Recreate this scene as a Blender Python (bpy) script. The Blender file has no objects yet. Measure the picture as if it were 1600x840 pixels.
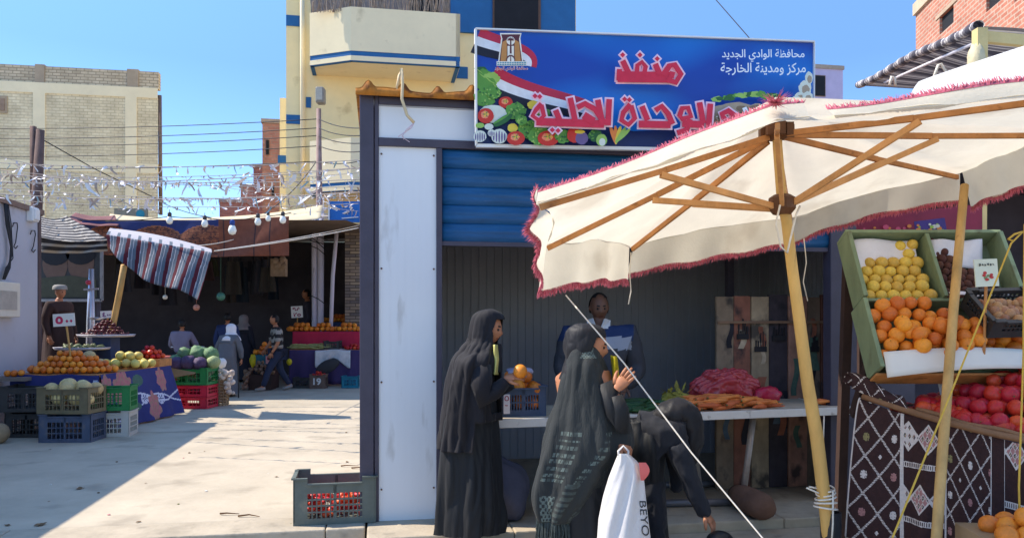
import bpy, bmesh, math, random
from mathutils import Vector as V, Matrix
random.seed(7)
C = bpy.context.scene
COL = C.collection
R = math.radians

# ------------------------------------------------------------ camera
HC, FP, CX, YH = 1.6, 1200.0, 800.0, 498.0
cam = bpy.data.cameras.new('camera')
cam.sensor_width = 36; cam.lens = 36 * FP / 1600; cam.shift_y = (YH - 420) / 1600
cam.clip_start = .05; cam.clip_end = 2000
co = bpy.data.objects.new('camera', cam); COL.objects.link(co)
co.location = (0, 0, HC); co.rotation_euler = (R(90), 0, 0); C.camera = co

# ------------------------------------------------------------ sky and sun
SUN = V((-2.86, .30, 3.3)).normalized()
EL = math.asin(SUN.z); AZ = math.atan2(SUN.x, SUN.y)
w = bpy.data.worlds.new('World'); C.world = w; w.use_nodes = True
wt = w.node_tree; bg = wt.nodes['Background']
sky = wt.nodes.new('ShaderNodeTexSky'); sky.sky_type = 'NISHITA'; sky.sun_disc = False
sky.sun_elevation = EL; sky.sun_rotation = AZ; sky.air_density = 1.0; sky.dust_density = .0; sky.ozone_density = 2.5; sky.altitude = 1500
hs = wt.nodes.new('ShaderNodeHueSaturation'); hs.inputs['Saturation'].default_value = 1.12; wt.links.new(sky.outputs[0], hs.inputs['Color']); 
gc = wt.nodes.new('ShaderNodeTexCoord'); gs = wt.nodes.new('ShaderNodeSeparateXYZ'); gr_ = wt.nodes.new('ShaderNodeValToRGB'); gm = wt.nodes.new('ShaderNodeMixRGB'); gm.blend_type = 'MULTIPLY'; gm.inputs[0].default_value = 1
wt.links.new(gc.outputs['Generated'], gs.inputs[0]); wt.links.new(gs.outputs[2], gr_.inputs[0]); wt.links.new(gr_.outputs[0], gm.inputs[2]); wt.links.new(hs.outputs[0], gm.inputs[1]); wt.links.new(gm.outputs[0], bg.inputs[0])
gr_.color_ramp.elements[0].position = .3; gr_.color_ramp.elements[0].color = (.66, .68, .74, 1); gr_.color_ramp.elements[1].position = .7; gr_.color_ramp.elements[1].color = (1.5, 1.42, 1.32, 1)  # added ramp: dims the low sky, brightens it overhead for extra fill
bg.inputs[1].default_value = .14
sl = bpy.data.lights.new('sun', 'SUN'); sl.energy = 2.75; sl.angle = R(.5); sl.color = (1, .91, .78)
so = bpy.data.objects.new('sun', sl); COL.objects.link(so); so.location = (-20, 3, 25)
so.rotation_euler = (-SUN).to_track_quat('-Z', 'Y').to_euler()
C.view_settings.view_transform = 'Standard'; C.view_settings.look = 'None'
C.view_settings.gamma = 1; C.view_settings.exposure = 1.38
C.view_settings.use_curve_mapping = False
try:
    C.cycles.max_bounces = 8; C.cycles.use_denoising = True
except Exception: pass

# ------------------------------------------------------------ coordinates
def P(px, py, d): return V(((px - CX) / FP * d, d, HC - (py - YH) / FP * d))
def G(px, py, z=0.0): return P(px, py, (HC - z) * FP / (py - YH))
TH = R(9.9)
U = V((math.cos(TH), math.sin(TH), 0)); N = V((-math.sin(TH), math.cos(TH), 0))
O = V((-1.197, 6.034, 0))
def W(a, b, z): return O + U * a + N * b + V((0, 0, z))
def fac(px, py, b=0.0):
    r = V(((px - CX) / FP, 1, -(py - YH) / FP)); o = V((0, 0, HC))
    t = ((O + N * b) - o).dot(N) / r.dot(N)
    return o + r * t
def ab(p): q = p - O; return q.dot(U), q.dot(N), p.z
def lerp(a, b, t): return a + (b - a) * t
def rnd(a, b): return random.uniform(a, b)

# ------------------------------------------------------------ materials
def s2l(x):
    x /= 255
    return x / 12.92 if x <= .04045 else ((x + .055) / 1.055) ** 2.4
def c(r, g, b): return (s2l(r), s2l(g), s2l(b), 1)
MATS = {}
def M(name, col, rough=.7, var=.18, scale=6, bump=.15, bscale=35, spec=.35, metal=0, transl=0, obj=0, sheen=0, stretch=None, emit=0, alpha=1, stain=None):
    if name in MATS: return MATS[name]
    m = bpy.data.materials.new(name); m.use_nodes = True; nt = m.node_tree
    b = nt.nodes['Principled BSDF']; L = nt.links.new
    tc = nt.nodes.new('ShaderNodeTexCoord'); mp = nt.nodes.new('ShaderNodeMapping')
    L(tc.outputs['Object'], mp.inputs[0])
    if stretch: mp.inputs['Scale'].default_value = stretch
    n = nt.nodes.new('ShaderNodeTexNoise'); n.inputs['Scale'].default_value = scale; n.inputs['Detail'].default_value = 6
    n.inputs['Roughness'].default_value = .65
    L(mp.outputs[0], n.inputs['Vector'])
    r = nt.nodes.new('ShaderNodeValToRGB')
    k = col[:3]
    r.color_ramp.elements[0].position = .3; r.color_ramp.elements[1].position = .72
    r.color_ramp.elements[0].color = tuple(max(0, x * (1 - var)) for x in k) + (1,)
    r.color_ramp.elements[1].color = tuple(min(1, x * (1 + var)) for x in k) + (1,)
    L(n.outputs['Fac'], r.inputs[0]); out = r.outputs[0]
    if stain:
        n3 = nt.nodes.new('ShaderNodeTexNoise'); n3.inputs['Scale'].default_value = stain[1]; n3.inputs['Detail'].default_value = 8
        L(mp.outputs[0], n3.inputs['Vector'])
        r3 = nt.nodes.new('ShaderNodeValToRGB'); r3.color_ramp.elements[0].position = stain[2]; r3.color_ramp.elements[1].position = stain[2] + .12
        r3.color_ramp.elements[0].color = (0, 0, 0, 1); r3.color_ramp.elements[1].color = (stain[3],) * 3 + (1,)
        L(n3.outputs['Fac'], r3.inputs[0])
        mx = nt.nodes.new('ShaderNodeMixRGB'); L(r3.outputs[0], mx.inputs[0]); L(out, mx.inputs[1]); mx.inputs[2].default_value = stain[0]
        out = mx.outputs[0]
    if obj:
        oi = nt.nodes.new('ShaderNodeObjectInfo'); h = nt.nodes.new('ShaderNodeHueSaturation')
        ma = nt.nodes.new('ShaderNodeMapRange'); ma.inputs[3].default_value = 1 - obj; ma.inputs[4].default_value = 1 + obj * .6
        mh = nt.nodes.new('ShaderNodeMapRange'); mh.inputs[3].default_value = .5 - obj * .05; mh.inputs[4].default_value = .5 + obj * .05
        L(oi.outputs['Random'], ma.inputs[0]); L(ma.outputs[0], h.inputs['Value'])
        L(oi.outputs['Random'], mh.inputs[0]); L(mh.outputs[0], h.inputs['Hue'])
        L(out, h.inputs['Color']); out = h.outputs[0]
    L(out, b.inputs['Base Color'])
    b.inputs['Roughness'].default_value = rough; b.inputs['Specular IOR Level'].default_value = spec; b.inputs['Metallic'].default_value = metal
    if sheen: b.inputs['Sheen Weight'].default_value = sheen
    if bump:
        n2 = nt.nodes.new('ShaderNodeTexNoise'); n2.inputs['Scale'].default_value = bscale; n2.inputs['Detail'].default_value = 5
        L(mp.outputs[0], n2.inputs['Vector'])
        bp = nt.nodes.new('ShaderNodeBump'); bp.inputs['Strength'].default_value = bump; bp.inputs['Distance'].default_value = .02
        L(n2.outputs['Fac'], bp.inputs['Height']); L(bp.outputs[0], b.inputs['Normal'])
    if emit:
        b.inputs['Emission Color'].default_value = col; b.inputs['Emission Strength'].default_value = emit
    if alpha < 1: b.inputs['Alpha'].default_value = alpha
    if transl:
        t = nt.nodes.new('ShaderNodeBsdfTranslucent'); L(out, t.inputs[0])
        ms = nt.nodes.new('ShaderNodeMixShader'); ms.inputs[0].default_value = transl
        L(b.outputs[0], ms.inputs[1]); L(t.outputs[0], ms.inputs[2])
        L(ms.outputs[0], nt.nodes['Material Output'].inputs[0])
    MATS[name] = m
    return m
def brick_mat(name, c1, c2, mortar, scale, bw=.5, rh=.25, ms=.02, rough=.85, bump=.4, axis='Z'):
    m = bpy.data.materials.new(name); m.use_nodes = True; nt = m.node_tree; L = nt.links.new
    b = nt.nodes['Principled BSDF']; b.inputs['Roughness'].default_value = rough
    tc = nt.nodes.new('ShaderNodeTexCoord')
    br = nt.nodes.new('ShaderNodeTexBrick'); br.inputs['Scale'].default_value = scale
    br.inputs['Color1'].default_value = c1; br.inputs['Color2'].default_value = c2; br.inputs['Mortar'].default_value = mortar
    br.inputs['Brick Width'].default_value = bw; br.inputs['Row Height'].default_value = rh; br.inputs['Mortar Size'].default_value = ms
    L(tc.outputs['UV'], br.inputs['Vector'])
    n = nt.nodes.new('ShaderNodeTexNoise'); n.inputs['Scale'].default_value = 1.2; n.inputs['Detail'].default_value = 9; n.inputs['Roughness'].default_value = .75
    L(tc.outputs['UV'], n.inputs['Vector'])
    r = nt.nodes.new('ShaderNodeValToRGB'); r.color_ramp.elements[0].position = .3; r.color_ramp.elements[1].position = .7
    r.color_ramp.elements[0].color = (.62, .6, .58, 1); r.color_ramp.elements[1].color = (1.1, 1.1, 1.1, 1)
    L(n.outputs['Fac'], r.inputs[0])
    mx = nt.nodes.new('ShaderNodeMixRGB'); mx.blend_type = 'MULTIPLY'; mx.inputs[0].default_value = 1
    L(br.outputs['Color'], mx.inputs[1]); L(r.outputs[0], mx.inputs[2]); L(mx.outputs[0], b.inputs['Base Color'])
    bp = nt.nodes.new('ShaderNodeBump'); bp.inputs['Strength'].default_value = bump; bp.inputs['Distance'].default_value = .03; bp.invert = True
    L(br.outputs['Fac'], bp.inputs['Height']); L(bp.outputs[0], b.inputs['Normal'])
    MATS[name] = m
    return m

# ------------------------------------------------------------ mesh collecting
class MB:
    def __init__(s): s.v = []; s.f = []; s.m = []; s.uv = {}; s.mi = 0
    def add(s, vs, fs, mi=None):
        k = len(s.v); s.v += [V(p) for p in vs]
        for f in fs: s.f.append(tuple(i + k for i in f)); s.m.append(s.mi if mi is None else mi)
        return s
    def box8(s, p, mi=None):  # 4 bottom, 4 top
        return s.add(p, [(0, 3, 2, 1), (4, 5, 6, 7), (0, 1, 5, 4), (1, 2, 6, 5), (2, 3, 7, 6), (3, 0, 4, 7)], mi)
    def box(s, ctr, size, ux=V((1, 0, 0)), uy=V((0, 1, 0)), uz=V((0, 0, 1)), mi=None):
        ctr = V(ctr); x, y, z = ux * size[0] / 2, uy * size[1] / 2, uz * size[2] / 2
        return s.box8([ctr - x - y - z, ctr + x - y - z, ctr + x + y - z, ctr - x + y - z, ctr - x - y + z, ctr + x - y + z, ctr + x + y + z, ctr - x + y + z], mi)
    def wbox(s, a0, a1, b0, b1, z0, z1, mi=None):  # box in the facade frame
        return s.box8([W(a0, b0, z0), W(a1, b0, z0), W(a1, b1, z0), W(a0, b1, z0), W(a0, b0, z1), W(a1, b0, z1), W(a1, b1, z1), W(a0, b1, z1)], mi)
    def bar(s, p0, p1, wd, h, up=V((0, 0, 1)), mi=None):
        p0, p1 = V(p0), V(p1); d = (p1 - p0).normalized()
        x = d.cross(up)
        if x.length < 1e-4: x = V((1, 0, 0))
        x.normalize(); z = x.cross(d)
        return s.box((p0 + p1) / 2, (wd, (p1 - p0).length, h), x, d, z, mi)
    def tube(s, pts, r, n=8, cap=True, mi=None, flat=1.0):
        pts = [V(p) for p in pts]; k = len(pts)
        rs = r if isinstance(r, (list, tuple)) else [r] * k
        ref = V((0, 0, 1)); vs = []; px = None
        for i, p in enumerate(pts):
            t = (pts[min(i + 1, k - 1)] - pts[max(i - 1, 0)])
            t = t.normalized() if t.length > 1e-9 else V((0, 0, 1))
            if px is None:
                x = t.cross(ref)
                if x.length < .05: x = t.cross(V((0, 1, 0)))
            else: x = px - t * px.dot(t)
            x.normalize(); px = x; y = t.cross(x)
            for j in range(n):
                a = 2 * math.pi * j / n; vs.append(p + x * math.cos(a) * rs[i] + y * math.sin(a) * rs[i] * flat)
        fs = [(i * n + j, i * n + (j + 1) % n, (i + 1) * n + (j + 1) % n, (i + 1) * n + j) for i in range(k - 1) for j in range(n)]
        if cap: fs += [tuple(range(n - 1, -1, -1)), tuple((k - 1) * n + j for j in range(n))]
        return s.add(vs, fs, mi)
    def lathe(s, prof, ctr=(0, 0, 0), n=20, mi=None, wob=None):
        ctr = V(ctr); vs = []; k = len(prof)
        for r, z in prof:
            for j in range(n):
                a = 2 * math.pi * j / n; q = r * (1 + (wob(a, z) if wob else 0)); vs.append(ctr + V((q * math.cos(a), q * math.sin(a), z)))
        fs = [(i * n + j, i * n + (j + 1) % n, (i + 1) * n + (j + 1) % n, (i + 1) * n + j) for i in range(k - 1) for j in range(n)]
        fs += [tuple(range(n - 1, -1, -1)), tuple((k - 1) * n + j for j in range(n))]
        return s.add(vs, fs, mi)
    def sphere(s, ctr, r, sq=(1, 1, 1), nu=14, nv=9, mi=None, fn=None, rot=None):
        ctr = V(ctr); vs = []
        for i in range(nv + 1):
            t = math.pi * i / nv
            for j in range(nu):
                a = 2 * math.pi * j / nu; d = V((math.sin(t) * math.cos(a), math.sin(t) * math.sin(a), math.cos(t)))
                q = 1 + (fn(d) if fn else 0); p = V((d.x * sq[0] * q * r, d.y * sq[1] * q * r, d.z * sq[2] * q * r))
                if rot: p = rot @ p
                vs.append(ctr + p)
        fs = [(i * nu + j, (i + 1) * nu + j, (i + 1) * nu + (j + 1) % nu, i * nu + (j + 1) % nu) for i in range(nv) for j in range(nu)]
        return s.add(vs, fs, mi)
    def grid(s, fn, nu, nv, mf=None, skip=None, closed=False):
        k = len(s.v); nn = nu if closed else nu + 1
        for j in range(nv + 1):
            for i in range(nn): s.v.append(V(fn(i / nu, j / nv)))
        for j in range(nv):
            for i in range(nu):
                u, v = (i + .5) / nu, (j + .5) / nv
                if skip and skip(u, v): continue
                i2 = (i + 1) % nn if closed else i + 1
                s.f.append((k + j * nn + i, k + j * nn + i2, k + (j + 1) * nn + i2, k + (j + 1) * nn + i))
                s.m.append(mf(u, v) if mf else s.mi)
        return s
    def poly(s, pts, mi=None):
        return s.add(pts, [tuple(range(len(pts)))], mi)
    def build(s, name, mats, parent=None, smooth=False, thick=0, bevel=0, uv=None, off=1, sub=0):
        off0 = V((0, 0, 0)); q = parent
        while q: off0 += q.location; q = q.parent
        me = bpy.data.meshes.new(name)
        me.from_pydata([p - off0 for p in s.v], [], s.f); me.validate(clean_customdata=False)
        for m in (mats if isinstance(mats, (list, tuple)) else [mats]): me.materials.append(m)
        if len(me.polygons) == len(s.m): me.polygons.foreach_set('material_index', s.m)
        if uv:
            ul = me.uv_layers.new()
            for pl in me.polygons:
                for li in pl.loop_indices: ul.data[li].uv = uv(me.vertices[me.loops[li].vertex_index].co + off0, pl)
        if smooth:
            me.polygons.foreach_set('use_smooth', [True] * len(me.polygons))
            if smooth is not True: me.set_sharp_from_angle(angle=R(smooth))
        me.update()
        o = bpy.data.objects.new(name, me); COL.objects.link(o)
        if parent: o.parent = parent
        if thick:
            md = o.modifiers.new('solid', 'SOLIDIFY'); md.thickness = thick; md.offset = off
        if bevel:
            md = o.modifiers.new('bevel', 'BEVEL'); md.width = bevel; md.segments = 2; md.limit_method = 'ANGLE'
        if sub:
            md = o.modifiers.new('sub', 'SUBSURF'); md.levels = sub; md.render_levels = sub
        return o
def tag(o, label, cat, group=None, kind=None):
    if label: o['label'] = label
    if cat: o['category'] = cat
    if group: o['group'] = group
    if kind: o['kind'] = kind
    return o
def root(name, loc, label, cat, group=None):
    o = bpy.data.objects.new(name, None); o.empty_display_size = .2; COL.objects.link(o); o.location = loc
    return tag(o, label, cat, group)
def kids(o): return [x for x in KID.get(o.name, [])]
KID = {}
def copytree(o, loc=None, rz=None, label=None, scale=None, group=None):
    def cp(q, par):
        n = q.copy(); COL.objects.link(n); n.parent = par
        for ch in list(q.children): cp(ch, n)
        return n
    n = cp(o, None)
    if loc is not None: n.location = loc
    if rz is not None: n.rotation_euler[2] = rz
    if label: n['label'] = label
    if group: n['group'] = group
    if scale: n.scale = (scale,) * 3
    return n
def uvw(p, pl):  # box mapping in the facade frame, metres
    q = p - O; n = pl.normal
    if abs(n.z) > .7: return (q.dot(U), q.dot(N))
    return (q.dot(U), p.z) if abs(n.dot(N)) > abs(n.dot(U)) else (q.dot(N), p.z)

from mathutils import noise as NZ
def crinkle(o, amp, fr=9, st=.3, seed=0, fine=.35, fade=None):
    """press creases into a cloth mesh: ridged noise, long in z"""
    me = o.data; ns = [v.normal.copy() for v in me.vertices]
    for v, n in zip(me.vertices, ns):
        p = v.co; w_ = NZ.noise(V((p.x * 2.3 + seed, p.y * 2.3, p.z * 1.7))) * .35
        q = V((p.x * fr + seed + w_ * 3, p.y * fr + w_ * 2, p.z * fr * st + p.x * fr * .35))
        a_ = 1 - 2 * abs(NZ.noise(q)); b_ = 1 - 2 * abs(NZ.noise(q * 2.3 + V((5, 1, 3))))
        k = fade(p) if fade else 1
        v.co = p + n * amp * .78 * k * (a_ - .6 + fine * (b_ - .6))
    me.update(); return o
# ------------------------------------------------------------ lettering
FORMS = {'ا': (0xFE8D, 0xFE8E), 'ب': 0xFE8F, 'ة': (0xFE93, 0xFE94), 'ج': 0xFE9D, 'ح': 0xFEA1, 'خ': 0xFEA5, 'د': (0xFEA9, 0xFEAA), 'ذ': (0xFEAB, 0xFEAC), 'ر': (0xFEAD, 0xFEAE), 'ز': (0xFEAF, 0xFEB0), 'ظ': 0xFEC5, 'ع': 0xFEC9, 'ف': 0xFED1, 'ك': 0xFED9, 'ل': 0xFEDD, 'م': 0xFEE1, 'ن': 0xFEE5, 'ه': 0xFEE9, 'و': (0xFEED, 0xFEEE), 'ي': 0xFEF1}
def arabic(s):
    out = []
    for i, ch in enumerate(s):
        f = FORMS.get(ch)
        if f is None: out.append(ch); continue
        pv = FORMS.get(s[i - 1]) if i else None; nx = FORMS.get(s[i + 1]) if i + 1 < len(s) else None
        dual = isinstance(f, int); pj = isinstance(pv, int); nj = nx is not None and dual
        base = f if dual else f[0]
        k = 3 if pj and nj else 1 if pj else 2 if nj else 0
        out.append(chr(base + k))
    return ''.join(reversed(out))
def text_polys(s, off=0.0):
    cu = bpy.data.curves.new('t', 'FONT'); cu.body = s; cu.size = 1; cu.offset = off; cu.resolution_u = 3
    o = bpy.data.objects.new('t', cu); COL.objects.link(o)
    dg = bpy.context.evaluated_depsgraph_get(); me = bpy.data.meshes.new_from_object(o.evaluated_get(dg))
    bpy.data.objects.remove(o); bpy.data.curves.remove(cu)
    bm = bmesh.new(); bm.from_mesh(me); bm.verts.ensure_lookup_table()
    isl = {}; n = 0
    for v0 in bm.verts:
        if v0.index in isl: continue
        st = [v0]; isl[v0.index] = n
        while st:
            a = st.pop()
            for e in a.link_edges:
                b = e.other_vert(a)
                if b.index not in isl: isl[b.index] = n; st.append(b)
        n += 1
    vs = [(v.co.x, v.co.y, isl[v.index]) for v in bm.verts]; fs = [tuple(v.index for v in f.verts) for f in bm.faces]
    bm.free(); bpy.data.meshes.remove(me)
    return vs, fs
def add_text(mb, s, place, box, off=0.0, mi=None, lift=.0003):
    """fit the words into box (x0,y0,x1,y1: y1 the baseline side) of the 2-D space that place(x, y, lift) maps to the world"""
    vs, fs = text_polys(s, off)
    x0, x1 = min(v[0] for v in vs), max(v[0] for v in vs); y0, y1 = min(v[1] for v in vs), max(v[1] for v in vs)
    mb.add([place(lerp(box[0], box[2], (v[0] - x0) / (x1 - x0)), lerp(box[3], box[1], (v[1] - y0) / (y1 - y0)), lift * (1 + v[2] % 5)) for v in vs], fs, mi)

# ------------------------------------------------------------ figures
def skin_into(mb, nodes, edges, mf=None, sub=2, mi=0):
    """nodes: name -> (Vector, radius); grows one continuous surface over the edges"""
    names = list(nodes); me = bpy.data.meshes.new('s')
    me.from_pydata([nodes[n][0] for n in names], [(names.index(a), names.index(b)) for a, b in edges], [])
    o = bpy.data.objects.new('s', me); COL.objects.link(o)
    md = o.modifiers.new('k', 'SKIN'); md.use_smooth_shade = True
    for i, n in enumerate(names):
        r = nodes[n][1]; r = r if isinstance(r, tuple) else (r, r)
        me.skin_vertices[0].data[i].radius = r; me.skin_vertices[0].data[i].use_root = (i == 0)
    m2 = o.modifiers.new('q', 'SUBSURF'); m2.levels = sub
    dg = bpy.context.evaluated_depsgraph_get(); e = o.evaluated_get(dg).to_mesh()
    vs = [v.co.copy() for v in e.vertices]; fs = [tuple(p.vertices) for p in e.polygons]
    o.evaluated_get(dg).to_mesh_clear(); bpy.data.objects.remove(o); bpy.data.meshes.remove(me)
    k = len(mb.v); mb.v += vs
    for f in fs:
        mb.f.append(tuple(i + k for i in f))
        mb.m.append(mf(sum((vs[i] for i in f), V()) / len(f)) if mf else mi)
def add_head(mb, ctr, fwd, up=V((0, 0, 1)), h=.235, skin=0, dark=1, lip=2, detail=1):
    f = V(fwd).normalized(); l = V(up).cross(f).normalized(); u = f.cross(l); k = h / 2; nu, nv = (36, 28) if detail else (18, 12)
    g = lambda a, s: math.exp(-(a / s) ** 2)
    vs = []; fs = []; ms = []
    for i in range(nv + 1):
        t = math.pi * i / nv
        for j in range(nu):
            a = 2 * math.pi * j / nu; x, y, z = math.sin(t) * math.cos(a), math.sin(t) * math.sin(a), math.cos(t)
            lo = max(0, -z)
            px = x * .66 * (1 - .38 * lo ** 1.3); py = y * .82 + (.05 if y < 0 else 0) * 0; pz = z
            if y < 0: py *= 1 - .35 * lo
            if y > 0:
                py += .17 * g(x, .17) * g(z + .13, .2) + .05 * g(x, .3) * g(z + .5, .14) + .06 * g(x, .35) * g(z + .82, .18) + .03 * g(z - .27, .12) * g(x, .6)
                for sx in (-1, 1): py -= .07 * g(x - sx * .4, .17) * g(z - .08, .12); px += sx * .03 * g(x - sx * .6, .2) * g(z + .2, .25)
            vs.append(V(ctr) + (l * px + f * py + u * pz) * k)
    for i in range(nv):
        for j in range(nu):
            fs.append((i * nu + j, (i + 1) * nu + j, (i + 1) * nu + (j + 1) % nu, i * nu + (j + 1) % nu))
            t = math.pi * (i + .5) / nv; a = 2 * math.pi * (j + .5) / nu; x, y, z = math.sin(t) * math.cos(a), math.sin(t) * math.sin(a), math.cos(t)
            m = skin
            if y > .3:
                if abs(x) < .26 and abs(z + .5) < .055: m = lip
                if .2 < abs(x) < .55 and abs(z - .24) < .05: m = dark
            ms.append(m)
    b = len(mb.v); mb.v += vs; mb.f += [tuple(q + b for q in ff) for ff in fs]; mb.m += ms
    for sx in (-1, 1):
        mb.sphere(V(ctr) + (l * sx * .25 + f * .70 + u * .06) * k, .085 * k, nu=8, nv=6, mi=dark)
        mb.sphere(V(ctr) + (l * sx * .64 - f * .02 - u * .04) * k, .2 * k, (.5, .6, 1), nu=8, nv=6, mi=skin)
def add_hand(mb, wrist, d, back, size=.18, curl=.5, side=1, mi=0, spread=.12):
    """palm from the wrist along d, fingers that curl away from the back; side = +1 puts the thumb on d x back"""
    d = V(d).normalized(); bk = V(back); bk = (bk - d * bk.dot(d)).normalized(); s = d.cross(bk) * side; k = size
    vs = []; n = 12; rings = [(0, .13, .1), (.15, .19, .11), (.35, .23, .09), (.5, .235, .075)]
    for t, wx, wy in rings:
        for j in range(n):
            a = 2 * math.pi * j / n; vs.append(V(wrist) + d * t * k + s * math.cos(a) * wx * k + bk * math.sin(a) * wy * k)
    fs = [(i * n + j, i * n + (j + 1) % n, (i + 1) * n + (j + 1) % n, (i + 1) * n + j) for i in range(3) for j in range(n)] + [tuple(range(n)), tuple(3 * n + j for j in range(n))]
    mb.add(vs, fs, mi)
    for q, ln in zip((.165, .055, -.055, -.16), (.44, .5, .46, .36)):
        p = V(wrist) + d * .44 * k + s * q * k; dd = (d + s * q * spread * 6).normalized(); pts = [p]
        for seg, (fr, cu) in enumerate(((.46, .5), (.3, 1.0), (.24, .8))):
            an = curl * cu; dd = (dd * math.cos(an) - bk * math.sin(an)).normalized(); bk2 = bk
            p = p + dd * ln * fr * k; pts.append(p)
        mb.tube(pts, [.062 * k, .06 * k, .052 * k, .034 * k], 8, mi=mi)
    p = V(wrist) + d * .12 * k + s * .15 * k; dd = (d * .75 + s * .75 - bk * .25).normalized(); pts = [p]
    for fr in (.2, .17, .14):
        p = p + dd * fr * k; pts.append(p); dd = (dd - s * .25 - bk * .2 * curl).normalized()
    mb.tube(pts, [.085 * k, .075 * k, .06 * k, .04 * k], 8, mi=mi)
def ring_loft(mb, secs, n=56, fold=None, mf=None, skip=None, cap=True):
    """secs: (centre, rx, ry); rings lie flat; fold(angle, t) scales the radius"""
    k = len(mb.v); m = len(secs)
    for i, (ctr, rx, ry) in enumerate(secs):
        for j in range(n):
            a = 2 * math.pi * j / n; q = 1 + (fold(a, i / (m - 1)) if fold else 0)
            mb.v.append(V(ctr) + V((rx * q * math.cos(a), ry * q * math.sin(a), 0)))
    for i in range(m - 1):
        for j in range(n):
            a = 2 * math.pi * (j + .5) / n; t = (i + .5) / (m - 1)
            if skip and skip(a, t, i): continue
            mb.f.append((k + i * n + j, k + i * n + (j + 1) % n, k + (i + 1) * n + (j + 1) % n, k + (i + 1) * n + j))
            mb.m.append(mf(a, t) if mf else mb.mi)
    if cap: mb.f.append(tuple(k + j for j in range(n))); mb.m.append(mb.mi)
def px_secs(rows, d, ratio=.75, steps=4, dd=0):
    """rows: (py, left px, right px[, depth ratio]) -> smooth ring sections at depth d"""
    out = []
    def cr(a, b, c_, e, t): return .5 * ((2 * b) + (-a + c_) * t + (2 * a - 5 * b + 4 * c_ - e) * t * t + (-a + 3 * b - 3 * c_ + e) * t ** 3)
    rr = [tuple(r) + ((ratio,) if len(r) < 4 else ()) for r in rows]; n = len(rr)
    for i in range(n - 1):
        q = [rr[max(i - 1, 0)], rr[i], rr[i + 1], rr[min(i + 2, n - 1)]]
        for s in range(steps + (1 if i == n - 2 else 0)):
            y, l, r, ra = [cr(q[0][k], q[1][k], q[2][k], q[3][k], s / steps) for k in range(4)]
            rx = (r - l) / 2 / FP * d; out.append((P((l + r) / 2, y, d + dd), rx, max(rx * ra, .01)))
    return out
# ============================================================ materials of the setting
conc = M('pale_concrete', (.475, .40, .295, 1), .9, .14, 1.3, .25, 14, stain=((.27, .225, .165, 1), 1.7, .57, .6))
conc2 = M('kerb_concrete', (.42, .35, .255, 1), .9, .2, 3, .3, 20, stain=((.2, .17, .13, 1), 5, .6, .6))
street_m = M('street_dust', (.32, .28, .22, 1), .95, .2, 2, .3, 18)
dirt_m = M('packed_earth', (.43, .37, .28, 1), .95, .16, 1.5, .3, 12)
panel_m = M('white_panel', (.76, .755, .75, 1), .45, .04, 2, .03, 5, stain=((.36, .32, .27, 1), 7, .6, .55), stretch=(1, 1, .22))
steel_dk = M('dark_steel', c(74, 68, 80), .5, .15, 5, .1)
bluedoor = M('shutter_blue', c(24, 82, 126), .45, .22, 9, .12, 30, stain=(c(110, 130, 160), 26, .68, .5), stretch=(.4, .4, 2))
rust_m = M('rusty_sheet', c(178, 112, 40), .8, .35, 8, .2, stain=(c(96, 48, 22), 7, .52, .9))
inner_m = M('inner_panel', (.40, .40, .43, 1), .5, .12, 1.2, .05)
cream = M('cream_paint', c(244, 222, 168), .85, .07, 1.2, .08, 20, stain=(c(190, 165, 115), 1.6, .62, .6))
cream2 = M('pale_cream_paint', c(240, 222, 182), .85, .06, 1.2, .08, 20, stain=(c(190, 172, 135), 2.2, .63, .6))
bband = M('blue_paint', c(38, 98, 150), .7, .1, 3, .06)
dark_in = M('dark_opening', (.015, .016, .02, 1), .9, .2, 3, 0)
brick_cream = brick_mat('cream_brick', c(240, 224, 188), c(230, 213, 176), c(208, 190, 154), 1, .26, .105, .012)
brick_grey = brick_mat('grey_brick', c(222, 204, 174), c(200, 182, 154), c(160, 144, 120), 1, .26, .105, .012)
brick_red = brick_mat('red_brick', c(206, 134, 108), c(186, 112, 88), c(196, 170, 150), 1, .28, .1, .016)
brick_pink = brick_mat('pink_brick', c(196, 140, 120), c(176, 118, 102), c(170, 140, 126), 1, .3, .12, .012)
stone_clad = brick_mat('stone_cladding', c(182, 160, 134), c(112, 104, 104), c(90, 78, 68), 1, .3, .08, .01)
wood_y = M('pale_timber', c(196, 154, 92), .65, .3, 7, .25, 25, stretch=(1, 1, .12), stain=(c(120, 76, 32), 16, .66, .8))
wood_b = M('brown_timber', c(186, 126, 72), .6, .3, 8, .2, 25, stain=(c(100, 56, 22), 14, .62, .7))
pole_w = M('white_pole_paint', c(216, 210, 216), .6, .08, 3, .1, stain=(c(120, 105, 100), 9, .68, .7), stretch=(1, 1, .3))
wire_m = M('black_cable', (.02, .02, .022, 1), .6, .2, 5, 0)
rope_w = M('pale_rope', c(226, 214, 196), .8, .15, 30, .2)
rope_y = M('yellow_rope', c(214, 170, 66), .8, .15, 30, .2)
white_pl = M('white_plastic', c(232, 230, 226), .5, .05, 4, .05)
skin_m = M('skin_brown', c(176, 118, 86), .55, .1, 6, .05)
skin_d = M('skin_dark_brown', c(112, 76, 58), .5, .1, 6, .05)
hair_m = M('black_hair', (.012, .01, .01, 1), .6, .3, 20, .2)
lip_m = M('lips', c(138, 74, 62), .5, .1, 9, 0)
SK = [skin_m, hair_m, lip_m]; SKD = [skin_d, hair_m, M('dark_lips', c(84, 44, 38), .5, .1, 9, 0)]

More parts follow.
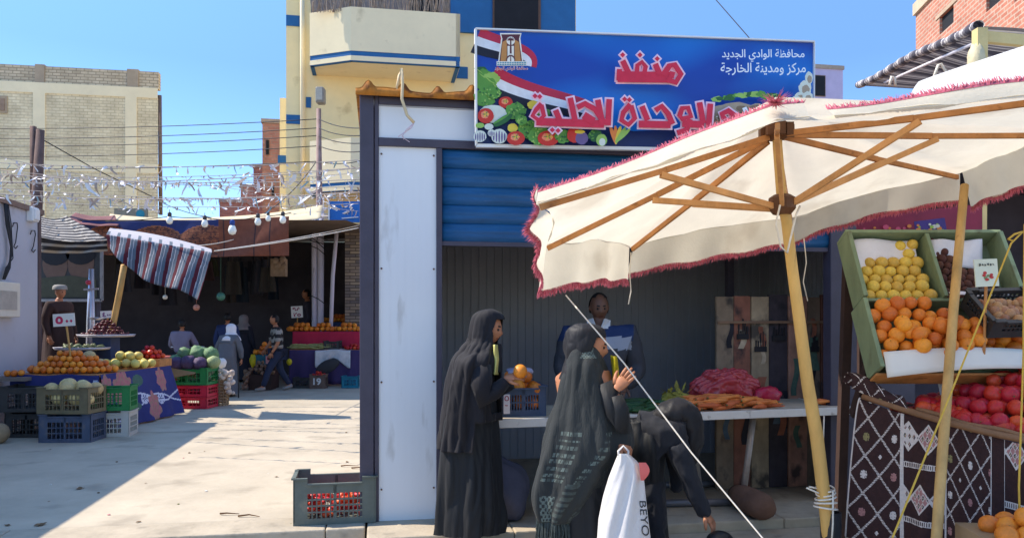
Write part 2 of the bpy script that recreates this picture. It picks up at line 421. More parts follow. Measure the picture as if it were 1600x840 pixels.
# ============================================================ ground
mb = MB(); mb.poly([V((-400, -60, -.15)), V((400, -60, -.15)), V((400, 700, -.15)), V((-400, 700, -.15))])
tag(mb.build('ground', street_m), None, None, kind='structure')
mb = MB()  # the market square behind the kerb
mb.wbox(-60, .05, .25, 8.2, -.14, 0); tag(mb.build('market_square', conc, bevel=.01), None, None, kind='structure')
mb = MB(); mb.wbox(-60, 40, 8.2, 90, -.14, -.006); tag(mb.build('earth_road', dirt_m), None, None, kind='structure')
mb = MB()
a = -12
while a < .04:
    b = min(a + 2.35, .05); mb.wbox(a, b - .006, -.16, .244, -.14, .004); a += 2.35
tag(mb.build('kerb', conc2, bevel=.012), None, None, kind='structure')
mb = MB()
for i in range(7):
    a = .06 + i * 1.1; mb.wbox(a, a + 1.095, -.45, .06, -.14, 0)
mb.wbox(.06, 7.7, .064, 2.6, -.14, -.004)
tag(mb.build('pavement', conc2, bevel=.012), None, None, kind='structure')
mb = MB(); mb.wbox(.08, 7.7, -.85, -.456, -.145, -.075)
tag(mb.build('lower_step', conc2, bevel=.012), None, None, kind='structure')

mb = MB()
for b_, a0_, a1_ in ((5.4, -12, 0),):
    a_ = a0_
    while a_ < a1_: mb.poly([W(a_, b_ + .01 * math.sin(3 * a_), .004), W(a_ + .3, b_ + .01 * math.sin(3 * a_ + .9), .004), W(a_ + .3, b_ + .014 + .01 * math.sin(3 * a_ + .9), .004), W(a_, b_ + .016 + .01 * math.sin(3 * a_), .004)]); a_ += .3
tag(mb.build('paving_joint', M('joint_dirt', (.25, .21, .16, 1), .95, .3)), None, None, kind='structure')
# ============================================================ the white kiosk with the roller shutter
def fa(px): return ab(fac(px, 400))[0]
def fz(py, px=640): return fac(px, py).z
KW = fa(1322) + .7; KP = fa(1322); ZT = fz(143, 562)
kiosk = root('shop_kiosk', W(KW / 2, 1.3, 0), 'white panel kiosk with dark steel posts and a half open blue roller shutter', 'kiosk')
pr = kiosk
mb = MB()  # shell: side, back, roof, floor panels with depth
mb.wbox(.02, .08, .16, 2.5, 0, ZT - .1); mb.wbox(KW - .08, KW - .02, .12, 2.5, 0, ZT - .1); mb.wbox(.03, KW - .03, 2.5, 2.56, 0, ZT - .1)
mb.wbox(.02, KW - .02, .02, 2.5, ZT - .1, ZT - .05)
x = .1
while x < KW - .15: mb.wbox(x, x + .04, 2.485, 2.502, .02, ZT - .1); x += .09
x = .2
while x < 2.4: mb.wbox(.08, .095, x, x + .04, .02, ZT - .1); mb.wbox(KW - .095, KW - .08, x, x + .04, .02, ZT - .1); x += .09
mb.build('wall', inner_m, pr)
a0, a1, a2, a3 = fa(562), fa(592), fa(682), fa(691)
zr0, zr1 = fz(229, 640), fz(216, 640)
mb = MB(); mb.wbox(a0, fa(584), 0, .15, 0, ZT); mb.wbox(fa(585), a1, .012, .15, 0, ZT)
mb.build('corner_post', steel_dk, pr, bevel=.006)
mb = MB(); mb.wbox(a2, a3, .005, .12, 0, zr0); mb.build('door_post', steel_dk, pr, bevel=.005)
mb = MB(); mb.wbox(fa(1298), KP, 0, .12, 0, ZT); mb.build('corner_post', steel_dk, pr, bevel=.006)
mb = MB(); mb.wbox(KP, KW, .03, .09, 0, ZT - .1); mb.build('panel', steel_dk, pr)
mb = MB(); mb.wbox(a1, KW - .12, .004, .12, zr0, zr1); mb.wbox(a1, KW - .12, .004, .12, ZT - .09, ZT - .03); mb.build('frame_rail', steel_dk, pr, bevel=.004)
mb = MB(); mb.wbox(a1, a2, .03, .09, 0, zr0)
x = a1 + .03
while x < a2 - .04: mb.wbox(x, x + .004, .0288, .031, .01, zr0 - .01); x += .058
mb.build('panel', panel_m, pr)
mb = MB()
for z in (.25, 1.1, 2.0, zr0 - .06):
    for x in (a1 + .02, a2 - .02): mb.sphere(W(x, .026, z), .008, nu=8, nv=5)
mb.build('screw', M('rust_screw', c(110, 80, 60), .6), pr)
mb = MB(); mb.wbox(a1, KW - .12, .03, .09, zr1, ZT - .09); mb.build('panel', panel_m, pr)
mb = MB()
def roofsheet(u, v):
    a = lerp(-.03, KW + .05, u); h = max(0, math.sin(a * 2 * math.pi / .27)) ** 3 * .055
    return W(a, lerp(-.07, 2.7, v), ZT + .005 + h + .015 * math.sin(a * 9))
mb.grid(roofsheet, 300, 3)
mb.grid(lambda u, v: roofsheet(u, 0) + V((0, 0, -.055 * v)) if v < .5 else W(lerp(-.03, KW + .05, u), -.07, ZT - .045), 300, 1)
mb.build('roof', rust_m, pr, thick=.006, smooth=40)
# shutter
mb = MB(); zs0, zs1 = fz(377, 750), zr0 - .004; nS = 5; sh = (zs1 - zs0) / nS
def slat(u, v):
    z = lerp(zs0, zs1, v); q = (v * nS) % 1
    return W(lerp(a3, fa(1297), u), .05 - .022 * math.sin(math.pi * min(1, q * 1.06)) ** .5 + (.0018 * math.sin(q * 19)), z)
mb.grid(slat, 8, 100); sh_o = mb.build('roller_shutter', bluedoor, pr, smooth=30, thick=.01)
mb = MB(); mb.wbox(a3, fa(1297), .03, .075, zs0 - .035, zs0); mb.build('bottom_bar', steel_dk, sh_o)
# torn cable hanging from the roof edge
mb = MB(); pts = [fac(620, 140, -.06), fac(624, 118, -.06), fac(627, 108, -.07), fac(629, 130, -.08), fac(628, 155, -.09), fac(636, 180, -.09), fac(647, 192, -.09)]
mb.tube(pts, .012, 8)
tag(mb.build('torn_cable', M('cable_cream', c(214, 190, 150), .7), None, smooth=True), 'cream sheathed cable end hanging over the rusty kiosk roof edge', 'cable')
mb = MB()
for q in range(3): mb.tube([fac(647, 192, -.09), fac(643 - q * 4, 200 + q, -.08), fac(630 - q, 208 + q * 3, -.06), fac(622 + q * 9, 214 + q * 4, -.06)], .0035, 5)
mb.build('wire_strand', M('wire_pink', c(210, 190, 200), .6), bpy.data.objects['torn_cable'], smooth=True)

# ============================================================ container wall at the left
AL = -5.12
def wl(px, py):
    r = V(((px - CX) / FP, 1, -(py - YH) / FP)); o = V((0, 0, HC)); t = ((O + U * AL) - o).dot(U) / r.dot(U)
    return o + r * t
q = wl(63, 330); LB = ab(q)[1]; LZ = q.z
kl = root('storage_cabin', W(AL - 1.3, 2.5, 0), 'pale grey metal cabin wall at the left edge with hooks and cables', 'cabin')
grey_m = M('grey_cabin_paint', c(186, 186, 194), .5, .05, 1.5, .03, stain=(c(140, 136, 136), 4, .66, .5))
mb = MB(); mb.wbox(AL - 2.6, AL, -3.2, LB - .1, 0, LZ - .06); mb.build('wall', grey_m, kl)
mb = MB(); mb.wbox(AL - 2.6, AL + .015, LB - .1, LB, 0, LZ); mb.build('corner_post', M('brown_steel', c(92, 76, 76), .6), kl)
mb = MB(); mb.wbox(AL - 2.65, AL + .05, -3.2, LB + .03, LZ - .06, LZ + .02); mb.build('roof', M('brown_roof_edge', c(128, 104, 92), .7, .2), kl)
mb = MB(); p0 = ab(wl(18, 468)); mb.wbox(AL, AL + .12, p0[1] - .9, p0[1], wl(18, 495).z, wl(18, 442).z)
mt = mb.build('meter_box', M('ivory_plastic', c(222, 214, 196), .5, .06), None, bevel=.012); tag(mt, 'ivory electric meter box on the grey cabin wall', 'meter box')
mb = MB(); mb.wbox(AL + .121, AL + .128, p0[1] - .62, p0[1] - .12, wl(10, 484).z, wl(10, 455).z); mb.build('window', M('meter_window', c(180, 172, 160), .3), mt)
for k, (x0, y0, y1, lab) in enumerate(((18, 348, 388, 'black wire hook on the grey cabin wall nearer the meter box'), (46, 360, 394, 'black wire hook on the grey cabin wall below the square lamp'))):
    mb = MB(); off = U * .03
    pts = [wl(x0 - 2, y0 + 6), wl(x0, y0), wl(x0 + 5, y0), wl(x0 + 6, y0 + 6), wl(x0 + 3, y1 - 10), wl(x0, y1 - 3), wl(x0 + 3, y1), wl(x0 + 6, y1 - 4)]
    mb.tube([p + off for p in pts], .008, 6); tag(mb.build('wall_hook', wire_m, smooth=True), lab, 'hook')
mb = MB(); p = wl(45.5, 335); mb.box(p + U * .05, (.1, .22, .22), U, N); mb.box(p + U * .11, (.03, .17, .17), U, N)
tag(mb.build('wall_lamp', white_pl, bevel=.03), 'square white lamp at the top corner of the grey cabin wall', 'lamp')
mb = MB()
for k in range(4):
    mb.tube([wl(2 + k * 2, 318) + U * .04, wl(4 + k * 2.5, 350) + U * .05, wl(9 + k, 385 + 6 * k) + U * .07, wl(8 - k * 2, 418) + U * .06, wl(1 - k, 436) + U * .05], .014 - .002 * k, 6)
tag(mb.build('cable_bundle', wire_m, smooth=True), 'black cables running down the grey cabin wall to the meter', 'cables')

# ============================================================ buildings far off
def wplane(b): return lambda px, py: fac(px, py, b)
def bx(mb, b, px0, py0, px1, py1, depth, mi=None, dz=0):  # a box whose front face covers that rectangle on the plane b
    p, q = ab(fac(px0, py1, b)), ab(fac(px1, py0, b)); mb.wbox(p[0], q[0], b, b + depth, p[2], q[2], mi)
# beige brick block
BB = ab(P(247, 300, 28))[1]
bl = root('brick_building', fac(120, 500, BB) * 1, 'cream brick apartment block with concrete frame and parapet', 'building')
bl.location.z = 0
fp = wplane(BB); aR = ab(fp(247, 200))[0]; zt = fp(247, 112).z; zb1, zb0 = fp(200, 136).z, fp(200, 152).z
mb = MB(); 
vr = V((fp(247, 200).x, fp(247, 200).y, 0)).normalized()
def skew(m, b0, z0, z1, e=0):  # the block's right flank is slanted along the line of sight to stay hidden
    p = W(aR, b0, 0); q = p + (vr * 1.0 + V((-.05, 0, 0))) * 13; l0, l1 = W(aR - 30, b0, 0), W(aR - 34, b0 + 13, 0)
    m.box8([V((v_.x, v_.y, z)) for z in (z0, z1) for v_ in (l0, p, q, l1)])
skew(mb, BB, 0, zb0); mb.build('wall', brick_cream, bl, uv=uvw)
mb = MB(); mb.wbox(aR - 30, aR, BB + .06, BB + .35, zb1, zt); mb.build('parapet', brick_grey, bl, uv=uvw)
mb = MB(); skew(mb, BB - .03, zb0, zb1)
for x0, x1 in ((52, 71), (196, 214)):
    u0, u1 = ab(fp(x0, 200))[0], ab(fp(x1, 200))[0]; mb.wbox(u0, u1, BB - .03, BB + .3, 0, zb0)
zz = fp(200, 255).z; mb.wbox(aR - 30, aR, BB - .02, BB + .2, fp(200, 270).z, zz)
mb.build('concrete_frame', M('cream_concrete', c(238, 222, 186), .85, .07, 1.5), bl)
for x0, x1 in ((54, 69), (198, 216)):
    mb = MB(); u0, u1 = ab(fp(x0, 200))[0], ab(fp(x1, 200))[0]; mb.wbox(u0, u1, BB + .02, BB + .4, zb1, zt + .05); mb.build('parapet_post', M('grey_concrete', c(172, 154, 132), .9, .15, 2), bl)
mb = MB(); bx(mb, BB - .03, -14, 150, 11, 176, .08); fr = mb.build('window', M('grey_frame', c(170, 150, 125), .8), bl)
mb = MB(); bx(mb, BB - .05, -14, 154, 7, 172, .05); mb.build('pane', M('shutter_brown', c(150, 125, 105), .7), fr)
mb = MB(); mb.tube([fp(248.5, 148) + N * .1, fp(250, 335) + N * .1], .07, 8); mb.build('drain_pipe', M('pipe_brown', c(110, 92, 84), .6), bl, smooth=True)

# yellow building with balconies
B1 = ab(P(547, 300, 21))[1]; BW = B1 + 1.5
by = root('apartment_building', fac(640, 500, BW), 'cream and blue apartment building with chamfered balconies', 'building'); by.location.z = 0
fw = wplane(BW); f1 = wplane(B1)
wa0, wa1 = ab(fw(447, 200))[0], ab(fw(900, 200))[0]
zhi = fw(700, -160).z
mb = MB(); mb.wbox(wa0, wa1, BW, BW + 9, 0, zhi); mb.build('wall', cream, by)
mb = MB(); u0 = ab(fw(433, 200))[0]; mb.wbox(u0, wa0, BW + .6, BW + 8, 0, fw(440, 144).z); mb.build('side_wall', cream, by)
def balcony(ptop, pstr, pbot, name):
    o = None
    e0 = ab(P(484, 300, 21.45)); zA, zB, zC = ptop, pstr, pbot
    aL, aM, aE = e0[0], ab(f1(548, 50))[0], ab(f1(719, 50))[0]
    outl = [(aL, BW), (aL, e0[1]), (aM, B1), (aE, B1), (aE, BW)]
    def ring(z0, z1, inset, mb):
        n = len(outl)
        for i in range(n - 1):
            (p, q), (r, s) = outl[i], outl[i + 1]; dx, dy = r - p, s - q; ln = math.hypot(dx, dy); nx, ny = dy / ln * -1, dx / ln
            t = .12; ox, oy = -ny * 0 + nx, ny
            w_ = -inset
            A = [(p - ox * w_, q - oy * w_), (r - ox * w_, s - oy * w_), (r + ox * t, s + oy * t), (p + ox * t, q + oy * t)]
            mb.box8([W(a_, b_, z0) for a_, b_ in A] + [W(a_, b_, z1) for a_, b_ in A])
    m1 = MB(); ring(zB, zA, 0, m1); par = m1.build('balcony', cream2, by)
    m2 = MB(); ring(zC, zB, .015, m2); m2.build('blue_band', bband, par)
    m3 = MB(); n = len(outl); vs = [W(a_, b_, zC + .02) for a_, b_ in outl] + [W(a_, b_, zC + .15) for a_, b_ in outl]
    m3.add(vs, [tuple(range(n)), tuple(range(2 * n - 1, n - 1, -1))] + [(i, (i + 1) % n, n + (i + 1) % n, n + i) for i in range(n)]); m3.build('floor_slab', cream2, par)
    return par
b1 = balcony(f1(600, 14).z, f1(600, 82).z, f1(600, 98).z, 'b')
b2 = balcony(f1(530, 214).z, f1(530, 283).z, f1(530, 297).z, 'b')
# reed screen on the balcony, window, blue walls
mb = MB()
for k in range(260):
    px = rnd(487, 704); p = f1(px, 16) + N * rnd(.1, .3); p.z = f1(px, 14).z
    mb.tube([p, p + V((rnd(-.15, .15), 0, rnd(.5, .9)))], rnd(.006, .012), 3)
mb.build('reed_screen', M('dry_reed', c(158, 142, 128), .9, .3, 9), by)
mb = MB(); bx(mb, BW - .02, 486, -150, 706, 20, .05); mb.build('shade_wall', M('recess_shade_grey', c(128, 118, 116), .9, .2, 3), by)  # darker wall: the recess shade is put into its colour
mb = MB(); bx(mb, BW - .04, 640, -60, 686, 16, .03); mb.build('window', dark_in, by)
mb = MB(); bx(mb, BW - .1, 704, -150, 899, 49, .12); mb.build('blue_wall', bband, by)
mb = MB(); bx(mb, BW - .16, 770, -60, 845, 46, .07); wn = mb.build('window', M('window_frame_brown', c(96, 72, 60), .7), by)
mb = MB(); bx(mb, BW - .18, 773, -60, 841, 47, .03); mb.build('pane', dark_in, wn)
for r in ((447, 25, 471, 40), (447, 180, 471, 193), (478, 152, 486, 168), (712, 105, 731, 122)):
    mb = MB(); bx(mb, BW - .03, *r, .05); mb.build('blue_band', bband, by)
mb = MB(); bx(mb, BW + .58, 434, 243, 449, 255, .05); mb.build('blue_band', bband, by)
mb = MB(); mb.tube([fw(472, -100) - N * .12, fw(473, 335) - N * .12], .055, 8); mb.tube([fw(474.5, -100) - N * .1, fw(475.5, 335) - N * .1], .03, 8); mb.build('drain_pipe', cream2, by, smooth=True)

# pink brick block behind, and low roofs
def simple_block(name, d, x0, x1, y, dep, mats, label, wins=(), par=None):
    b = ab(P((x0 + x1) / 2, 300, d))[1]; o = root(name, fac((x0 + x1) / 2, 600, b), label, 'building'); o.location.z = 0
    f = wplane(b); m = MB(); p, q = ab(f(x0, y)), ab(f(x1, y)); m.wbox(p[0], q[0], b, b + dep, 0, p[2]); m.build('wall', mats, o, uv=uvw)
    m = MB(); m.wbox(p[0] - .05, q[0] + .05, b - .05, b + dep, p[2], p[2] + .18); m.build('roof', M('roof_concrete', c(170, 150, 134), .9, .15), o)
    for r in wins:
        m = MB(); bx(m, b - .04, *r, .06); wf = m.build('window', M('window_surround', c(140, 112, 98), .8), o)
        m = MB(); bx(m, b - .06, r[0] + .8, r[1] + 1, r[2] - .8, r[3] - 1, .03); m.build('pane', dark_in, wf)
    return o
simple_block('brick_house', 33, 410, 452, 192, 10, brick_pink, 'tall pink brick house behind the cream apartment building', [(415, 218, 421, 242), (424, 290, 429, 306)])
simple_block('brick_house', 38, 396, 430, 262, 8, brick_pink, 'narrow reddish house beside the tall pink brick house')
simple_block('brick_house', 44, 343, 384, 316, 8, brick_pink, 'lowest pinkish house seen between the awnings and wires')
simple_block('brick_house', 46, 376, 402, 292, 8, brick_red, 'low dark red house under the bunting')
simple_block('plaster_house', 36, 1262, 1317, 106, 9, M('lavender_plaster', c(192, 178, 206), .85, .08, 2), 'lavender plaster house behind the right end of the blue sign', [(1272, 118, 1290, 150)])
# unfinished red brick block, turned towards the left
rb = root('unfinished_building', V((11, 18, 0)), 'unfinished red brick building with bare window openings', 'building')
A0, A1 = P(1431, 300, 20), P(1700, 300, 12.5); A0.z = A1.z = 0
du = (A1 - A0).normalized(); dn = V((-du.y, du.x, 0)); zt = P(1431, 24, 20).z
def rw(px, py, off=0):
    r = V(((px - CX) / FP, 1, -(py - YH) / FP)); o = V((0, 0, HC)); t = ((A0 + dn * off) - o).dot(dn) / r.dot(dn); return o + r * t
def uvr(p, pl): return ((p - A0).dot(du), p.z) if abs(pl.normal.dot(dn)) > .5 else ((p - A0).dot(dn), p.z)
wins = [((1468, 28), (1490, 55)), ((1541, -16), (1566, 20)), ((1585, -40), (1618, 4))]
us = [0]; 
mb = MB(); ln = (A1 - A0).length
cuts = []
for (x0, y0), (x1, y1) in wins:
    p, q = rw(x0, y1), rw(x1, y0); cuts.append(((p - A0).dot(du), (q - A0).dot(du), p.z, rw(x0, y0).z))
def rbox(m, u0, u1, o0, o1, z0, z1):
    m.box8([A0 + du * u + dn * o + V((0, 0, z)) for z in (z0, z1) for u, o in ((u0, o0), (u1, o0), (u1, o1), (u0, o1))])
u = 0
for u0, u1, z0, z1 in cuts:
    rbox(mb, u, u0, 0, .25, 0, zt); rbox(mb, u0, u1, 0, .25, 0, z0); rbox(mb, u0, u1, 0, .25, z1, zt); u = u1
rbox(mb, u, ln, 0, .25, 0, zt); rbox(mb, 0, .25, .25, 8, 0, zt)
mb.build('wall', brick_red, rb, uv=uvr)
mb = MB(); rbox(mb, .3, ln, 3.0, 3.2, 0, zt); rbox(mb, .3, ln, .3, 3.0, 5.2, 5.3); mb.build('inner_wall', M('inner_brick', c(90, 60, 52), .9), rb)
mb = MB(); rbox(mb, -.06, ln, -.06, 8, zt, zt + .3); mb.build('roof', M('roof_slab', c(196, 176, 150), .9, .12), rb)
for u0, u1, z0, z1 in cuts:
    mb = MB(); rbox(mb, u0 - .2, u1 + .2, -.02, .2, z1 + .003, z1 + .1); mb.build('lintel', M('lintel_concrete', c(180, 156, 132), .9), rb)
    mb = MB(); rbox(mb, u0 + .004, u1 - .004, .06, .09, z0 + .004, z1 - .004); mb.build('window', dark_in, rb)  # dark sheet added in the bare opening in place of its inner shade
mb = MB()
for k in range(9): mb.tube([A0 + du * (.4 + k * .33) + dn * .2 + V((0, 0, zt + .3)), A0 + du * (.4 + k * .33 + rnd(-.05, .05)) + dn * .2 + V((0, 0, zt + rnd(.9, 1.3)))], .012, 4)
mb.build('rebar', M('rebar_rust', c(100, 70, 60), .8), rb)
# ============================================================ the shop sign
SB = -.16
sg = root('shop_sign', fac(1006, 140, SB), 'blue printed shop sign with red Arabic lettering, flag ribbon and vegetables', 'sign')
def S(px, py, lift=0): return fac(px, py, SB - lift)
TLc, TRc, BRc, BLc = (743, 46), (1271, 66), (1270, 238), (744, 228)
sb_m = bpy.data.materials.new('sign_blue_print'); sb_m.use_nodes = True; nt = sb_m.node_tree; bb = nt.nodes['Principled BSDF']
tc = nt.nodes.new('ShaderNodeTexCoord'); nz = nt.nodes.new('ShaderNodeTexNoise'); nz.inputs['Scale'].default_value = 1.1; nz.inputs['Detail'].default_value = 1
rp = nt.nodes.new('ShaderNodeValToRGB'); rp.color_ramp.elements[0].position = .38; rp.color_ramp.elements[1].position = .66
rp.color_ramp.elements[0].color = c(0, 62, 160); rp.color_ramp.elements[1].color = c(6, 124, 210)
mpn = nt.nodes.new('ShaderNodeMapping'); mpn.inputs['Scale'].default_value = (.8, 1, 1.4)
nt.links.new(tc.outputs['Object'], mpn.inputs[0]); nt.links.new(mpn.outputs[0], nz.inputs[0]); nt.links.new(nz.outputs[0], rp.inputs[0]); nt.links.new(rp.outputs[0], bb.inputs['Base Color']); bb.inputs['Roughness'].default_value = .4
mb = MB(); mb.box8([S(*BLc, 0), S(*BRc, 0), S(*BRc, -.03), S(*BLc, -.03), S(*TLc, 0), S(*TRc, 0), S(*TRc, -.03), S(*TLc, -.03)])
mb.build('board', sb_m, sg)
fr_m = M('sign_frame_white', c(224, 222, 218), .5, .06)
mb = MB()
for p, q, wd in ((TLc, TRc, .012), (BLc, (BRc[0], BRc[1]), .026), (TLc, BLc, .016), (TRc, BRc, .008)):
    mb.bar(S(*p, 0), S(*q, 0), .045, wd, up=N.cross(S(*q) - S(*p)) if p == TLc and q == BLc or p == TRc else V((0, 0, 1)))
mb.build('frame', fr_m, sg)
mb = MB()
for a_, z_ in ((ab(S(760, 60))[0], 0), (ab(S(1000, 60))[0], 0), (ab(S(1250, 60))[0], 0)): mb.bar(W(a_, SB + .03, ZT - .15), W(a_, SB + .03, fac(760, 60).z), .04, .04, up=N); mb.bar(W(a_, SB + .02, ZT - .1), W(a_, .1, ZT - .1), .04, .04)
mb.build('bracket', steel_dk, sg)
# dark lower part of the print, ribbon, vegetables, letters: thin print layers
PM = {}
def pm(name, *rgb):
    m = M('print_' + name, c(*rgb), .45, .1, 14, 0); return m
layer = [.0008]
def nxt(): layer[0] += .00035; return layer[0]
prints = {}
def flat(name, polys, mats, mis=None):
    m = MB()
    for i, pl in enumerate(polys):
        l = nxt(); m.poly([S(x, y, l) for x, y in pl], mis[i] if mis else 0)
    return m.build(name, mats, sg)
def smooth_poly(pts, n=5):
    out = []; k = len(pts)
    for i in range(k):
        a, b, d, e = [pts[(i + j) % k] for j in (-1, 0, 1, 2)]
        for s in range(n):
            t = s / n; out.append(tuple(.5 * (2 * b[q] + (-a[q] + d[q]) * t + (2 * a[q] - 5 * b[q] + 4 * d[q] - e[q]) * t * t + (-a[q] + 3 * b[q] - 3 * d[q] + e[q]) * t ** 3) for q in (0, 1)))
    return out
# ground of the print
flat('dark_print', [[(746, 128), (790, 130), (830, 165), (900, 190), (990, 205), (1012, 233), (746, 226)], [(1100, 200), (1180, 195), (1240, 215), (1240, 236), (1000, 233), (990, 205)]], [pm('navy', 22, 40, 92)])
def band(pts, w0, w1):  # offsets measured across the ribbon
    L = []; n = len(pts)
    def at(i, o):
        a, b = pts[max(i - 1, 0)], pts[min(i + 1, n - 1)]; dx, dy = b[0] - a[0], b[1] - a[1]; l = math.hypot(dx, dy); return (pts[i][0] - dy / l * o, pts[i][1] + dx / l * o)
    return [[at(i, w0), at(i + 1, w0), at(i + 1, w1), at(i, w1)] for i in range(n - 1)]
def bez(p, n=14):
    out = []
    for i in range(n + 1):
        t = i / n; out.append(tuple(((1 - t) ** 3) * p[0][q] + 3 * t * (1 - t) ** 2 * p[1][q] + 3 * t * t * (1 - t) * p[2][q] + t ** 3 * p[3][q] for q in (0, 1)))
    return out
def ribbon(p, wds, n=14):
    pts = bez(p, n); polys = []; mis = []; m = MB()
    for k in range(3):
        l = nxt()
        for i in range(n):
            t0, t1 = i / n, (i + 1) / n; q = band(pts[max(0, i - 1):i + 3], 0, 1)
            def at(j, o):
                a, b = pts[max(j - 1, 0)], pts[min(j + 1, n)]; dx, dy = b[0] - a[0], b[1] - a[1]; ln = math.hypot(dx, dy); wd = lerp(wds[0], wds[1], j / n); return (pts[j][0] - dy / ln * o * wd, pts[j][1] + dx / ln * o * wd)
            m.poly([S(*z, l) for z in (at(i, k), at(i + 1, k), at(i + 1, k + 1), at(i, k + 1))], k)
    return m
RB = [pm('flag_red', 190, 44, 70), pm('flag_white', 226, 226, 228), pm('flag_black', 30, 30, 44)]
ribbon([(752, 44), (790, 62), (850, 70), (838, 106)], (14, 8), 16).build('flag_ribbon', RB, sg)
ribbon([(777, 104), (830, 138), (890, 140), (950, 170)], (15, 10), 16).build('flag_ribbon', RB, sg)
# vegetables
GR = [pm('leaf_green', 92, 150, 62), pm('leaf_pale', 150, 190, 92), pm('leaf_dark', 48, 100, 52), pm('white_veg', 214, 220, 206), pm('purple', 110, 92, 140), pm('yellow', 226, 200, 70), pm('orange', 222, 128, 60), pm('tomato', 200, 52, 40), pm('tomato_light', 238, 140, 104), pm('stone', 168, 150, 128), pm('seed_brown', 130, 108, 84)]
m = MB()
def blob(x, y, rx, ry, mi, ruf=0, n=26, rot=0):
    l = nxt(); ph = rnd(0, 9); pts = []
    for j in range(n):
        a = 2 * math.pi * j / n; q = 1 + ruf * (math.sin(5 * a + ph) * .5 + math.sin(11 * a + 2 * ph) * .5)
        u, v = rx * q * math.cos(a), ry * q * math.sin(a)
        pts.append(S(x + u * math.cos(rot) - v * math.sin(rot), y + u * math.sin(rot) + v * math.cos(rot), l))
    m.poly(pts, mi)
def veg_lettuce(x, y, r, base=0, hi=1):
    blob(x, y, r, r * .85, base, .14)
    for k in range(int(r * 1.6)):
        a, q = rnd(0, 6.28), rnd(0, .85) ** .6 * r; blob(x + q * math.cos(a), y + q * .85 * math.sin(a), rnd(1, 2.6), rnd(.8, 1.6), random.choice((hi, hi, base, 2)), .3, 9, rnd(0, 3))
def veg_tomato(x, y, rx, ry):
    blob(x, y, rx, ry, 7, .02); blob(x - rx * .1, y - ry * .15, rx * .5, ry * .5, 8, .1)
    for k in range(6):
        a = k * 1.05; blob(x + math.cos(a) * rx * .24, y - ry * .2 + math.sin(a) * ry * .24, rx * .2, ry * .07, 0 if k % 2 else 5, .1, 8, a)
def veg_onion(x, y, r):
    blob(x, y, r, r * .92, 3, .03)
    for k in range(5): blob(x + (k - 2) * r * .34, y + 1, r * .1, r * (.8 - abs(k - 2) * .14), 4, .05, 12)
blob(752, 112, 10, 8, 2, .1); blob(756, 120, 13, 12, 0, .12); blob(768, 123, 13, 10, 1, .12); blob(760, 132, 16, 11, 0, .12)
for k in range(9): blob(745 + k * 4, 110 + k * 3 + rnd(-2, 4), 6, .7, 1, .2, 8, rnd(.2, 1.2))
veg_lettuce(758, 152, 17); veg_lettuce(772, 145, 11); blob(770, 178, 22, 14, 3, .04)
veg_tomato(790, 160, 11, 9); veg_lettuce(806, 174, 16); veg_tomato(759, 181, 12.5, 12)
blob(786, 188, 17, 5.5, 2, .03, 22, -.55); blob(783, 186, 15, 2, 0, .03, 16, -.55)
blob(750, 196, 7, 4, 1); blob(764, 198, 7, 5, 3); veg_onion(750, 213, 10); veg_onion(780, 213, 12.5); veg_onion(768, 208, 6)
blob(801, 200, 8, 7, 5, .06); veg_lettuce(826, 203, 17); blob(833, 164, 9, 7, 5, .08); veg_lettuce(848, 178, 12); veg_tomato(806, 216, 14, 11); veg_lettuce(842, 212, 17)
veg_tomato(857, 216, 17, 12); veg_lettuce(880, 213, 13); veg_lettuce(815, 188, 9); blob(897, 211, 11, 12, 7, .04); blob(909, 216, 10, 10, 4, .05); blob(906, 206, 8, 3, 5, .1)
veg_lettuce(930, 212, 11, 2, 0); blob(940, 219, 8.5, 9.5, 1, .03); blob(941, 222, 5, 6, 3, .03)
for k, (dx, an) in enumerate(((0, -1.9), (4, -1.6), (8, -1.3), (12, -1.0), (16, -.75))): blob(958 + dx, 211, 15, 3.2, (6, 6, 5, 1, 1)[k], .05, 16, an)
# right hand heap of roots
for k in range(22): blob(1118 + k * 5.2 + rnd(-2, 2), 158 - 10 * math.sin((k / 22) * math.pi) + rnd(-3, 3), rnd(5, 9), rnd(3, 5), random.choice((0, 2, 1)), .25, 14)
blob(1150, 186, 42, 26, 9, .03)
for k in range(12): blob(1118 + rnd(0, 60), 168 + rnd(0, 26), rnd(12, 22), rnd(3.5, 6), random.choice((9, 10, 9)), .04, 16, rnd(-.4, .5))
for k in range(50): blob(1113 + rnd(0, 22), 176 + rnd(0, 26), 1.6, 1.2, 10 if k % 3 else 3, 0, 8)
for (x, y, rx, ry) in ((1258, 138, 10, 12), (1264, 122, 6, 10), (1250, 150, 8, 6), (1244, 155, 7, 5), (1262, 152, 8, 9)): blob(x, y, rx, ry, 3, .08); blob(x + 1, y + 2, rx * .6, ry * .6, 9, .1)
m.build('vegetable_print', GR, sg)
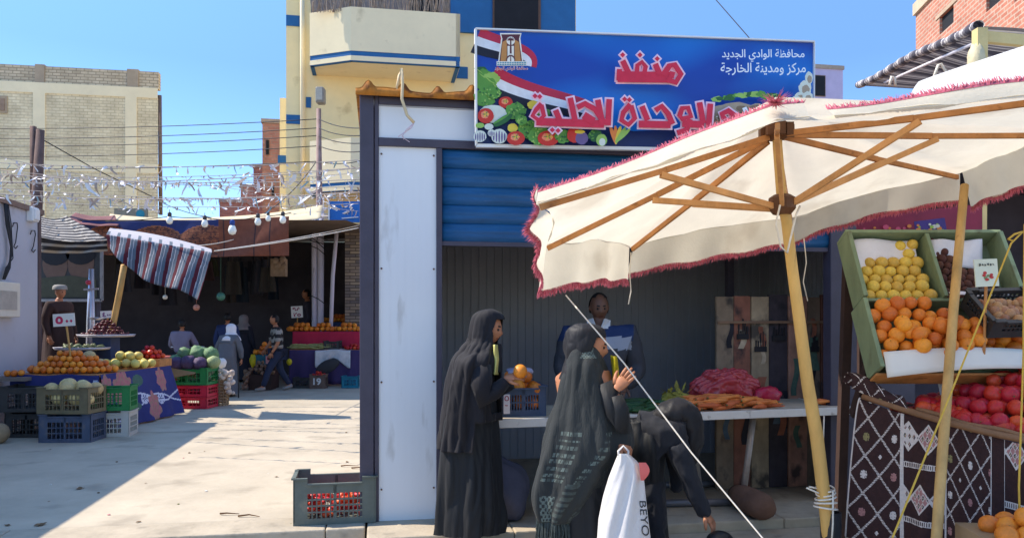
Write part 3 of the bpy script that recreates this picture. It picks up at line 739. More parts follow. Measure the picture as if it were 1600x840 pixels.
# big words, drawn as strokes: pale edge first, red on top
words = [([(965, 120), (1050, 121)], 17), ([(968, 108), (967, 126)], 8), ([(973, 95), (983, 116)], 9), ([(995, 116), (996, 102), (1003, 97), (1009, 104), (1006, 118)], 7), ([(1024, 100), (1031, 117)], 9),
         ([(1036, 118), (1046, 103), (1054, 101), (1064, 116), (1056, 129), (1042, 124)], 9), ([(1046, 116), (1054, 118)], 10),
         ([(838, 190), (944, 194)], 12), ([(846, 162), (838, 171), (832, 181), (842, 188), (850, 181), (846, 164)], 7), ([(868, 172), (875, 189)], 9), ([(891, 153), (899, 190)], 9),
         ([(902, 168), (914, 162), (930, 171), (944, 192)], 9), ([(912, 180), (928, 190)], 12), ([(934, 156), (942, 196)], 9), ([(952, 155), (950, 196)], 9),
         ([(985, 163), (974, 176), (971, 188), (982, 195), (992, 185), (986, 165)], 8), ([(1003, 166), (1012, 188)], 9), ([(998, 194), (1048, 195)], 11), ([(1024, 173), (1034, 166), (1044, 178), (1051, 194)], 9),
         ([(1062, 181), (1066, 169), (1075, 168), (1080, 182), (1066, 186), (1061, 178)], 8), ([(1078, 186), (1073, 203), (1058, 208)], 9), ([(1066, 193), (1100, 195)], 11), ([(1093, 160), (1099, 193)], 9), ([(1110, 162), (1107, 201)], 9),
         ([(1132, 186), (1128, 178), (1138, 173), (1148, 181)], 9), ([(1150, 183), (1138, 190), (1128, 204)], 9)]
dots = [(973, 86), (1000, 86), (1027, 92), (836, 150), (843.5, 151), (863, 203), (872, 204), (976, 155), (983.5, 156)]
def strokes(extra, mats, name):
    mm = MB()
    for pts, wd in words:
        wd = wd + extra; n = len(pts); L = []; Rr = []
        for i, p in enumerate(pts):
            a, b = pts[max(i - 1, 0)], pts[min(i + 1, n - 1)]; dx, dy = b[0] - a[0], b[1] - a[1]; ln = math.hypot(dx, dy); ex = extra / 2 * (-1 if i == 0 else 1 if i == n - 1 else 0)
            cx, cy = p[0] + dx / ln * ex, p[1] + dy / ln * ex; L.append((cx - dy / ln * wd / 2, cy + dx / ln * wd / 2)); Rr.append((cx + dy / ln * wd / 2, cy - dx / ln * wd / 2))
        for i in range(n - 1):
            l = nxt() * 1; mm.poly([S(*q, l) for q in (L[i], L[i + 1], Rr[i + 1], Rr[i])])
    for x, y in dots:
        r = 4.2 + extra * .62; l = nxt(); mm.poly([S(x + q[0] * r, y + q[1] * r, l) for q in ((0, -1), (1, 0), (0, 1), (-1, 0))])
    mm.build(name, mats, sg)
strokes(5.5, pm('letter_edge', 240, 206, 220), 'letter_edge')
strokes(0, pm('letter_red', 208, 42, 68), 'lettering')
mm = MB(); l0 = nxt()
add_text(mm, arabic('محافظة الوادي الجديد'), lambda x, y, l: S(x, y, l0 + l), (1128, 77, 1257, 97), .012)
add_text(mm, arabic('مركز ومدينة الخارجة'), lambda x, y, l: S(x, y, l0 + l), (1126, 98, 1259, 118), .012)
for pts, wd in (([(1163, 168), (1170, 184)], 7), ([(1176, 172), (1186, 186)], 6)):
    q = band(pts, -wd / 2, wd / 2)[0]; mm.poly([S(*z, nxt()) for z in q])
mm.build('lettering', pm('white_letters', 232, 236, 240), sg)
# gate emblem
m = MB(); EMB = [pm('gate_dark', 92, 44, 50), pm('gate_gold', 190, 132, 72), pm('emblem_pale', 234, 226, 210), pm('emblem_sea', 70, 140, 160), pm('emblem_red', 190, 60, 84)]
def pl(pts, mi): l = nxt(); m.poly([S(x, y, l) for x, y in pts], mi)
pl([(781, 52), (815, 52), (813, 60), (818, 100), (778, 100), (783, 60)], 2)
pl([(783, 54), (813, 54), (811, 61), (816, 98), (780, 98), (785, 61)], 0)
pl([(785, 66), (792, 62), (792, 97), (782, 97)], 1); pl([(811, 66), (804, 62), (804, 97), (814, 97)], 1)
pl([(793, 72), (803, 72), (803, 97), (793, 97)], 2); blob(798, 64, 6.5, 6.5, 2); pl([(797, 62), (799, 62), (799.5, 84), (796.5, 84)], 0)
for k in range(7): blob(798 + math.cos(k * .52 - 3.14) * 3, 63 + math.sin(k * .52 - 3.14) * 2, 3, .8, 0, 0, 8, k * .52)
blob(798, 94, 7, 8, 0); blob(798, 95, 5.6, 6.6, 2); pl([(797.5, 87), (798.5, 87), (799, 99), (797, 99)], 0)
pl([(776, 96), (823, 96), (823, 103), (776, 103)], 2)
for r in range(2):
    for k in range(12): blob(778.5 + k * 3.8, 98 + r * 3, 1.7, 1, 3, 0, 8)
l1 = nxt(); add_text(m, arabic('محافظة الوادي الجديد'), lambda x, y, l: S(x, y, l1 + l), (773, 104, 825, 112), .05, 2)
l1 = nxt() + .002; add_text(m, arabic('محافظة الوادي الجديد'), lambda x, y, l: S(x, y, l1 + l), (773.5, 104.5, 824.5, 111.5), .005, 4)
m.build('emblem', EMB, sg)

# ============================================================ parasol
UM = root('market_parasol', P(1292, 905, 4.75), 'cream canvas market parasol with pink fringe on a yellow wooden pole', 'parasol')
canvas = M('canvas_cream', (.77, .695, .55, 1), .85, .08, 3, .15, 60, transl=.48, stain=((.46, .37, .26, 1), 1.9, .57, .5))
fringe_m = M('pink_fringe', c(204, 108, 122), .8, .35, 30, .1, transl=.25)
HUB = P(1213, 205, 4.3); TOP = P(1212, 152, 4.3); LOW = P(1222, 318, 4.33)
KS = 4.3 / 4.6
def hp(dx, dy, px, py):
    d = HUB.y + dy * KS; return P(px, py, d)
rim = [hp(0, -.65, 838, 318), hp(0, .25, 850, 384), hp(0, 1.05, 985, 386), hp(0, 1.35, 1236, 340), hp(0, .95, 1500, 272), hp(0, .15, 1690, 205), hp(0, -.95, 1700, 140), hp(0, -1.15, 1215, 188)]
nR = 8; SUB = 10
def rimpt(t):  # t in 0..8
    i = int(t) % nR; f = t - int(t); p = rim[i].lerp(rim[(i + 1) % nR], f); sag = math.sin(math.pi * f)
    p = p + (HUB - p) * .05 * sag; p.z -= .0 * sag
    return p
def can(u, v):
    t = u * nR; e = rimpt(t); f = t - int(t); p = TOP.lerp(e, v)
    p.z -= .05 * math.sin(math.pi * f) * math.sin(math.pi * v) ** .8 * (1 + .3 * math.sin(3 * t)) + .03 * math.sin(math.pi * v)
    p.z += .008 * math.sin(17 * t + 9 * v) * v + .02 * (NZ.noise(V((p.x * 4, p.y * 4, 1))) + .5 * NZ.noise(V((p.x * 11, p.y * 5, 3)))) * v ** .5
    return p
mb = MB(); mb.grid(can, nR * SUB, 14, closed=True)
cn = mb.build('canopy', canvas, UM, smooth=True)
# valance: rim index range, drop vector per sample
def valance(t0, t1, drop, nseg, name, wave=.02):
    m = MB()
    def fn(u, v):
        t = lerp(t0, t1, u); p = rimpt(t); d = drop(u); return p + d * (v * 1.05 - .05) + (p - HUB).normalized() * wave * math.sin(t * 19) * v
    m.grid(fn, nseg, 4); o = m.build('valance', canvas, UM, smooth=True)
    mf = MB()
    for k in range(nseg * 24):
        u = (k + rnd(0, 1)) / (nseg * 24); b = fn(min(1, u), 1); d = drop(u).normalized(); q = (d * rnd(.018, .042) + V((rnd(-.016, .016), rnd(-.016, .016), rnd(-.012, .012))))
        sd = V((rnd(-1, 1), rnd(-1, 1), rnd(-.4, .4))).normalized() * .0027
        mf.add([b - sd - d * .01, b + sd - d * .01, b + q * .6 + sd, b + q, b + q * .6 - sd], [(0, 1, 2, 3, 4)])
    mf.grid(lambda u, v: fn(u, 1) + drop(u).normalized() * (-.008 + .02 * v) - (fn(u, 1) - HUB).normalized() * -.004, nseg, 1)
    mf.build('fringe', fringe_m, o)
    return o
dn_ = V((0, 0, -1))
left_out = (rim[0] - HUB); left_out.z = 0; left_out.normalize()
valance(.0, 1.0, lambda u: (V((.01, .12, .10)).lerp(V((-.11, .0, -.05)), min(1, u / .42)) if u < .42 else V((-.11, 0, -.05)).lerp(V((-.03, -.01, -.27)), (u - .42) / .58)), 26, 'v')
valance(1.0, 1.98, lambda u: V((-.03 + .02 * u, 0, -.27 + .03 * u)), 26, 'v')
valance(2.02, 4.0, lambda u: V((-.04 + .05 * u, .03, -.185 - .025 * math.sin(6 * u))), 46, 'v')
valance(4.03, 5.4, lambda u: V((.06, .02, -.23)), 26, 'v')
# the near valance is flipped up on to the canopy
valance(6.9, 8.0, lambda u: V((.03, .14, .105 + .012 * math.sin(7 * u))) * (1 - .08 * math.sin(9 * u)) * (1 - .3 * u), 30, 'v', .012)
valance(5.9, 6.82, lambda u: V((.0, .06, .06 + .02 * math.sin(5 * u))) * 1.1, 30, 'v', .012)
# tuft on the finial
mf = MB()
for k in range(160):
    a = rnd(0, 6.28); d = V((math.cos(a), math.sin(a), rnd(-.4, .9))).normalized() * rnd(.03, .085); sd = V((rnd(-1, 1), rnd(-1, 1), 0)).normalized() * .005; b = P(1212, 158, 3.25) + V((0, 0, -.01))
    mf.add([b - sd, b + sd, b + d], [(0, 1, 2)])
mf.build('fringe_tuft', fringe_m, UM)
# pole, hubs, ribs, struts
pm_ = [P(1292, 812, 4.73), P(1276, 680, 4.65), P(1262, 600, 4.58), P(1249, 500, 4.5), P(1238, 420, 4.42), P(1229, 345, 4.36), P(1222, 318, 4.33), P(1215, 230, 4.31), P(1212, 165, 4.3)]
mb = MB(); mb.tube([P(1297, 880, 4.74)] + pm_, [.039, .039, .039, .036, .034, .031, .03, .028, .026, .025, .024], 14)
mb.build('pole', M('yellow_pole_wood', c(218, 172, 98), .6, .22, 5, .3, 22, stretch=(1, 1, .2), stain=(c(110, 66, 26), 26, .68, .9)), UM, smooth=True)
mb = MB(); mb.lathe([(.05, -.06), (.075, -.03), (.075, .03), (.045, .05)], LOW, 12); mb.build('runner', M('dark_wood', c(96, 60, 34), .6, .3), UM)
mb = MB(); mb.lathe([(.04, -.05), (.07, -.03), (.07, .04), (.05, .05)], HUB, 12)
for k in range(8): mb.box(HUB + V((math.cos(k * .785) * .075, math.sin(k * .785) * .075, 0)), (.04, .04, .07))
mb.build('hub', M('dark_wood', c(96, 60, 34)), UM)
joints = [P(1065, 258, 4.0), P(1030, 297, 4.42), P(1108, 290, 4.78), None, P(1425, 201 + 2, 4.78), P(1500, 212, 4.42), P(1352, 182, 3.85), None]
for i in range(nR):
    a = HUB + (rim[i] - HUB).normalized() * .06; e = HUB.lerp(rim[i], .985)
    b0 = V(a); b0.z -= 0; mid = HUB.lerp(rim[i], .5); mid.z -= .028
    mb = MB(); up = V((0, 0, 1)); mb.bar(a - V((0, 0, .02)), mid, .023, .034); mb.bar(mid, e - V((0, 0, .025)), .021, .031)
    rb_ = mb.build('rib', wood_b, UM, bevel=.003)
    j = HUB.lerp(rim[i], .52); j.z -= .045
    mb = MB(); mb.bar(LOW + (rim[i] - HUB).normalized() * .06, j, .024, .033)
    mb.build('strut', M('strut_wood', c(204, 148, 92), .6, .25, 8, .2, stretch=(1, 1, .3)), UM, bevel=.003)
mb = MB(); mb.lathe([(.05, -.14), (.062, -.14), (.062, .42), (.05, .42), (.05, .3)], P(1298, 905, 4.745) * 1 + V((0, 0, 0)), 20)
e0 = P(1298, 905, 4.745); mb.lathe([(.22, -.16 - 0), (.22, -.13), (.07, -.10)], V((e0.x, e0.y, 0)), 24)
st = mb.build('stand', M('black_pipe', (.03, .03, .034, 1), .4, .2, 5, .05), UM, smooth=40)
mb = MB(); kz = P(1290, 762, 4.72)
for k in range(5): mb.tube([kz + V((math.cos(a) * (.052 + .004 * k), math.sin(a) * (.052 + .004 * k), -.03 * k + .012 * math.sin(a + k))) for a in [q * .5236 for q in range(13)]], .006, 5)
mb.tube([kz + V((-.05, -.02, 0)), kz + V((-.11, -.03, .015)), kz + V((-.13, -.03, .01)), kz + V((-.06, -.05, -.02))], .006, 5)
mb.tube([kz + V((-.03, -.05, 0)), kz + V((-.04, -.055, .2)), kz + V((-.03, -.05, .45))], .004, 5)
mb.tube([kz + V((.02, -.06, 0)), kz + V((.02, -.06, -.2)), kz + V((.01, -.06, -.35))], .006, 5)
tag(mb.build('tie_rope', rope_w, smooth=True), 'pale rope knotted round the foot of the yellow parasol pole', 'rope'); mb = MB()
mb.tube([P(1219, 320, 4.2), P(1212, 350, 4.2), P(1220, 385, 4.22), P(1230, 395, 4.25), P(1238, 360, 4.24), P(1244, 335, 4.24), P(1250, 322, 4.28)], .006, 5)
tag(mb.build('tie_rope', rope_w, smooth=True), 'pale cord loop hanging from the runner of the parasol', 'rope')
# loose threads from the canopy
for pts, lab in (([(986, 394), (984, 430), (986, 455), (982, 475)], 'loose pale thread hanging from the left rib end of the parasol'), ([(1256, 372), (1260, 410), (1255, 440), (1262, 470)], 'loose pale thread hanging beside the parasol pole')):
    mb = MB(); d = 5.2 if pts[0][0] < 1000 else 5.3; mb.tube([P(x, y, d) for x, y in pts], .004, 5); tag(mb.build('loose_thread', rope_w, smooth=True), lab, 'thread')
mb = MB(); mb.tube([P(884, 461, 4.55), P(975, 567, 4.35), P(1080, 706, 4.1), P(1190, 838, 3.9), P(1290, 960, 3.7)], .0042, 6)
tag(mb.build('guy_rope', rope_w, smooth=True), 'taut white rope running from the low corner of the parasol down past the women', 'rope')
# prop pole under the far corner
mb = MB(); mb.tube([P(1507, 290, 5.1), P(1490, 480, 4.72), P(1473, 700, 4.28), P(1462, 860, 4.0), P(1452, 1010, 3.75)], [.026, .028, .028, .027, .025], 12)
tag(mb.build('prop_pole', wood_y, smooth=True), 'slim pale wooden prop under the right corner of the parasol by the fruit boxes', 'pole')
# ============================================================ crates and fruit makers
def crate(name, label, cat, loc, size, rz, mat, group=None, dip=.025, nsl=9, rails=2, parent=None):
    w_, d_, h_ = size; o = root(name, loc, label, cat, group); o.rotation_euler[2] = 0
    rm = Matrix.Rotation(rz, 3, 'Z'); X, Y = rm @ V((1, 0, 0)), rm @ V((0, 1, 0)); Z = V((0, 0, 1)); L = V(loc)
    t = .012
    m = MB(); m.box(L + Z * .012, (w_, d_, .024), X, Y); m.build('crate_base', mat, o)
    for sx, sy in ((0, -1), (0, 1), (-1, 0), (1, 0)):
        m = MB(); ln = w_ if sy else d_; ax, nx = (X, Y * sy) if sy else (Y, X * sx); c0 = L + nx * ((d_ if sy else w_) / 2 - t / 2)
        def bxx(u0, u1, z0, z1, th=t): m.box(c0 + ax * (u0 + u1) / 2 + Z * (z0 + z1) / 2, (u1 - u0, th, z1 - z0), ax, nx)
        e = ln * .17 if sy else ln * .14
        bxx(-ln / 2, -ln / 2 + e, .024, h_); bxx(ln / 2 - e, ln / 2, .024, h_)
        i0, i1 = -ln / 2 + e, ln / 2 - e; top = h_ - (dip if sy else .005)
        bxx(i0, i1, .024, .05); bxx(i0, i1, top - h_ * .2, top)
        for k in range(rails): z = lerp(.05, top - h_ * .2, (k + 1) / (rails + 1)); bxx(i0, i1, z - .006, z + .006)
        n = max(3, int(nsl * (i1 - i0) / (w_ * .66)))
        for k in range(1, n): u = lerp(i0, i1, k / n); bxx(u - .005, u + .005, .05, top - h_ * .2, t * .7)
        if sy: bxx(-.012, .012, .05, top)
        # rim lip
        for (u0, u1, z) in ((-ln / 2, -ln / 2 + e, h_), (ln / 2 - e, ln / 2, h_), (i0, i1, top)): m.box(c0 + nx * .006 + ax * (u0 + u1) / 2 + Z * z, (u1 - u0, .03, .012), ax, nx)
        m.build('side_panel', mat, o)
    return o
FM = {}
def fruit_mesh(kind, mat, r=1.0, sq=(1, 1, 1), fn=None, n=16, extra=None):
    m = MB(); m.sphere((0, 0, 0), r, sq, n, max(6, n * 2 // 3), fn=fn)
    if extra: extra(m)
    o = m.build('x', mat if isinstance(mat, list) else [mat], None, smooth=True); me = o.data; bpy.data.objects.remove(o); me.name = kind; FM[kind] = me; return me
def scatter(kind, mesh, pos, r, label, group, cat, jit=.08, name=None):
    for p in pos:
        o = bpy.data.objects.new(name or kind, mesh); COL.objects.link(o); o.location = p; s = r * rnd(1 - jit * 1.3, 1 + jit); o.scale = (s, s, s)
        o.rotation_euler = (rnd(0, 6.28), rnd(0, 6.28), rnd(0, 6.28)); tag(o, label, cat, group)
def heap(ctr, rx, ry, h, r, rz=0, peak=(0, 0), keep=None):
    """fruit centres on the shell of a hex packed heap"""
    out = []; k = 0; lz = r * 1.55; rm = Matrix.Rotation(rz, 3, 'Z')
    layers = max(1, int((h - r) / lz) + 1)
    def inside(x, y, f):
        return f > 0 and ((x - peak[0] * (1 - f)) / (rx * f)) ** 2 + ((y - peak[1] * (1 - f)) / (ry * f)) ** 2 <= 1
    for k in range(layers):
        f = 1 - k / layers * .97; f2 = 1 - (k + 1.35) / layers * .97; row = 0; y = -ry
        while y < ry:
            x = -rx + (row % 2) * r + (k % 2) * r
            while x < rx:
                if inside(x, y, f) and not (k + 1 < layers and inside(x, y, f2)):
                    p = V((x + rnd(-.16, .16) * r, y + rnd(-.16, .16) * r, r + k * lz + rnd(-.1, .1) * r)); p = rm @ p + V(ctr)
                    if not keep or keep(p): out.append(p)
                x += 2 * r
            y += 1.74 * r; row += 1
    return out
orange_m = M('orange_peel', (.76, .215, .02, 1), .45, .16, 3, .14, 90, spec=.4, obj=.24)
def tip(col):
    return lambda m: m.sphere((0, 0, .97), .09, (1, 1, .4), 6, 4, mi=1)
stem_m = M('stem_green', c(92, 104, 52), .8)
orange = fruit_mesh('orange', [orange_m, stem_m], 1, (1, 1, .95), lambda d: -.04 * math.exp(-((1 - abs(d.z)) / .06)), 16, tip(0))
tomato_m = M('tomato_skin', (.56, .034, .018, 1), .38, .2, 4, .02, spec=.35, obj=.24)
tomato = fruit_mesh('tomato', [tomato_m, stem_m], 1, (1, 1, .85), lambda d: .03 * math.sin(5 * math.atan2(d.y, d.x)) * (1 - abs(d.z)) - .1 * math.exp(-((1 - d.z) / .06)), 18, tip(0))
guava_m = M('yellow_guava', (.72, .46, .07, 1), .45, .2, 3, .06, 50, obj=.16)
guava = fruit_mesh('guava', [guava_m, M('stem_brown', c(70, 50, 34), .9)], 1, (1, 1, 1.06), None, 16, tip(0))
kiwi = fruit_mesh('kiwi', [M('kiwi_skin', c(98, 60, 50), .9, .25, 9, .2, 80, obj=.2)], 1, (1, 1, 1.15), None, 14)
melon_m = M('melon_rind', (.66, .5, .22, 1), .6, .2, 4, .3, 30, obj=.2)
melon = fruit_mesh('melon', [melon_m, stem_m], 1, (1, 1, 1.08), lambda d: .012 * math.cos(10 * math.atan2(d.y, d.x)), 18, tip(0))
onion = fruit_mesh('onion', [M('onion_skin', c(172, 120, 84), .5, .3, 6, .1, 30, obj=.3, stretch=(1, 1, .2))], 1, (1, 1, .95), lambda d: .25 * max(0, d.z - .85), 14)
pear = fruit_mesh('pear', [M('pear_skin', (.68, .52, .13, 1), .5, .15, 5, .05, obj=.15)], 1, (.92, .92, 1.1), lambda d: -.2 * max(0, d.z) ** 2, 14)

# ============================================================ the crate at the kerb
gcr = M('grey_green_plastic', c(96, 102, 94), .5, .16, 7, .08, stain=(c(140, 132, 112), 8, .62, .6))
GX = V((math.cos(TH), math.sin(TH), 0))
pc = (G(455, 822) + G(589, 816)) / 2 + N * .19
crate('plastic_crate', 'grey green plastic crate with red bits inside at the kerb by the kiosk post', 'crate', V((pc.x, pc.y, .004)), (.63, .38, .36), TH + R(1.2), gcr, dip=.045, nsl=13, rails=3)
strw = fruit_mesh('strawberry', [M('red_berry', (.62, .05, .03, 1), .45, .25, 8, .15, obj=.3), stem_m], 1, (.8, .8, 1.15), lambda d: -.2 * max(0, -d.z) ** 2, 12, tip(0))
pos = []
for k in range(150):
    p = V((rnd(-.27, .27), rnd(-.14, .14), 0)); p.z = .05 + rnd(0, .17); pos.append(V((pc.x, pc.y, 0)) + Matrix.Rotation(TH, 3, 'Z') @ p)
red_p = fruit_mesh('red_pepper', [M('red_pepper_skin', (.75, .07, .035, 1), .35, .2, 6, .05, obj=.3), stem_m], 1, (.7, .7, 1.4), lambda d: -.25 * max(0, -d.z), 12, tip(0))
scatter('red_pepper', red_p, pos, .028, 'small red pepper in the grey green crate at the kerb', 'red peppers in the kerb crate', 'pepper')
# dry sticks
for k in range(4):
    mb = MB(); x, y = 350 + k * 12 + rnd(-4, 4), 803 + rnd(-4, 4); x, y = (x, y)
    p = G(rnd(340, 375), rnd(803, 812)) if k < 2 else G(rnd(520, 560), rnd(722, 740)); mb.tube([p + V((0, 0, .012)), p + V((rnd(.05, .12), rnd(-.02, .02), .02)), p + V((rnd(.15, .22), rnd(-.03, .03), .012))], [.008, .006, .003], 5)
    tag(mb.build('dry_stick', M('dry_leaf', c(96, 66, 40), .9, .3)), 'small dry stick lying on the pale market paving', 'stick', 'dry sticks on the paving')

LM = [M('litter_paper', c(216, 208, 196), .8, .1), M('litter_leaf', c(104, 110, 60), .8, .3), M('litter_brown', c(110, 86, 60), .9, .3), M('litter_pink', c(200, 130, 130), .7, .2)]
for k in range(34):
    px, py = rnd(10, 555), rnd(628, 822); p = G(px, py); s_ = rnd(.006, .018) * (1 if k % 6 else 1.6); m = MB(); a_ = rnd(0, 6)
    if k % 3: m.sphere(p + V((0, 0, s_ * .3)), s_, (1, rnd(.5, 1), .5), 7, 5, fn=lambda d: .2 * math.sin(5 * d.x + 3 * d.y))
    else: m.grid(lambda u, v: p + V(((u - .5) * s_ * 3 * math.cos(a_) - (v - .5) * s_ * 2 * math.sin(a_), (u - .5) * s_ * 3 * math.sin(a_) + (v - .5) * s_ * 2 * math.cos(a_), .004 + .4 * s_ * abs(math.sin(3 * u + 2 * v + a_)))), 4, 3)
    tag(m.build('litter_scrap', LM[(2, 0, 1, 2, 2, 3)[k % 6]]), 'small scrap of litter lying on the pale market paving', 'litter', 'litter scraps on the paving')
# ============================================================ the white table in the kiosk opening
TZ = .84
t0, t1 = P(779, 664, 5.8), P(1331, 641, 6.64); t0.z = t1.z = TZ; tu = (t1 - t0).normalized(); tv = V((-tu.y, tu.x, 0)); TL_ = (t1 - t0).length
def T(u, v, z=0): return t0 + tu * u + tv * v + V((0, 0, z))
tb = root('market_table', T(1.2, .4, -TZ), 'long white painted table with splayed metal legs in the kiosk opening', 'table')
twhite = M('chipped_white_paint', c(222, 214, 204), .55, .08, 4, .06, stain=(c(120, 96, 70), 11, .62, .7))
mb = MB(); mb.box(T(TL_ / 2, .42, -.012), (TL_, .84, .024), tu, tv); mb.build('tabletop', M('table_top_worn', c(196, 178, 152), .6, .15, 5, .08, stain=(c(120, 96, 76), 4, .58, .6)), tb)
mb = MB(); mb.box(T(TL_ / 2, -.006, -.03), (TL_, .014, .066), tu, tv); mb.box(T(-.006, .42, -.03), (.014, .84, .066), tu, tv); mb.box(T(TL_ + .006, .42, -.03), (.014, .84, .066), tu, tv)
mb.build('edge_board', twhite, tb, bevel=.003)
leg_m = M('galvanised_leg', c(164, 150, 138), .5, .2, 6, .05, metal=.3)
def tpx(px):  # u along the table for a pixel column
    r = (px - CX) / FP; return (r * t0.y - t0.x) / (tu.x - r * tu.y)
for x0, x1, dv in ((1133, 1152, .6), (1190, 1171, .12), (880, 866, .12), (905, 920, .6)):
    mb = MB(); a_ = T(tpx(x0), dv, -.06); b_ = T(tpx(x1), dv, 0); b_.z = 0; mb.tube([a_, b_], .028, 10); mb.build('leg', leg_m, tb, smooth=True)
mb = MB(); mb.bar(T(tpx(1175), .35, -.05), T(tpx(1215), .12, -.05), .05, .05); mb.bar(T(.05, .4, -.05), T(TL_ - .05, .4, -.05), .05, .05); mb.build('brace', leg_m, tb)
# crate of oranges on the table
cr2 = M('blue_grey_plastic', c(70, 82, 104), .5, .14, 6, .06, stain=(c(150, 146, 140), 9, .66, .6))
cc = T(tpx(829), .3, 0)
crate('plastic_crate', 'blue grey plastic crate of oranges on the white table end', 'crate', cc, (.36, .34, .235), TH, cr2, dip=.02, nsl=12, rails=1)
op = [cc + V((rnd(-.02, .02) + x, y, .205 + rnd(-.01, .03))) for x in (-.11, 0, .11) for y in (-.1, .01, .11)] + [cc + V((x, y, .1)) for x in (-.11, 0, .11) for y in (-.1, .01, .11)] + [cc + V((x, y - .02, .3)) for x, y in ((-.07, .03), (.05, .0))]
scatter('orange', orange, op, .054, 'orange in the blue grey crate on the white table', 'oranges in the table crate', 'fruit')
mb = MB(); pz = cc + V((0, 0, .33)); mb.sphere(pz, .09, (1.1, .9, .55), 18, 12, fn=lambda d: .14 * math.sin(7 * d.x + 3 * d.z) + .12 * math.sin(11 * d.y + 6 * d.x))
tag(mb.build('plastic_bag', M('lilac_plastic', c(190, 180, 196), .3, .1, 9, .2, transl=.3), smooth=True), 'crumpled thin lilac bag on the oranges in the table crate', 'bag')
# tag on that crate
mb = MB(); mb.box(cc + GX * -.135 - N * .176 + V((0, 0, .1)), (.05, .004, .15), GX, N); lb = tag(mb.build('price_label', M('white_paper', c(226, 220, 222), .7, .05)), 'white paper label with red marks on the table crate', 'label')
mb = MB(); add_text(mb, '٥', lambda x, y, l: cc + GX * x - N * (.179 + l) + V((0, 0, y)), (-.153, .165, -.118, .125)); add_text(mb, '٦', lambda x, y, l: cc + GX * x - N * (.179 + l) + V((0, 0, y)), (-.15, .095, -.12, .04)); mb.build('lettering', M('red_ink', c(176, 40, 70), .7), lb)
# cucumbers and herbs
cuc = MB(); cuc.tube([V((-.11 + .022 * k, 0, .008 * math.sin(k * .35))) for k in range(11)], [.004, .013, .017, .019, .019, .019, .019, .018, .016, .012, .005], 8)
o = cuc.build('x', [M('cucumber_skin', c(52, 84, 44), .45, .35, 12, .12, 60, obj=.25)], smooth=True); cme = o.data; bpy.data.objects.remove(o)
car = MB(); car.tube([V((-.1, 0, 0)), V((-.095, 0, 0)), V((-.06, 0, 0)), V((0, .004, 0)), V((.06, .0, 0)), V((.1, -.004, 0)), V((.125, -.004, 0))], [.006, .018, .021, .018, .013, .007, .002], 9); 
car.tube([V((-.1, 0, 0)), V((-.115, .004, .004))], [.008, .004], 6, mi=1)
o = car.build('x', [M('carrot_skin', (.72, .19, .045, 1), .5, .16, 14, .1, 40, obj=.2), stem_m], smooth=True); crm = o.data; bpy.data.objects.remove(o)
def lay(name, me, n, u0, u1, v0, v1, hz, label, group, cat, ang=.5, sc=(.8, 1.2)):
    for k in range(n):
        u, v = rnd(u0, u1), rnd(v0, v1); e = max(0, 1 - ((u - (u0 + u1) / 2) / ((u1 - u0) / 2)) ** 2) * max(0, 1 - ((v - (v0 + v1) / 2) / ((v1 - v0) / 2 * 1.2)) ** 2)
        o = bpy.data.objects.new(name, me); COL.objects.link(o); o.location = T(u, v, .02 + rnd(0, 1) * hz * e); o.rotation_euler = (rnd(0, 6), rnd(-.15, .15), TH + random.choice((0, math.pi)) + rnd(-ang, ang)); s = rnd(*sc); o.scale = (s, s, s); tag(o, label, cat, group)
lay('cucumber', cme, 46, tpx(985), tpx(1085), .05, .55, .07, 'dark green cucumber in the pile left of the carrots', 'cucumbers on the white table', 'cucumber', .7)
lay('carrot', crm, 95, tpx(1062), tpx(1222), .06, .42, .1, 'orange carrot in the heap on the white table', 'carrots on the white table', 'carrot', .7, (.85, 1.25))
lay('carrot', crm, 5, tpx(1298), tpx(1324), .1, .3, .02, 'orange carrot at the far right end of the white table', 'carrots at the table end', 'carrot', .3)
# pink bag
bc = T(tpx(1183), .5, .0)
def bagf(d): return .10 * math.sin(5 * d.x + 2) * math.sin(4 * d.z) + .05 * math.sin(13 * d.x + 7 * d.y) + .035 * math.sin(23 * d.y + 11 * d.z) - .12 * max(0, d.z - .2)
mb = MB(); mb.sphere(bc + V((0, 0, .145)), .18, (1.75, .95, 1.05), 110, 70, fn=bagf, rot=Matrix.Rotation(TH, 3, 'Z'))
for i, p in enumerate(mb.v): p.z = max(p.z, TZ + .004)
pinkb = M('pink_plastic', c(198, 72, 76), .22, .15, 5, .35, 22, spec=.6, transl=.25, stain=(c(222, 168, 164), 7, .6, .5))
pbg = tag(crinkle(mb.build('plastic_bag', pinkb, smooth=True), .02, 11, 1, 2, .5), 'big pink plastic bag lying behind the carrots on the table', 'bag')
mb = MB(); mb.sphere(T(tpx(1232), .3, .085), .1, (1.3, .6, .85), 24, 16, fn=lambda d: .1 * math.sin(9 * d.x) * math.sin(7 * d.z), rot=Matrix.Rotation(TH, 3, 'Z')); mb.build('patch', M('red_plastic', c(176, 34, 60), .3, .15, 6, .2), pbg, smooth=True)
mb = MB()
for k in range(26):
    p = T(tpx(1098) + rnd(-.12, .12), .45 + rnd(-.1, .1), .03 + rnd(0, .1)); d = V((rnd(-1, 1), rnd(-1, .3), rnd(.1, .9))).normalized() * rnd(.06, .11); s_ = d.cross(V((0, 0, 1))).normalized() * rnd(.015, .03)
    mb.add([p, p + d * .5 + s_, p + d, p + d * .5 - s_], [(0, 1, 2, 3)])
mb.sphere(T(tpx(1098), .45, .06), .1, (1.4, 1, .65), 16, 10, fn=lambda d: .1 * math.sin(9 * d.x + 5 * d.y))
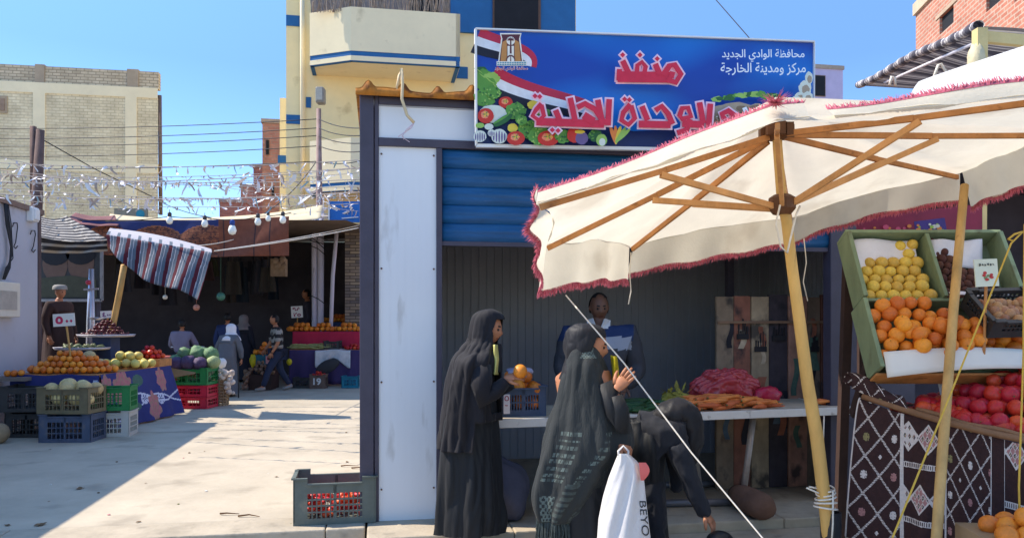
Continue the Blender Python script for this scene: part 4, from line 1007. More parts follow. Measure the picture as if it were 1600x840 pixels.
tag(mb.build('leaf_bunch', M('yellowing_leaf', c(176, 160, 70), .7, .3, 12, .1, transl=.2)), 'bunch of yellowing leaves left of the pink bag', 'greens')
# boards leaning inside, painted cupboard
bd_cols = [c(140, 118, 96), c(150, 96, 76), c(170, 146, 116), c(72, 62, 66), c(178, 128, 106), c(130, 108, 90), c(104, 66, 52)]
bdm = [M('painted_board_%s' % n, k, .75, .35, 5, .12, stain=((.03, .028, .03, 1), 5.5, .55, .85), stretch=(1, 1, .7)) for n, k in zip(('tan', 'red', 'cream', 'dark', 'pink', 'brown', 'rust'), bd_cols)]
cu = root('board_screen', W(fa(1210), .75, 0), 'screen of old painted boards standing behind the pink bag', 'screen')
xs = [1119, 1147, 1174, 1202, 1232, 1262, 1283, 1302]; tops = [463, 462, 463, 460, 462, 464, 460]
BPM = [M('mark_rust', c(158, 96, 72), .8, .4, 6), M('mark_dark', c(46, 42, 48), .8, .3, 9), M('mark_blue', c(88, 104, 120), .8, .3, 9), M('mark_cream', c(190, 168, 140), .8, .3, 9), M('mark_green', c(86, 108, 92), .8, .3, 9)]
for i in range(7):
    a_, b_ = fac(xs[i], 500, .62), fac(xs[i + 1], 500, .62); a_, b_ = ab(a_)[0], ab(b_)[0]; zt_ = fac(xs[i], tops[i], .62).z
    mb = MB(); mb.wbox(a_ + .004, b_ - .004, .62 + .012 * (i % 2), .66 + .012 * (i % 2), 0, zt_); bo = mb.build('board', bdm[i], cu, bevel=.004)
    mb = MB(); yb = .615 + .012 * (i % 2) - .002
    for k in range(3):
        q0 = V((rnd(a_ + .02, b_ - .05), 0, rnd(.3, zt_ - .45))); w0 = rnd(.04, .09); n_ = 7; ph = rnd(0, 6); L_ = rnd(.15, .38); pts_ = [(min(b_ - .03, max(a_ + .015, q0.x + .02 * math.sin(ph + t_ * .7))), q0.z + L_ * t_ / n_) for t_ in range(n_ + 1)]
        mi_ = random.choice((0, 0, 1, 2, 3, 4))
        for (xa, za), (xb, zb_) in zip(pts_, pts_[1:]):
            w1_, w2_ = min(w0, b_ - .006 - xa), min(w0, b_ - .006 - xb); mb.poly([W(xa, yb - .0003 * k, za), W(xa + w1_, yb - .0003 * k, za), W(xb + w2_, yb - .0003 * k, zb_), W(xb, yb - .0003 * k, zb_)], mi_)
    mb.build('painted_marking', BPM, bo)
    if i in (1, 2, 3, 5):
        mb = MB(); z0 = rnd(1.28, 1.42); mb.wbox(a_ + .03, b_ - .03, .61, .627, z0, z0 + .05)
        for k in range(5): q = lerp(a_ + .04, b_ - .05, k / 4); mb.wbox(q, q + .012, .612, .62, z0 + .05, z0 + rnd(.08, .2))
        mb.build('painted_figure', M('dark_paint', (.025, .022, .024, 1), .7), bo)
mb = MB(); mb.wbox(ab(fac(1121, 500, .62))[0], ab(fac(1300, 500, .62))[0], .60, .615, fac(1150, 505, .62).z, fac(1150, 501, .62).z); mb.build('cross_rail', M('brown_rail', c(140, 108, 84), .7), cu)
mb = MB(); a_ = ab(fac(1137, 450, 1.2))[0]; mb.wbox(a_, a_ + .07, 1.2, 1.27, 0, ZT - .1); tag(mb.build('steel_post', steel_dk), 'thin dark steel post inside the kiosk left of the boards', 'post')
# things on the pavement under the table
mb = MB(); la, lb_ = V((P(1163, 700, 6.35).x, 6.55, .1)), P(1200, 770, 5.98); lb_.z = .12
mb.tube([la.lerp(lb_, k / 6) for k in range(7)], [.09, .105, .11, .112, .112, .108, .07], 14); tag(mb.build('timber_log', M('log_bark', c(112, 82, 66), .9, .25, 7, .3, 18), smooth=True), 'thick brown log lying on the pavement under the table', 'log')
for k, (y, x0, x1, lab) in enumerate(((786, 1030, 1176, 'nearer grey metal pipe lying by the log under the table'), (757, 1020, 1130, 'farther grey metal pipe lying behind the bent woman'))):
    mb = MB(); p, q = G(x0, y + 6, 0), G(x1, y + 3, 0); p.z = q.z = .035; mb.tube([p, q], .032, 12); tag(mb.build('metal_pipe', M('grey_pipe', c(120, 118, 122), .4, .12, 4, .05, metal=.4), smooth=True), lab, 'pipe')
mb = MB(); sk = T(.12, .35, -TZ); mb.sphere(sk + V((0, 0, .22)), .25, (.9, .8, 1.05), 24, 16, fn=lambda d: .08 * math.sin(6 * d.x + 3 * d.z) + .05 * math.sin(9 * d.y)); 
for p in mb.v: p.z = max(p.z, .004)
tag(mb.build('sack', M('grey_sack', c(88, 90, 108), .9, .15, 8, .15), smooth=True), 'grey cloth sack on the ground under the left table end', 'sack')
mb = MB(); hc0 = P(1074, 862, 5.15); hc0.z = -.0
for k in range(70):
    a_, e_ = rnd(0, 6.28), rnd(.1, 1.3); d = V((math.cos(a_) * math.cos(e_), math.sin(a_) * math.cos(e_), math.sin(e_))); s_ = d.cross(V((0, 0, 1))).normalized(); up_ = s_.cross(d); r0, wd = rnd(.06, .1), rnd(.03, .055); b0 = hc0 + d * .03
    def lf(u, v): return b0 + d * v * r0 + s_ * (u - .5) * 2 * wd * math.sin(.35 + 2.5 * v) + up_ * (.03 * v * v + .012 * math.sin(9 * v + 14 * u)) - up_ * .04 * abs(u - .5)
    mb.grid(lf, 5, 6)
tag(mb.build('green_lettuce', M('lettuce_green', c(104, 128, 66), .65, .3, 14, .2, transl=.2), smooth=True), 'loose leafy lettuce on the step below the bent woman', 'greens')
mb = MB(); mb.sphere(P(1125, 845, 5.2), .09, (1.05, .9, .8), 20, 14); tag(mb.build('black_bag', M('black_bag_plastic', (.02, .02, .022, 1), .35, .2, 6, .3), smooth=True), 'small round black bag at the hand of the bent woman', 'bag')

# ============================================================ the people at the kiosk
blk = lambda n, r_, g_, b_, **k: M(n, c(r_, g_, b_), k.pop('rough', .8), .15, k.pop('scale', 3), k.pop('bump', .55), k.pop('bscale', 12), stretch=(1, 1, .22), sheen=k.pop('sheen', .06))
khimar_m = blk('black_khimar', 24, 21, 26); abaya_m = blk('black_abaya', 21, 23, 27, rough=.65); shawl_m = blk('charcoal_shawl', 40, 44, 45, bump=.25, bscale=120); hij_m = blk('black_hijab', 22, 21, 26, rough=.6)
emb_m = M('pale_embroidery', c(92, 103, 98), .85, .3, 40, .2); emb2_m = M('grey_embroidery', c(64, 72, 70), .85, .3, 40, .2)
# --- woman in the long black khimar
D1 = 5.62
w1 = root('person', V((P(730, 800, D1).x, D1, 0)), 'woman in a long black khimar and abaya taking an orange at the table crate', 'person')
def X1(px, py, dd=0): return P(px, py, D1 + dd)
b = MB(); feet = [X1(715, 838, .02), X1(745, 838, -.03)]
nod = {'pel': (X1(734, 668), (.1, .08)), 'wa': (X1(734, 625), (.11, .09)), 'ch': (X1(742, 575), (.14, .1)), 'nk': (X1(757, 540), .05), 'hb': (X1(762, 518), .07),
       'sR': (X1(748, 566, -.13), .06), 'eR': (X1(752, 628, -.2), .045), 'wR': (X1(790, 592, -.16), .03), 'sL': (X1(750, 566, .14), .06), 'eL': (X1(765, 625, .2), .045), 'wL': (X1(795, 600, .12), .03),
       'hR': (X1(732, 690, -.06), .06), 'kR': (X1(730, 760, -.06), .05), 'aR': (X1(722, 830, -.07), .04), 'hL': (X1(734, 690, .06), .06), 'kL': (X1(736, 760, .06), .05), 'aL': (X1(742, 830, .07), .04)}
ed = [('pel', 'wa'), ('wa', 'ch'), ('ch', 'nk'), ('nk', 'hb'), ('ch', 'sR'), ('sR', 'eR'), ('eR', 'wR'), ('ch', 'sL'), ('sL', 'eL'), ('eL', 'wL'), ('pel', 'hR'), ('hR', 'kR'), ('kR', 'aR'), ('pel', 'hL'), ('hL', 'kL'), ('kL', 'aL')]
skin_into(b, nod, ed)
add_head(b, X1(763, 513), V((1, -.28, -.22)), V((.2, 0, 1)), .235)
add_hand(b, X1(788, 592, -.16), V((1, .1, .28)), V((-.3, -.6, .75)), .17, .55, 1)
b.build('body', SK, w1, smooth=True)
m = MB()
def fold1(a, t): return t ** .7 * (.085 * math.sin(5 * a + 1 + 1.5 * t) + .055 * math.sin(9 * a + 2.2 - t) + .03 * math.sin(17 * a + 3 * t)) 
ring_loft(m, px_secs([(575, 712, 772, .9), (640, 697, 776, .85), (700, 690, 778, .8), (760, 684, 781, .78), (805, 681, 784, .76), (830, 681, 782, .76)], D1, steps=14), 220, fold1)
crinkle(m.build('abaya', abaya_m, w1, smooth=True), .02, 8, .16, 3, .3)
m = MB()
def fold2(a, t): return (t ** 1.2) * (.085 * math.sin(6 * a + .4 + 2 * t) + .055 * math.sin(11 * a + 2 * t + 1) + .03 * math.sin(19 * a + 5 * t)) + .02 * math.sin(4 * a + 14 * t) * min(1, 4 * t)
rows = [(484, 760, 770, 1), (487, 748, 779, .9), (494, 740, 786, .8), (505, 736, 788, .8), (519, 734, 787, .85), (533, 732, 781, 1.0), (546, 722, 780, 1.25), (562, 709, 779, 1.5), (590, 702, 779, 1.35), (630, 695, 780, 1.15), (670, 690, 780, 1.0), (700, 687, 778, .95)]
secs = px_secs(rows, D1, steps=10)
def sk1(a, t, i):
    y = YH + (HC - secs[i][0].z) * FP / D1; aa = ((a + .28 + math.pi) % (2 * math.pi)) - math.pi
    if 499 < y < 536 and abs(aa) < .95 - .25 * abs((y - 515) / 20): return True
    return y > 652 and -1.1 < aa < 1.0 or (y > 578 and abs(aa + .2) < .30 and y < 640)
ring_loft(m, secs, 220, fold2, skip=sk1); crinkle(m.build('khimar', khimar_m, w1, smooth=True, thick=.006, off=-1), .02, 8, .3, 7, .4, lambda p: .35 if p.z > 1.45 else 1)
m = MB(); m.tube([X1(752, 572, -.17), X1(752, 600, -.22), X1(756, 624, -.22), X1(772, 612, -.2), X1(790, 596, -.165)], [.075, .078, .075, .06, .042], 16); m.build('sleeve', khimar_m, w1, smooth=True); m = MB(); m.tube([X1(756, 572, .15), X1(768, 622, .2), X1(798, 600, .12)], [.07, .07, .042], 14); m.build('sleeve', khimar_m, w1, smooth=True)
m = MB(); m.grid(lambda u, v: X1(lerp(768, 781 - 4 * abs(v - .5), u), lerp(538, 585, v), -.16 * math.sin(3.14 * u) - .02 + .012 * math.sin(9 * u + 8 * v)), 12, 14); m.build('scarf', M('yellow_scarf', c(196, 190, 112), .8, .15, 9, .15), w1, smooth=True, thick=.008)
scatter('orange', orange, [X1(813, 580, -.16)], .052, 'orange held up in the hand of the woman in the khimar', None, 'fruit', 0)

# --- woman in the fringed shawl
D2 = 5.15
w2 = root('person', V((P(905, 800, D2).x, D2, -.15)), 'woman in a black hijab and fringed charcoal shawl raising one hand, back turned', 'person')
def X2(px, py, dd=0): return P(px, py, D2 + dd)
b = MB()
nod = {'pel': (X2(905, 690), (.14, .12)), 'wa': (X2(903, 640), (.12, .1)), 'ch': (X2(905, 590), (.15, .11)), 'nk': (X2(912, 560), .055), 'hb': (X2(918, 543), .07),
       'sR': (X2(938, 590, -.08), .065), 'eR': (X2(962, 655, -.1), .048), 'wR': (X2(962, 612, -.18), .032), 'sL': (X2(880, 592, .1), .065), 'eL': (X2(902, 655, .02), .048), 'wL': (X2(964, 692, -.1), .03),
       'hR': (X2(918, 715, .05), .09), 'kR': (X2(920, 800, .04), .06), 'aR': (X2(918, 888, .03), .04), 'hL': (X2(892, 715, -.03), .09), 'kL': (X2(893, 800, -.04), .06), 'aL': (X2(890, 888, -.04), .04)}
skin_into(b, nod, ed)
add_head(b, X2(925, 540), V((1, -.25, -.25)), V((.2, 0, 1)), .235)
add_hand(b, X2(963, 608, -.18), V((.62, -.12, .78)), V((-.35, -.9, .1)), .185, .22, -1, spread=.16)
add_hand(b, X2(966, 692, -.14), V((.8, -.1, -.5)), V((.4, -.6, .6)), .165, 1.1, 1)
b.build('body', SK, w2, smooth=True)
m = MB(); ring_loft(m, px_secs([(640, 872, 950), (720, 868, 972, .7), (800, 872, 985, .65), (860, 872, 990, .65), (895, 872, 992, .65)], D2, steps=14), 200, lambda a, t: .05 * math.sin(6 * a) + .03 * math.sin(11 * a + 2 * t)); crinkle(m.build('abaya', abaya_m, w2, smooth=True), .018, 8, .16, 1)
m = MB(); rows = [(506, 905, 918, 1), (509, 895, 932, .85), (516, 887, 942, .8), (530, 883, 944, .8), (545, 882, 941, .85), (560, 884, 938, .95), (575, 880, 940, 1.05), (592, 876, 944, 1.0)]
secs2 = px_secs(rows, D2, steps=9)
def sk2(a, t, i):
    y = YH + (HC - secs2[i][0].z) * FP / D2; aa = ((a + .3 + math.pi) % (2 * math.pi)) - math.pi
    return 526 < y < 574 and abs(aa) < .95 - .25 * abs((y - 550) / 24)
ring_loft(m, secs2, 160, lambda a, t: .012 * math.sin(7 * a + 12 * t) + .02 * math.sin(4 * a + 7 * t), skip=sk2); crinkle(m.build('hijab', hij_m, w2, smooth=True, thick=.006, off=-1), .007, 12, .6, 2)
SHR = [(543, 893, 930, 1.0), (552, 888, 938, 1.1), (570, 882, 944, 1.2), (595, 876, 951, 1.1), (630, 868, 964, .95), (665, 858, 980, .85), (695, 850, 984, .8), (725, 842, 972, .78), (750, 838, 960, .75), (772, 836, 946, .75), (790, 837, 930, .8), (808, 842, 906, .9)]
SEC = px_secs(SHR, D2 - .0, steps=10)
def fsh(a, t): return t ** .8 * (.085 * math.sin(5 * a + 1.2 + 2.6 * t) + .05 * math.sin(9 * a + 2 - 3 * t) + .03 * math.sin(15 * a + 4 * t))
def msh(a, t):
    aa = ((a + math.pi / 2 + math.pi) % (2 * math.pi)) - math.pi   # 0 = towards the camera
    if t < .13 and abs(aa - .12) < .42 + .25 * math.sin(t * 60) * .3 and math.sin(aa * 34) * math.sin(t * 210) > -.35: return 1
    if .46 < t < .72:
        for k, (a0, wd) in enumerate(((-.62, .3), (.28 - (t - .5) * 1.2, .1))):
            if abs(aa - a0 + (t - .6) * .8) < wd and math.sin(t * 190) > -.1 and math.sin(aa * 60 + t * 40) > -.75: return 1 if math.sin(aa * 23 + t * 70) > .1 else 2
    if t > .62 and .62 < aa - (t - .62) * -1.2 < 1.25 and math.sin(aa * 26 + 3 * math.sin(t * 40)) * math.sin(t * 95 + 2 * math.sin(aa * 17)) > .12: return 2
    if t > .7 and abs(aa + .1 + (t - .7) * .9) < .16 and math.sin(t * 150) > -.2: return 2
    if t > .80 and -1.0 < aa < -.55 and math.sin(aa * 40) * math.sin(t * 120) > -.2: return 1
    return 0
m = MB(); ring_loft(m, SEC, 260, fsh, mf=msh, cap=False); shw = m.build('shawl', [shawl_m, emb_m, emb2_m], w2, smooth=True, thick=.006, off=-1); crinkle(shw, .024, 6.5, .28, 11, .35)
m = MB()
for k in range(420):
    t = rnd(0, 1); i = int(lerp(len(SEC) * .62, len(SEC) - 1, t)); side = rnd(0, 1); c0, rx, ry = SEC[-1] if side > .3 else SEC[min(len(SEC) - 1, int(lerp(len(SEC) * .72, len(SEC) - 1, t)))]
    a_ = rnd(0, 6.28) if side > .3 else rnd(-.5, .3)
    if side <= .3: a_ = a_
    f = 1 + fsh(a_, 1); p = c0 + V((rx * f * math.cos(a_), ry * f * math.sin(a_), 0)); L_ = rnd(.12, .26)
    if side <= .3: p = c0 + V((rx * 1.01 * math.cos(a_), ry * 1.01 * math.sin(a_), 0)); L_ *= .6
    m.tube([p, p + V((rnd(-.015, .015), rnd(-.015, .015), -L_ * .5)), p + V((rnd(-.03, .03), rnd(-.03, .03), -L_))], [.004, .003, .001], 4, cap=False)
m.build('fringe', emb2_m, shw)
m = MB(); m.tube([X2(942, 600, -.12), X2(962, 645, -.16), X2(972, 662, -.18), X2(968, 640, -.19), X2(962, 618, -.18)], [.075, .08, .075, .06, .046], 14); m.build('sleeve', abaya_m, w2, smooth=True)
# yellow bag in her hand, white bag
m = MB(); m.grid(lambda u, v: X2(lerp(954, 958, v) + lerp(0, 10 + 6 * v - 8 * v * v, u), lerp(556, 606, v), -.04 + .03 * math.sin(7 * u + 5 * v) - .06 * math.sin(3.14 * u)), 12, 14); tag(m.build('yellow_bag', M('yellow_plastic', c(214, 196, 40), .4, .12, 9, .2, transl=.3), smooth=True, thick=.012), 'crumpled yellow plastic bag by the face of the shawl woman', 'bag')
D3 = 4.88
wb = root('shopping_bag', P(972, 880, D3), 'white plastic shopping bag with red corner and black lettering held by the shawl woman', 'bag')
def X3(px, py, dd=0): return P(px, py, D3 + dd)
wpl = M('white_bag_plastic', c(226, 222, 220), .45, .05, 5, .3, 14, transl=.2)
def bagsurf(u, v, s):
    y = lerp(708, 868, v); l = [(708, 966), (722, 960), (745, 951), (775, 942), (810, 935), (868, 931)]; r = [(708, 982), (722, 998), (745, 1006), (775, 1009), (810, 1013), (868, 1020)]
    def it(tb_): 
        for (y0, a0), (y1, a1) in zip(tb_, tb_[1:]):
            if y <= y1: return lerp(a0, a1, (y - y0) / (y1 - y0))
        return tb_[-1][1]
    x = lerp(it(l), it(r), u); dp = (.05 + .06 * v) * math.sin(math.pi * u) ** .6
    return X3(x, y, s * dp + .008 * math.sin(14 * u + 3 * v) * (1 - .4 * v) + .006 * math.sin(9 * v + 20 * u))
m = MB(); m.grid(lambda u, v: bagsurf(u, v, -1), 30, 30); m.grid(lambda u, v: bagsurf(u, v, 1), 30, 30); m.build('bag_body', wpl, wb, smooth=True)
m = MB(); m.tube([X3(968, 716), X3(966, 704, -.0), X3(974, 696, .0), X3(982, 704), X3(980, 716)], [.02, .014, .012, .014, .02], 8, flat=.5); m.build('handle', wpl, wb, smooth=True)
m = MB(); m.grid(lambda u, v: X3(lerp(998 + 3 * v, 1004 + 11 * math.sin(3.14 * min(1, v * .8 + .15)), u), lerp(722, 750, v), -.07 + .02 * u), 8, 8); m.build('red_corner', M('pink_red_print', c(226, 110, 104), .45, .08, 6, .1), wb, smooth=True)
m = MB(); add_text(m, 'BE YO', lambda x, y, l: X3(x, y, -.075 - l - .02 * 0), (0, 0, 1, 1)) if False else None
vs, fs = text_polys('BEYO'); x0, x1 = min(v[0] for v in vs), max(v[0] for v in vs); y0, y1 = min(v[1] for v in vs), max(v[1] for v in vs)
m = MB(); m.add([bagsurf(lerp(.84, .985, (v[1] - y0) / (y1 - y0)), lerp(.46, .80, (v[0] - x0) / (x1 - x0)), -1) + V((.001, -.004, 0)) for v in vs], fs); m.build('lettering', M('black_ink', (.03, .03, .035, 1), .6), wb)

# --- woman bending down
D4 = 5.45
w4 = root('person', V((P(1020, 800, D4).x, D4, -.1)), 'woman in black bending far forward to the step beside the shopping bag', 'person')
def X4(px, py, dd=0): return P(px, py, D4 + dd)
def build_bent(mb, gr, arms=True, sub=2):
    nod = {'pel': (X4(996, 682, .05), (.16 * gr, .15 * gr)), 'wa': (X4(1014, 668, .03), (.145 * gr, .13 * gr)), 'ch': (X4(1042, 660), (.14 * gr, .13 * gr)), 'nk': (X4(1066, 668, -.02), .07 * gr),
           'hR': (X4(1010, 720, .01), .11 * gr), 'kR': (X4(1022, 790, .0), .08 * gr), 'aR': (X4(1026, 872, -.02), .05 * gr), 'hL': (X4(1000, 720, .12), .12 * gr), 'kL': (X4(1010, 790, .12), .085 * gr), 'aL': (X4(1008, 868, .12), .05 * gr)}
    e = [('pel', 'wa'), ('wa', 'ch'), ('ch', 'nk'), ('pel', 'hR'), ('hR', 'kR'), ('kR', 'aR'), ('pel', 'hL'), ('hL', 'kL'), ('kL', 'aL')]
    if arms:
        nod.update({'sR': (X4(1056, 690, -.12), .075 * gr), 'eR': (X4(1078, 752, -.14), .058 * gr), 'wR': (X4(1104, 808, -.14), .042 * gr if gr > 1 else .03), 'sL': (X4(1052, 690, .14), .075 * gr), 'eL': (X4(1060, 740, .2), .055 * gr), 'wL': (X4(1056, 770, .2), .036 * gr)})
        e += [('ch', 'sR'), ('sR', 'eR'), ('eR', 'wR'), ('ch', 'sL'), ('sL', 'eL'), ('eL', 'wL')]
    skin_into(mb, nod, e, sub=sub)
b = MB(); build_bent(b, .46); add_head(b, X4(1066, 676, .02), V((.1, .3, -1)), V((1, 0, .2)), .19); b.tube([X4(1090, 778, -.14), X4(1101, 801, -.14)], [.03, .027], 12, mi=0); add_hand(b, X4(1100, 799, -.14), V((.6, -.1, -.8)), V((.6, -.5, .6)), .185, .45, 1); b.build('body', SK, w4, smooth=True)
m = MB(); build_bent(m, 1.2, sub=4); crinkle(m.build('abaya', blk('slate_black_abaya', 30, 32, 40), w4, smooth=True), .014, 10, .7, 4)
m = MB(); ring_loft(m, px_secs([(655, 978, 1026, 1.1), (690, 972, 1036, 1.25), (740, 990, 1037, 1.3), (800, 1000, 1041, 1.0), (870, 1000, 1046, 1.0)], D4 + .04, steps=12), 140, lambda a, t: .05 * math.sin(5 * a + 1) + .03 * math.sin(9 * a)); crinkle(m.build('skirt', abaya_m, w4, smooth=True), .02, 8, .16, 5)
m = MB(); 
hp_ = [X4(1022, 660), X4(1042, 650), X4(1060, 644), X4(1073, 650), X4(1079, 668), X4(1080, 692), X4(1077, 714), X4(1072, 734)]; hr_ = [.06, .115, .118, .11, .105, .098, .075, .02]
hq, hs_ = [], []
for i in range(len(hp_) - 1):
    for k in range(6): hq.append(hp_[i].lerp(hp_[i + 1], k / 6)); hs_.append(lerp(hr_[i], hr_[i + 1], k / 6))
m.tube(hq, hs_, 60, flat=.9); crinkle(m.build('headscarf', hij_m, w4, smooth=True), .012, 11, .8, 9)

# --- seller
D5 = 6.85
w5 = root('person', V((P(936, 800, D5).x, D5, 0)), 'shopkeeper in a navy, white and grey pullover standing behind the table', 'person')
def X5(px, py, dd=0): return P(px, py, D5 + dd)
b = MB()
nod = {'pel': (X5(936, 620), (.18, .13)), 'wa': (X5(936, 585), (.18, .13)), 'ch': (X5(936, 538), (.21, .13)), 'nk': (X5(936, 503), .062), 'hb': (X5(936, 490), .07),
       'sR': (X5(890, 524), .1), 'eR': (X5(879, 582), .07), 'wR': (X5(905, 606, -.25), .035), 'sL': (X5(982, 524), .1), 'eL': (X5(996, 580), .07), 'wL': (X5(975, 606, -.25), .035),
       'hR': (X5(922, 650), .09), 'kR': (X5(920, 715), .065), 'aR': (X5(918, 775), .045), 'hL': (X5(950, 650), .09), 'kL': (X5(952, 715), .065), 'aL': (X5(953, 775), .045)}
skin_into(b, nod, ed); add_head(b, X5(936, 480), V((.1, -1, -.25)), V((0, -.2, 1)), .25); add_hand(b, X5(905, 606, -.25), V((.4, -.8, -.3)), V((0, -.2, 1)), .18, .4, 1); add_hand(b, X5(975, 606, -.25), V((-.4, -.8, -.3)), V((0, -.2, 1)), .18, .4, -1); b.build('body', SKD, w5, smooth=True)
m = MB(); g = dict(nod); gar = {k: (g[k][0], tuple(x * 1.18 + .015 for x in (g[k][1] if isinstance(g[k][1], tuple) else (g[k][1],) * 2))) for k in ('pel', 'wa', 'ch', 'sR', 'eR', 'wR', 'sL', 'eL', 'wL')}
gar['nk'] = (X5(936, 512), .075)
def mj(p):
    y = YH + (HC - p.z) * FP / p.y; x = p.x / p.y * FP + CX
    if 526 < y < 546 and x > 945 and x < 987: return 1
    return 0 if y < 532 and x < 990 else 2
skin_into(m, gar, [e_ for e_ in ed if e_[0] in gar and e_[1] in gar], mf=mj, sub=4); m.build('pullover', [M('navy_knit', c(36, 52, 90), .85, .1, 9, .2, 90), M('white_knit', c(156, 156, 164), .85, .05, 9, .2, 90), M('charcoal_knit', c(66, 64, 68), .85, .1, 9, .2, 90)], w5, smooth=True); crinkle(bpy.data.objects[[ch.name for ch in w5.children][-1]], .014, 7, .6, 3)
m = MB(); 
for sx in (-1, 1): m.poly([X5(936 + sx * 3, 513, -.14), X5(936 + sx * 9, 497, -.1), X5(936 + sx * 18, 500, -.03), X5(936 + sx * 17, 513, -.1)])
m.build('collar', M('white_cotton', c(210, 206, 204), .8), w5, thick=.01)
m = MB(); m.sphere(X5(936, 479, .012), .126, (.76, .9, 1.02), 20, 14, fn=None)
m2 = MB()
for f in m.f:
    ctr = sum((m.v[i] for i in f), V()) / len(f); q = ctr - X5(936, 479, .012)
    if q.z > .07 + (.02 if q.y < 0 else 0) or (q.y > .03 and q.z > -.05): m2.f.append(f); m2.m.append(0)
m2.v = m.v; m2.build('hair', hair_m, w5, smooth=True)
m = MB(); m.wbox(ab(X5(1000, 575))[0], ab(X5(1022, 575))[0], ab(X5(1000, 575))[1] + .1, ab(X5(1000, 575))[1] + .25, fac(1000, 600, .8).z, fac(1000, 567, .8).z); 
# ============================================================ fruit stall at the right
green_w = M('green_painted_wood', c(128, 142, 108), .75, .22, 6, .2, 30, stain=(c(92, 84, 62), 9, .6, .7), stretch=(1, 1, .4))
BO = P(1318, 383, 5.3); SX = V((1, 0, 0)); SD = V((0, -.47, -.845)).normalized(); SN = V((0, -.874, .486)).normalized()
BW_, BT = .95, .967
def D(s, t, n=0): return BO + (SX * s + SD * t + SN * n) * 1.04
ds = root('display_boxes', D(.45, .97, -.2), 'green wooden display boxes tilted towards the buyers with compartments of fruit', 'display stand')
def plank(s0, s1, t0_, t1_, n0, n1, mat=green_w, name='plank', par=ds, bevel=.004):
    m = MB(); m.box8([D(s0, t0_, n0), D(s1, t0_, n0), D(s1, t1_, n0), D(s0, t1_, n0), D(s0, t0_, n1), D(s1, t0_, n1), D(s1, t1_, n1), D(s0, t1_, n1)]); return m.build(name, mat, par, bevel=bevel)
plank(-.01, BW_ + .012, 0, .5, -.02, -.004, M('green_back', c(112, 124, 98), .85, .2, 4), 'back_panel'); plank(-.01, BW_ + .012, .5, BT, -.021, -.005, M('green_back', c(112, 124, 98)), 'back_panel')
plank(-.03, -.002, -.01, .475, -.025, .15, name='side_board'); plank(.475, .5, 0, .47, -.003, .14, name='divider'); plank(BW_, BW_ + .028, -.01, .475, -.025, .15, name='side_board')
plank(-.03, BW_ + .03, -.035, -.011, -.025, .13, name='top_board'); plank(-.012, BW_ + .03, .476, .498, -.028, .12, name='shelf')
plank(-.05, -.022, .5, BT, -.025, .17, name='side_board'); plank(BW_ + .03, BW_ + .055, .5, BT, -.025, .17, name='side_board')
m = MB(); m.grid(lambda u, v: D(lerp(-.018, BW_ + .03, u), BT - .085 + (.15 - .05 * u) * v - .012 * math.sin(3.14 * u), .185 + .035 * math.sin(3.14 * u) - .03 * v), 24, 4); m.build('front_lip', M('white_card', c(226, 218, 206), .7, .05, 3, .04), ds, smooth=True, thick=.012)
plank(-.05, BW_ + .055, BT + .01, BT + .024, -.03, .1, wood_b, 'bottom_board')
m = MB()
for s_ in (.03, .85): m.bar(D(s_, .8, -.05), V((D(s_, .8).x, D(s_, .8).y + .3, .95)), .06, .06); m.bar(D(s_, .1, -.05), V((D(s_, .1).x, D(s_, .1).y + .2, 0)), .06, .06)
m.build('stand', M('dark_timber', c(64, 46, 40), .85, .25), ds)
def paper(fn, lab): m = MB(); m.grid(fn, 14, 10); return tag(m.build('liner_paper', M('white_paper', c(226, 220, 222)), smooth=True, thick=.002), lab, 'paper')
paper(lambda u, v: D(lerp(.02, .43, u) - .02 * v, lerp(.012, .3, v), .03 + .05 * (1 - v) + .015 * math.sin(6 * u + 2 * v)), 'white liner paper behind the yellow fruit in the green box')
paper(lambda u, v: D(lerp(.53, .86, u), lerp(.02, .2, v), .03 + .06 * (1 - v) + .012 * math.sin(8 * u + 4 * v)), 'white liner paper behind the brown fruit in the green box')
paper(lambda u, v: D(lerp(.51, .87, u), lerp(.44, .475, v), .13 + .01 * math.sin(9 * u) + .02 * v), 'white liner paper strip under the brown fruit')
r = .041; pos = []
rows = [8, 8, 7.6, 7, 6, 2, 1, 1]
for j in range(7):
    n = int(rows[j] if j < 8 else 1); off = (j % 2) * r
    for i in range(8):
        s_ = .035 + off + i * 2 * r * .93
        if s_ > .45: continue
        if j == 5 and i < 4: continue
        if j == 6 and i < 4: continue
        if j == 4 and i < 1: continue
        pos.append(D(s_, .44 - j * 1.62 * r, .052 + rnd(-.008, .008) + .03 * (j < 2)))
scatter('guava', guava, pos, r, 'yellow guava stacked in rows in the upper left green box', 'guavas in the green box', 'fruit', .06)
r = .03; pos = []
for j in range(10):
    for i in range(13):
        s_ = .525 + (j % 2) * r + i * 2 * r * .95
        if s_ > .87 or (j > 4 and s_ > .545 + (10 - j) * .035): continue
        pos.append(D(s_, .435 - j * 1.62 * r, .045 + rnd(-.006, .01)))
scatter('kiwi', kiwi, pos, r, 'dull brown round fruit stacked in the upper right green box', 'brown fruit in the green box', 'fruit', .08)
r = .047; pos = []
for j in range(6):
    for i in range(13):
        s_ = .005 + (j % 2) * r + i * 2 * r * .9
        if s_ > BW_ + .01 or s_ < 0: continue
        if j > 3 and s_ > .28 + (6 - j) * .08 and j > 4 or (j > 3 and s_ > .5): continue
        t_ = BT - .075 - j * 1.45 * r; pos.append(D(s_ + rnd(-.008, .008), t_ + rnd(-.008, .008), .13 + rnd(-.02, .03) + .03 * math.sin(s_ * 7)))
pos += [D(rnd(.05, .62), rnd(.70, .86), .215 + rnd(-.01, .01)) for k in range(20)]
scatter('orange', orange, pos, r, 'big orange heaped in the lower green box', 'oranges in the green box', 'fruit', .1)
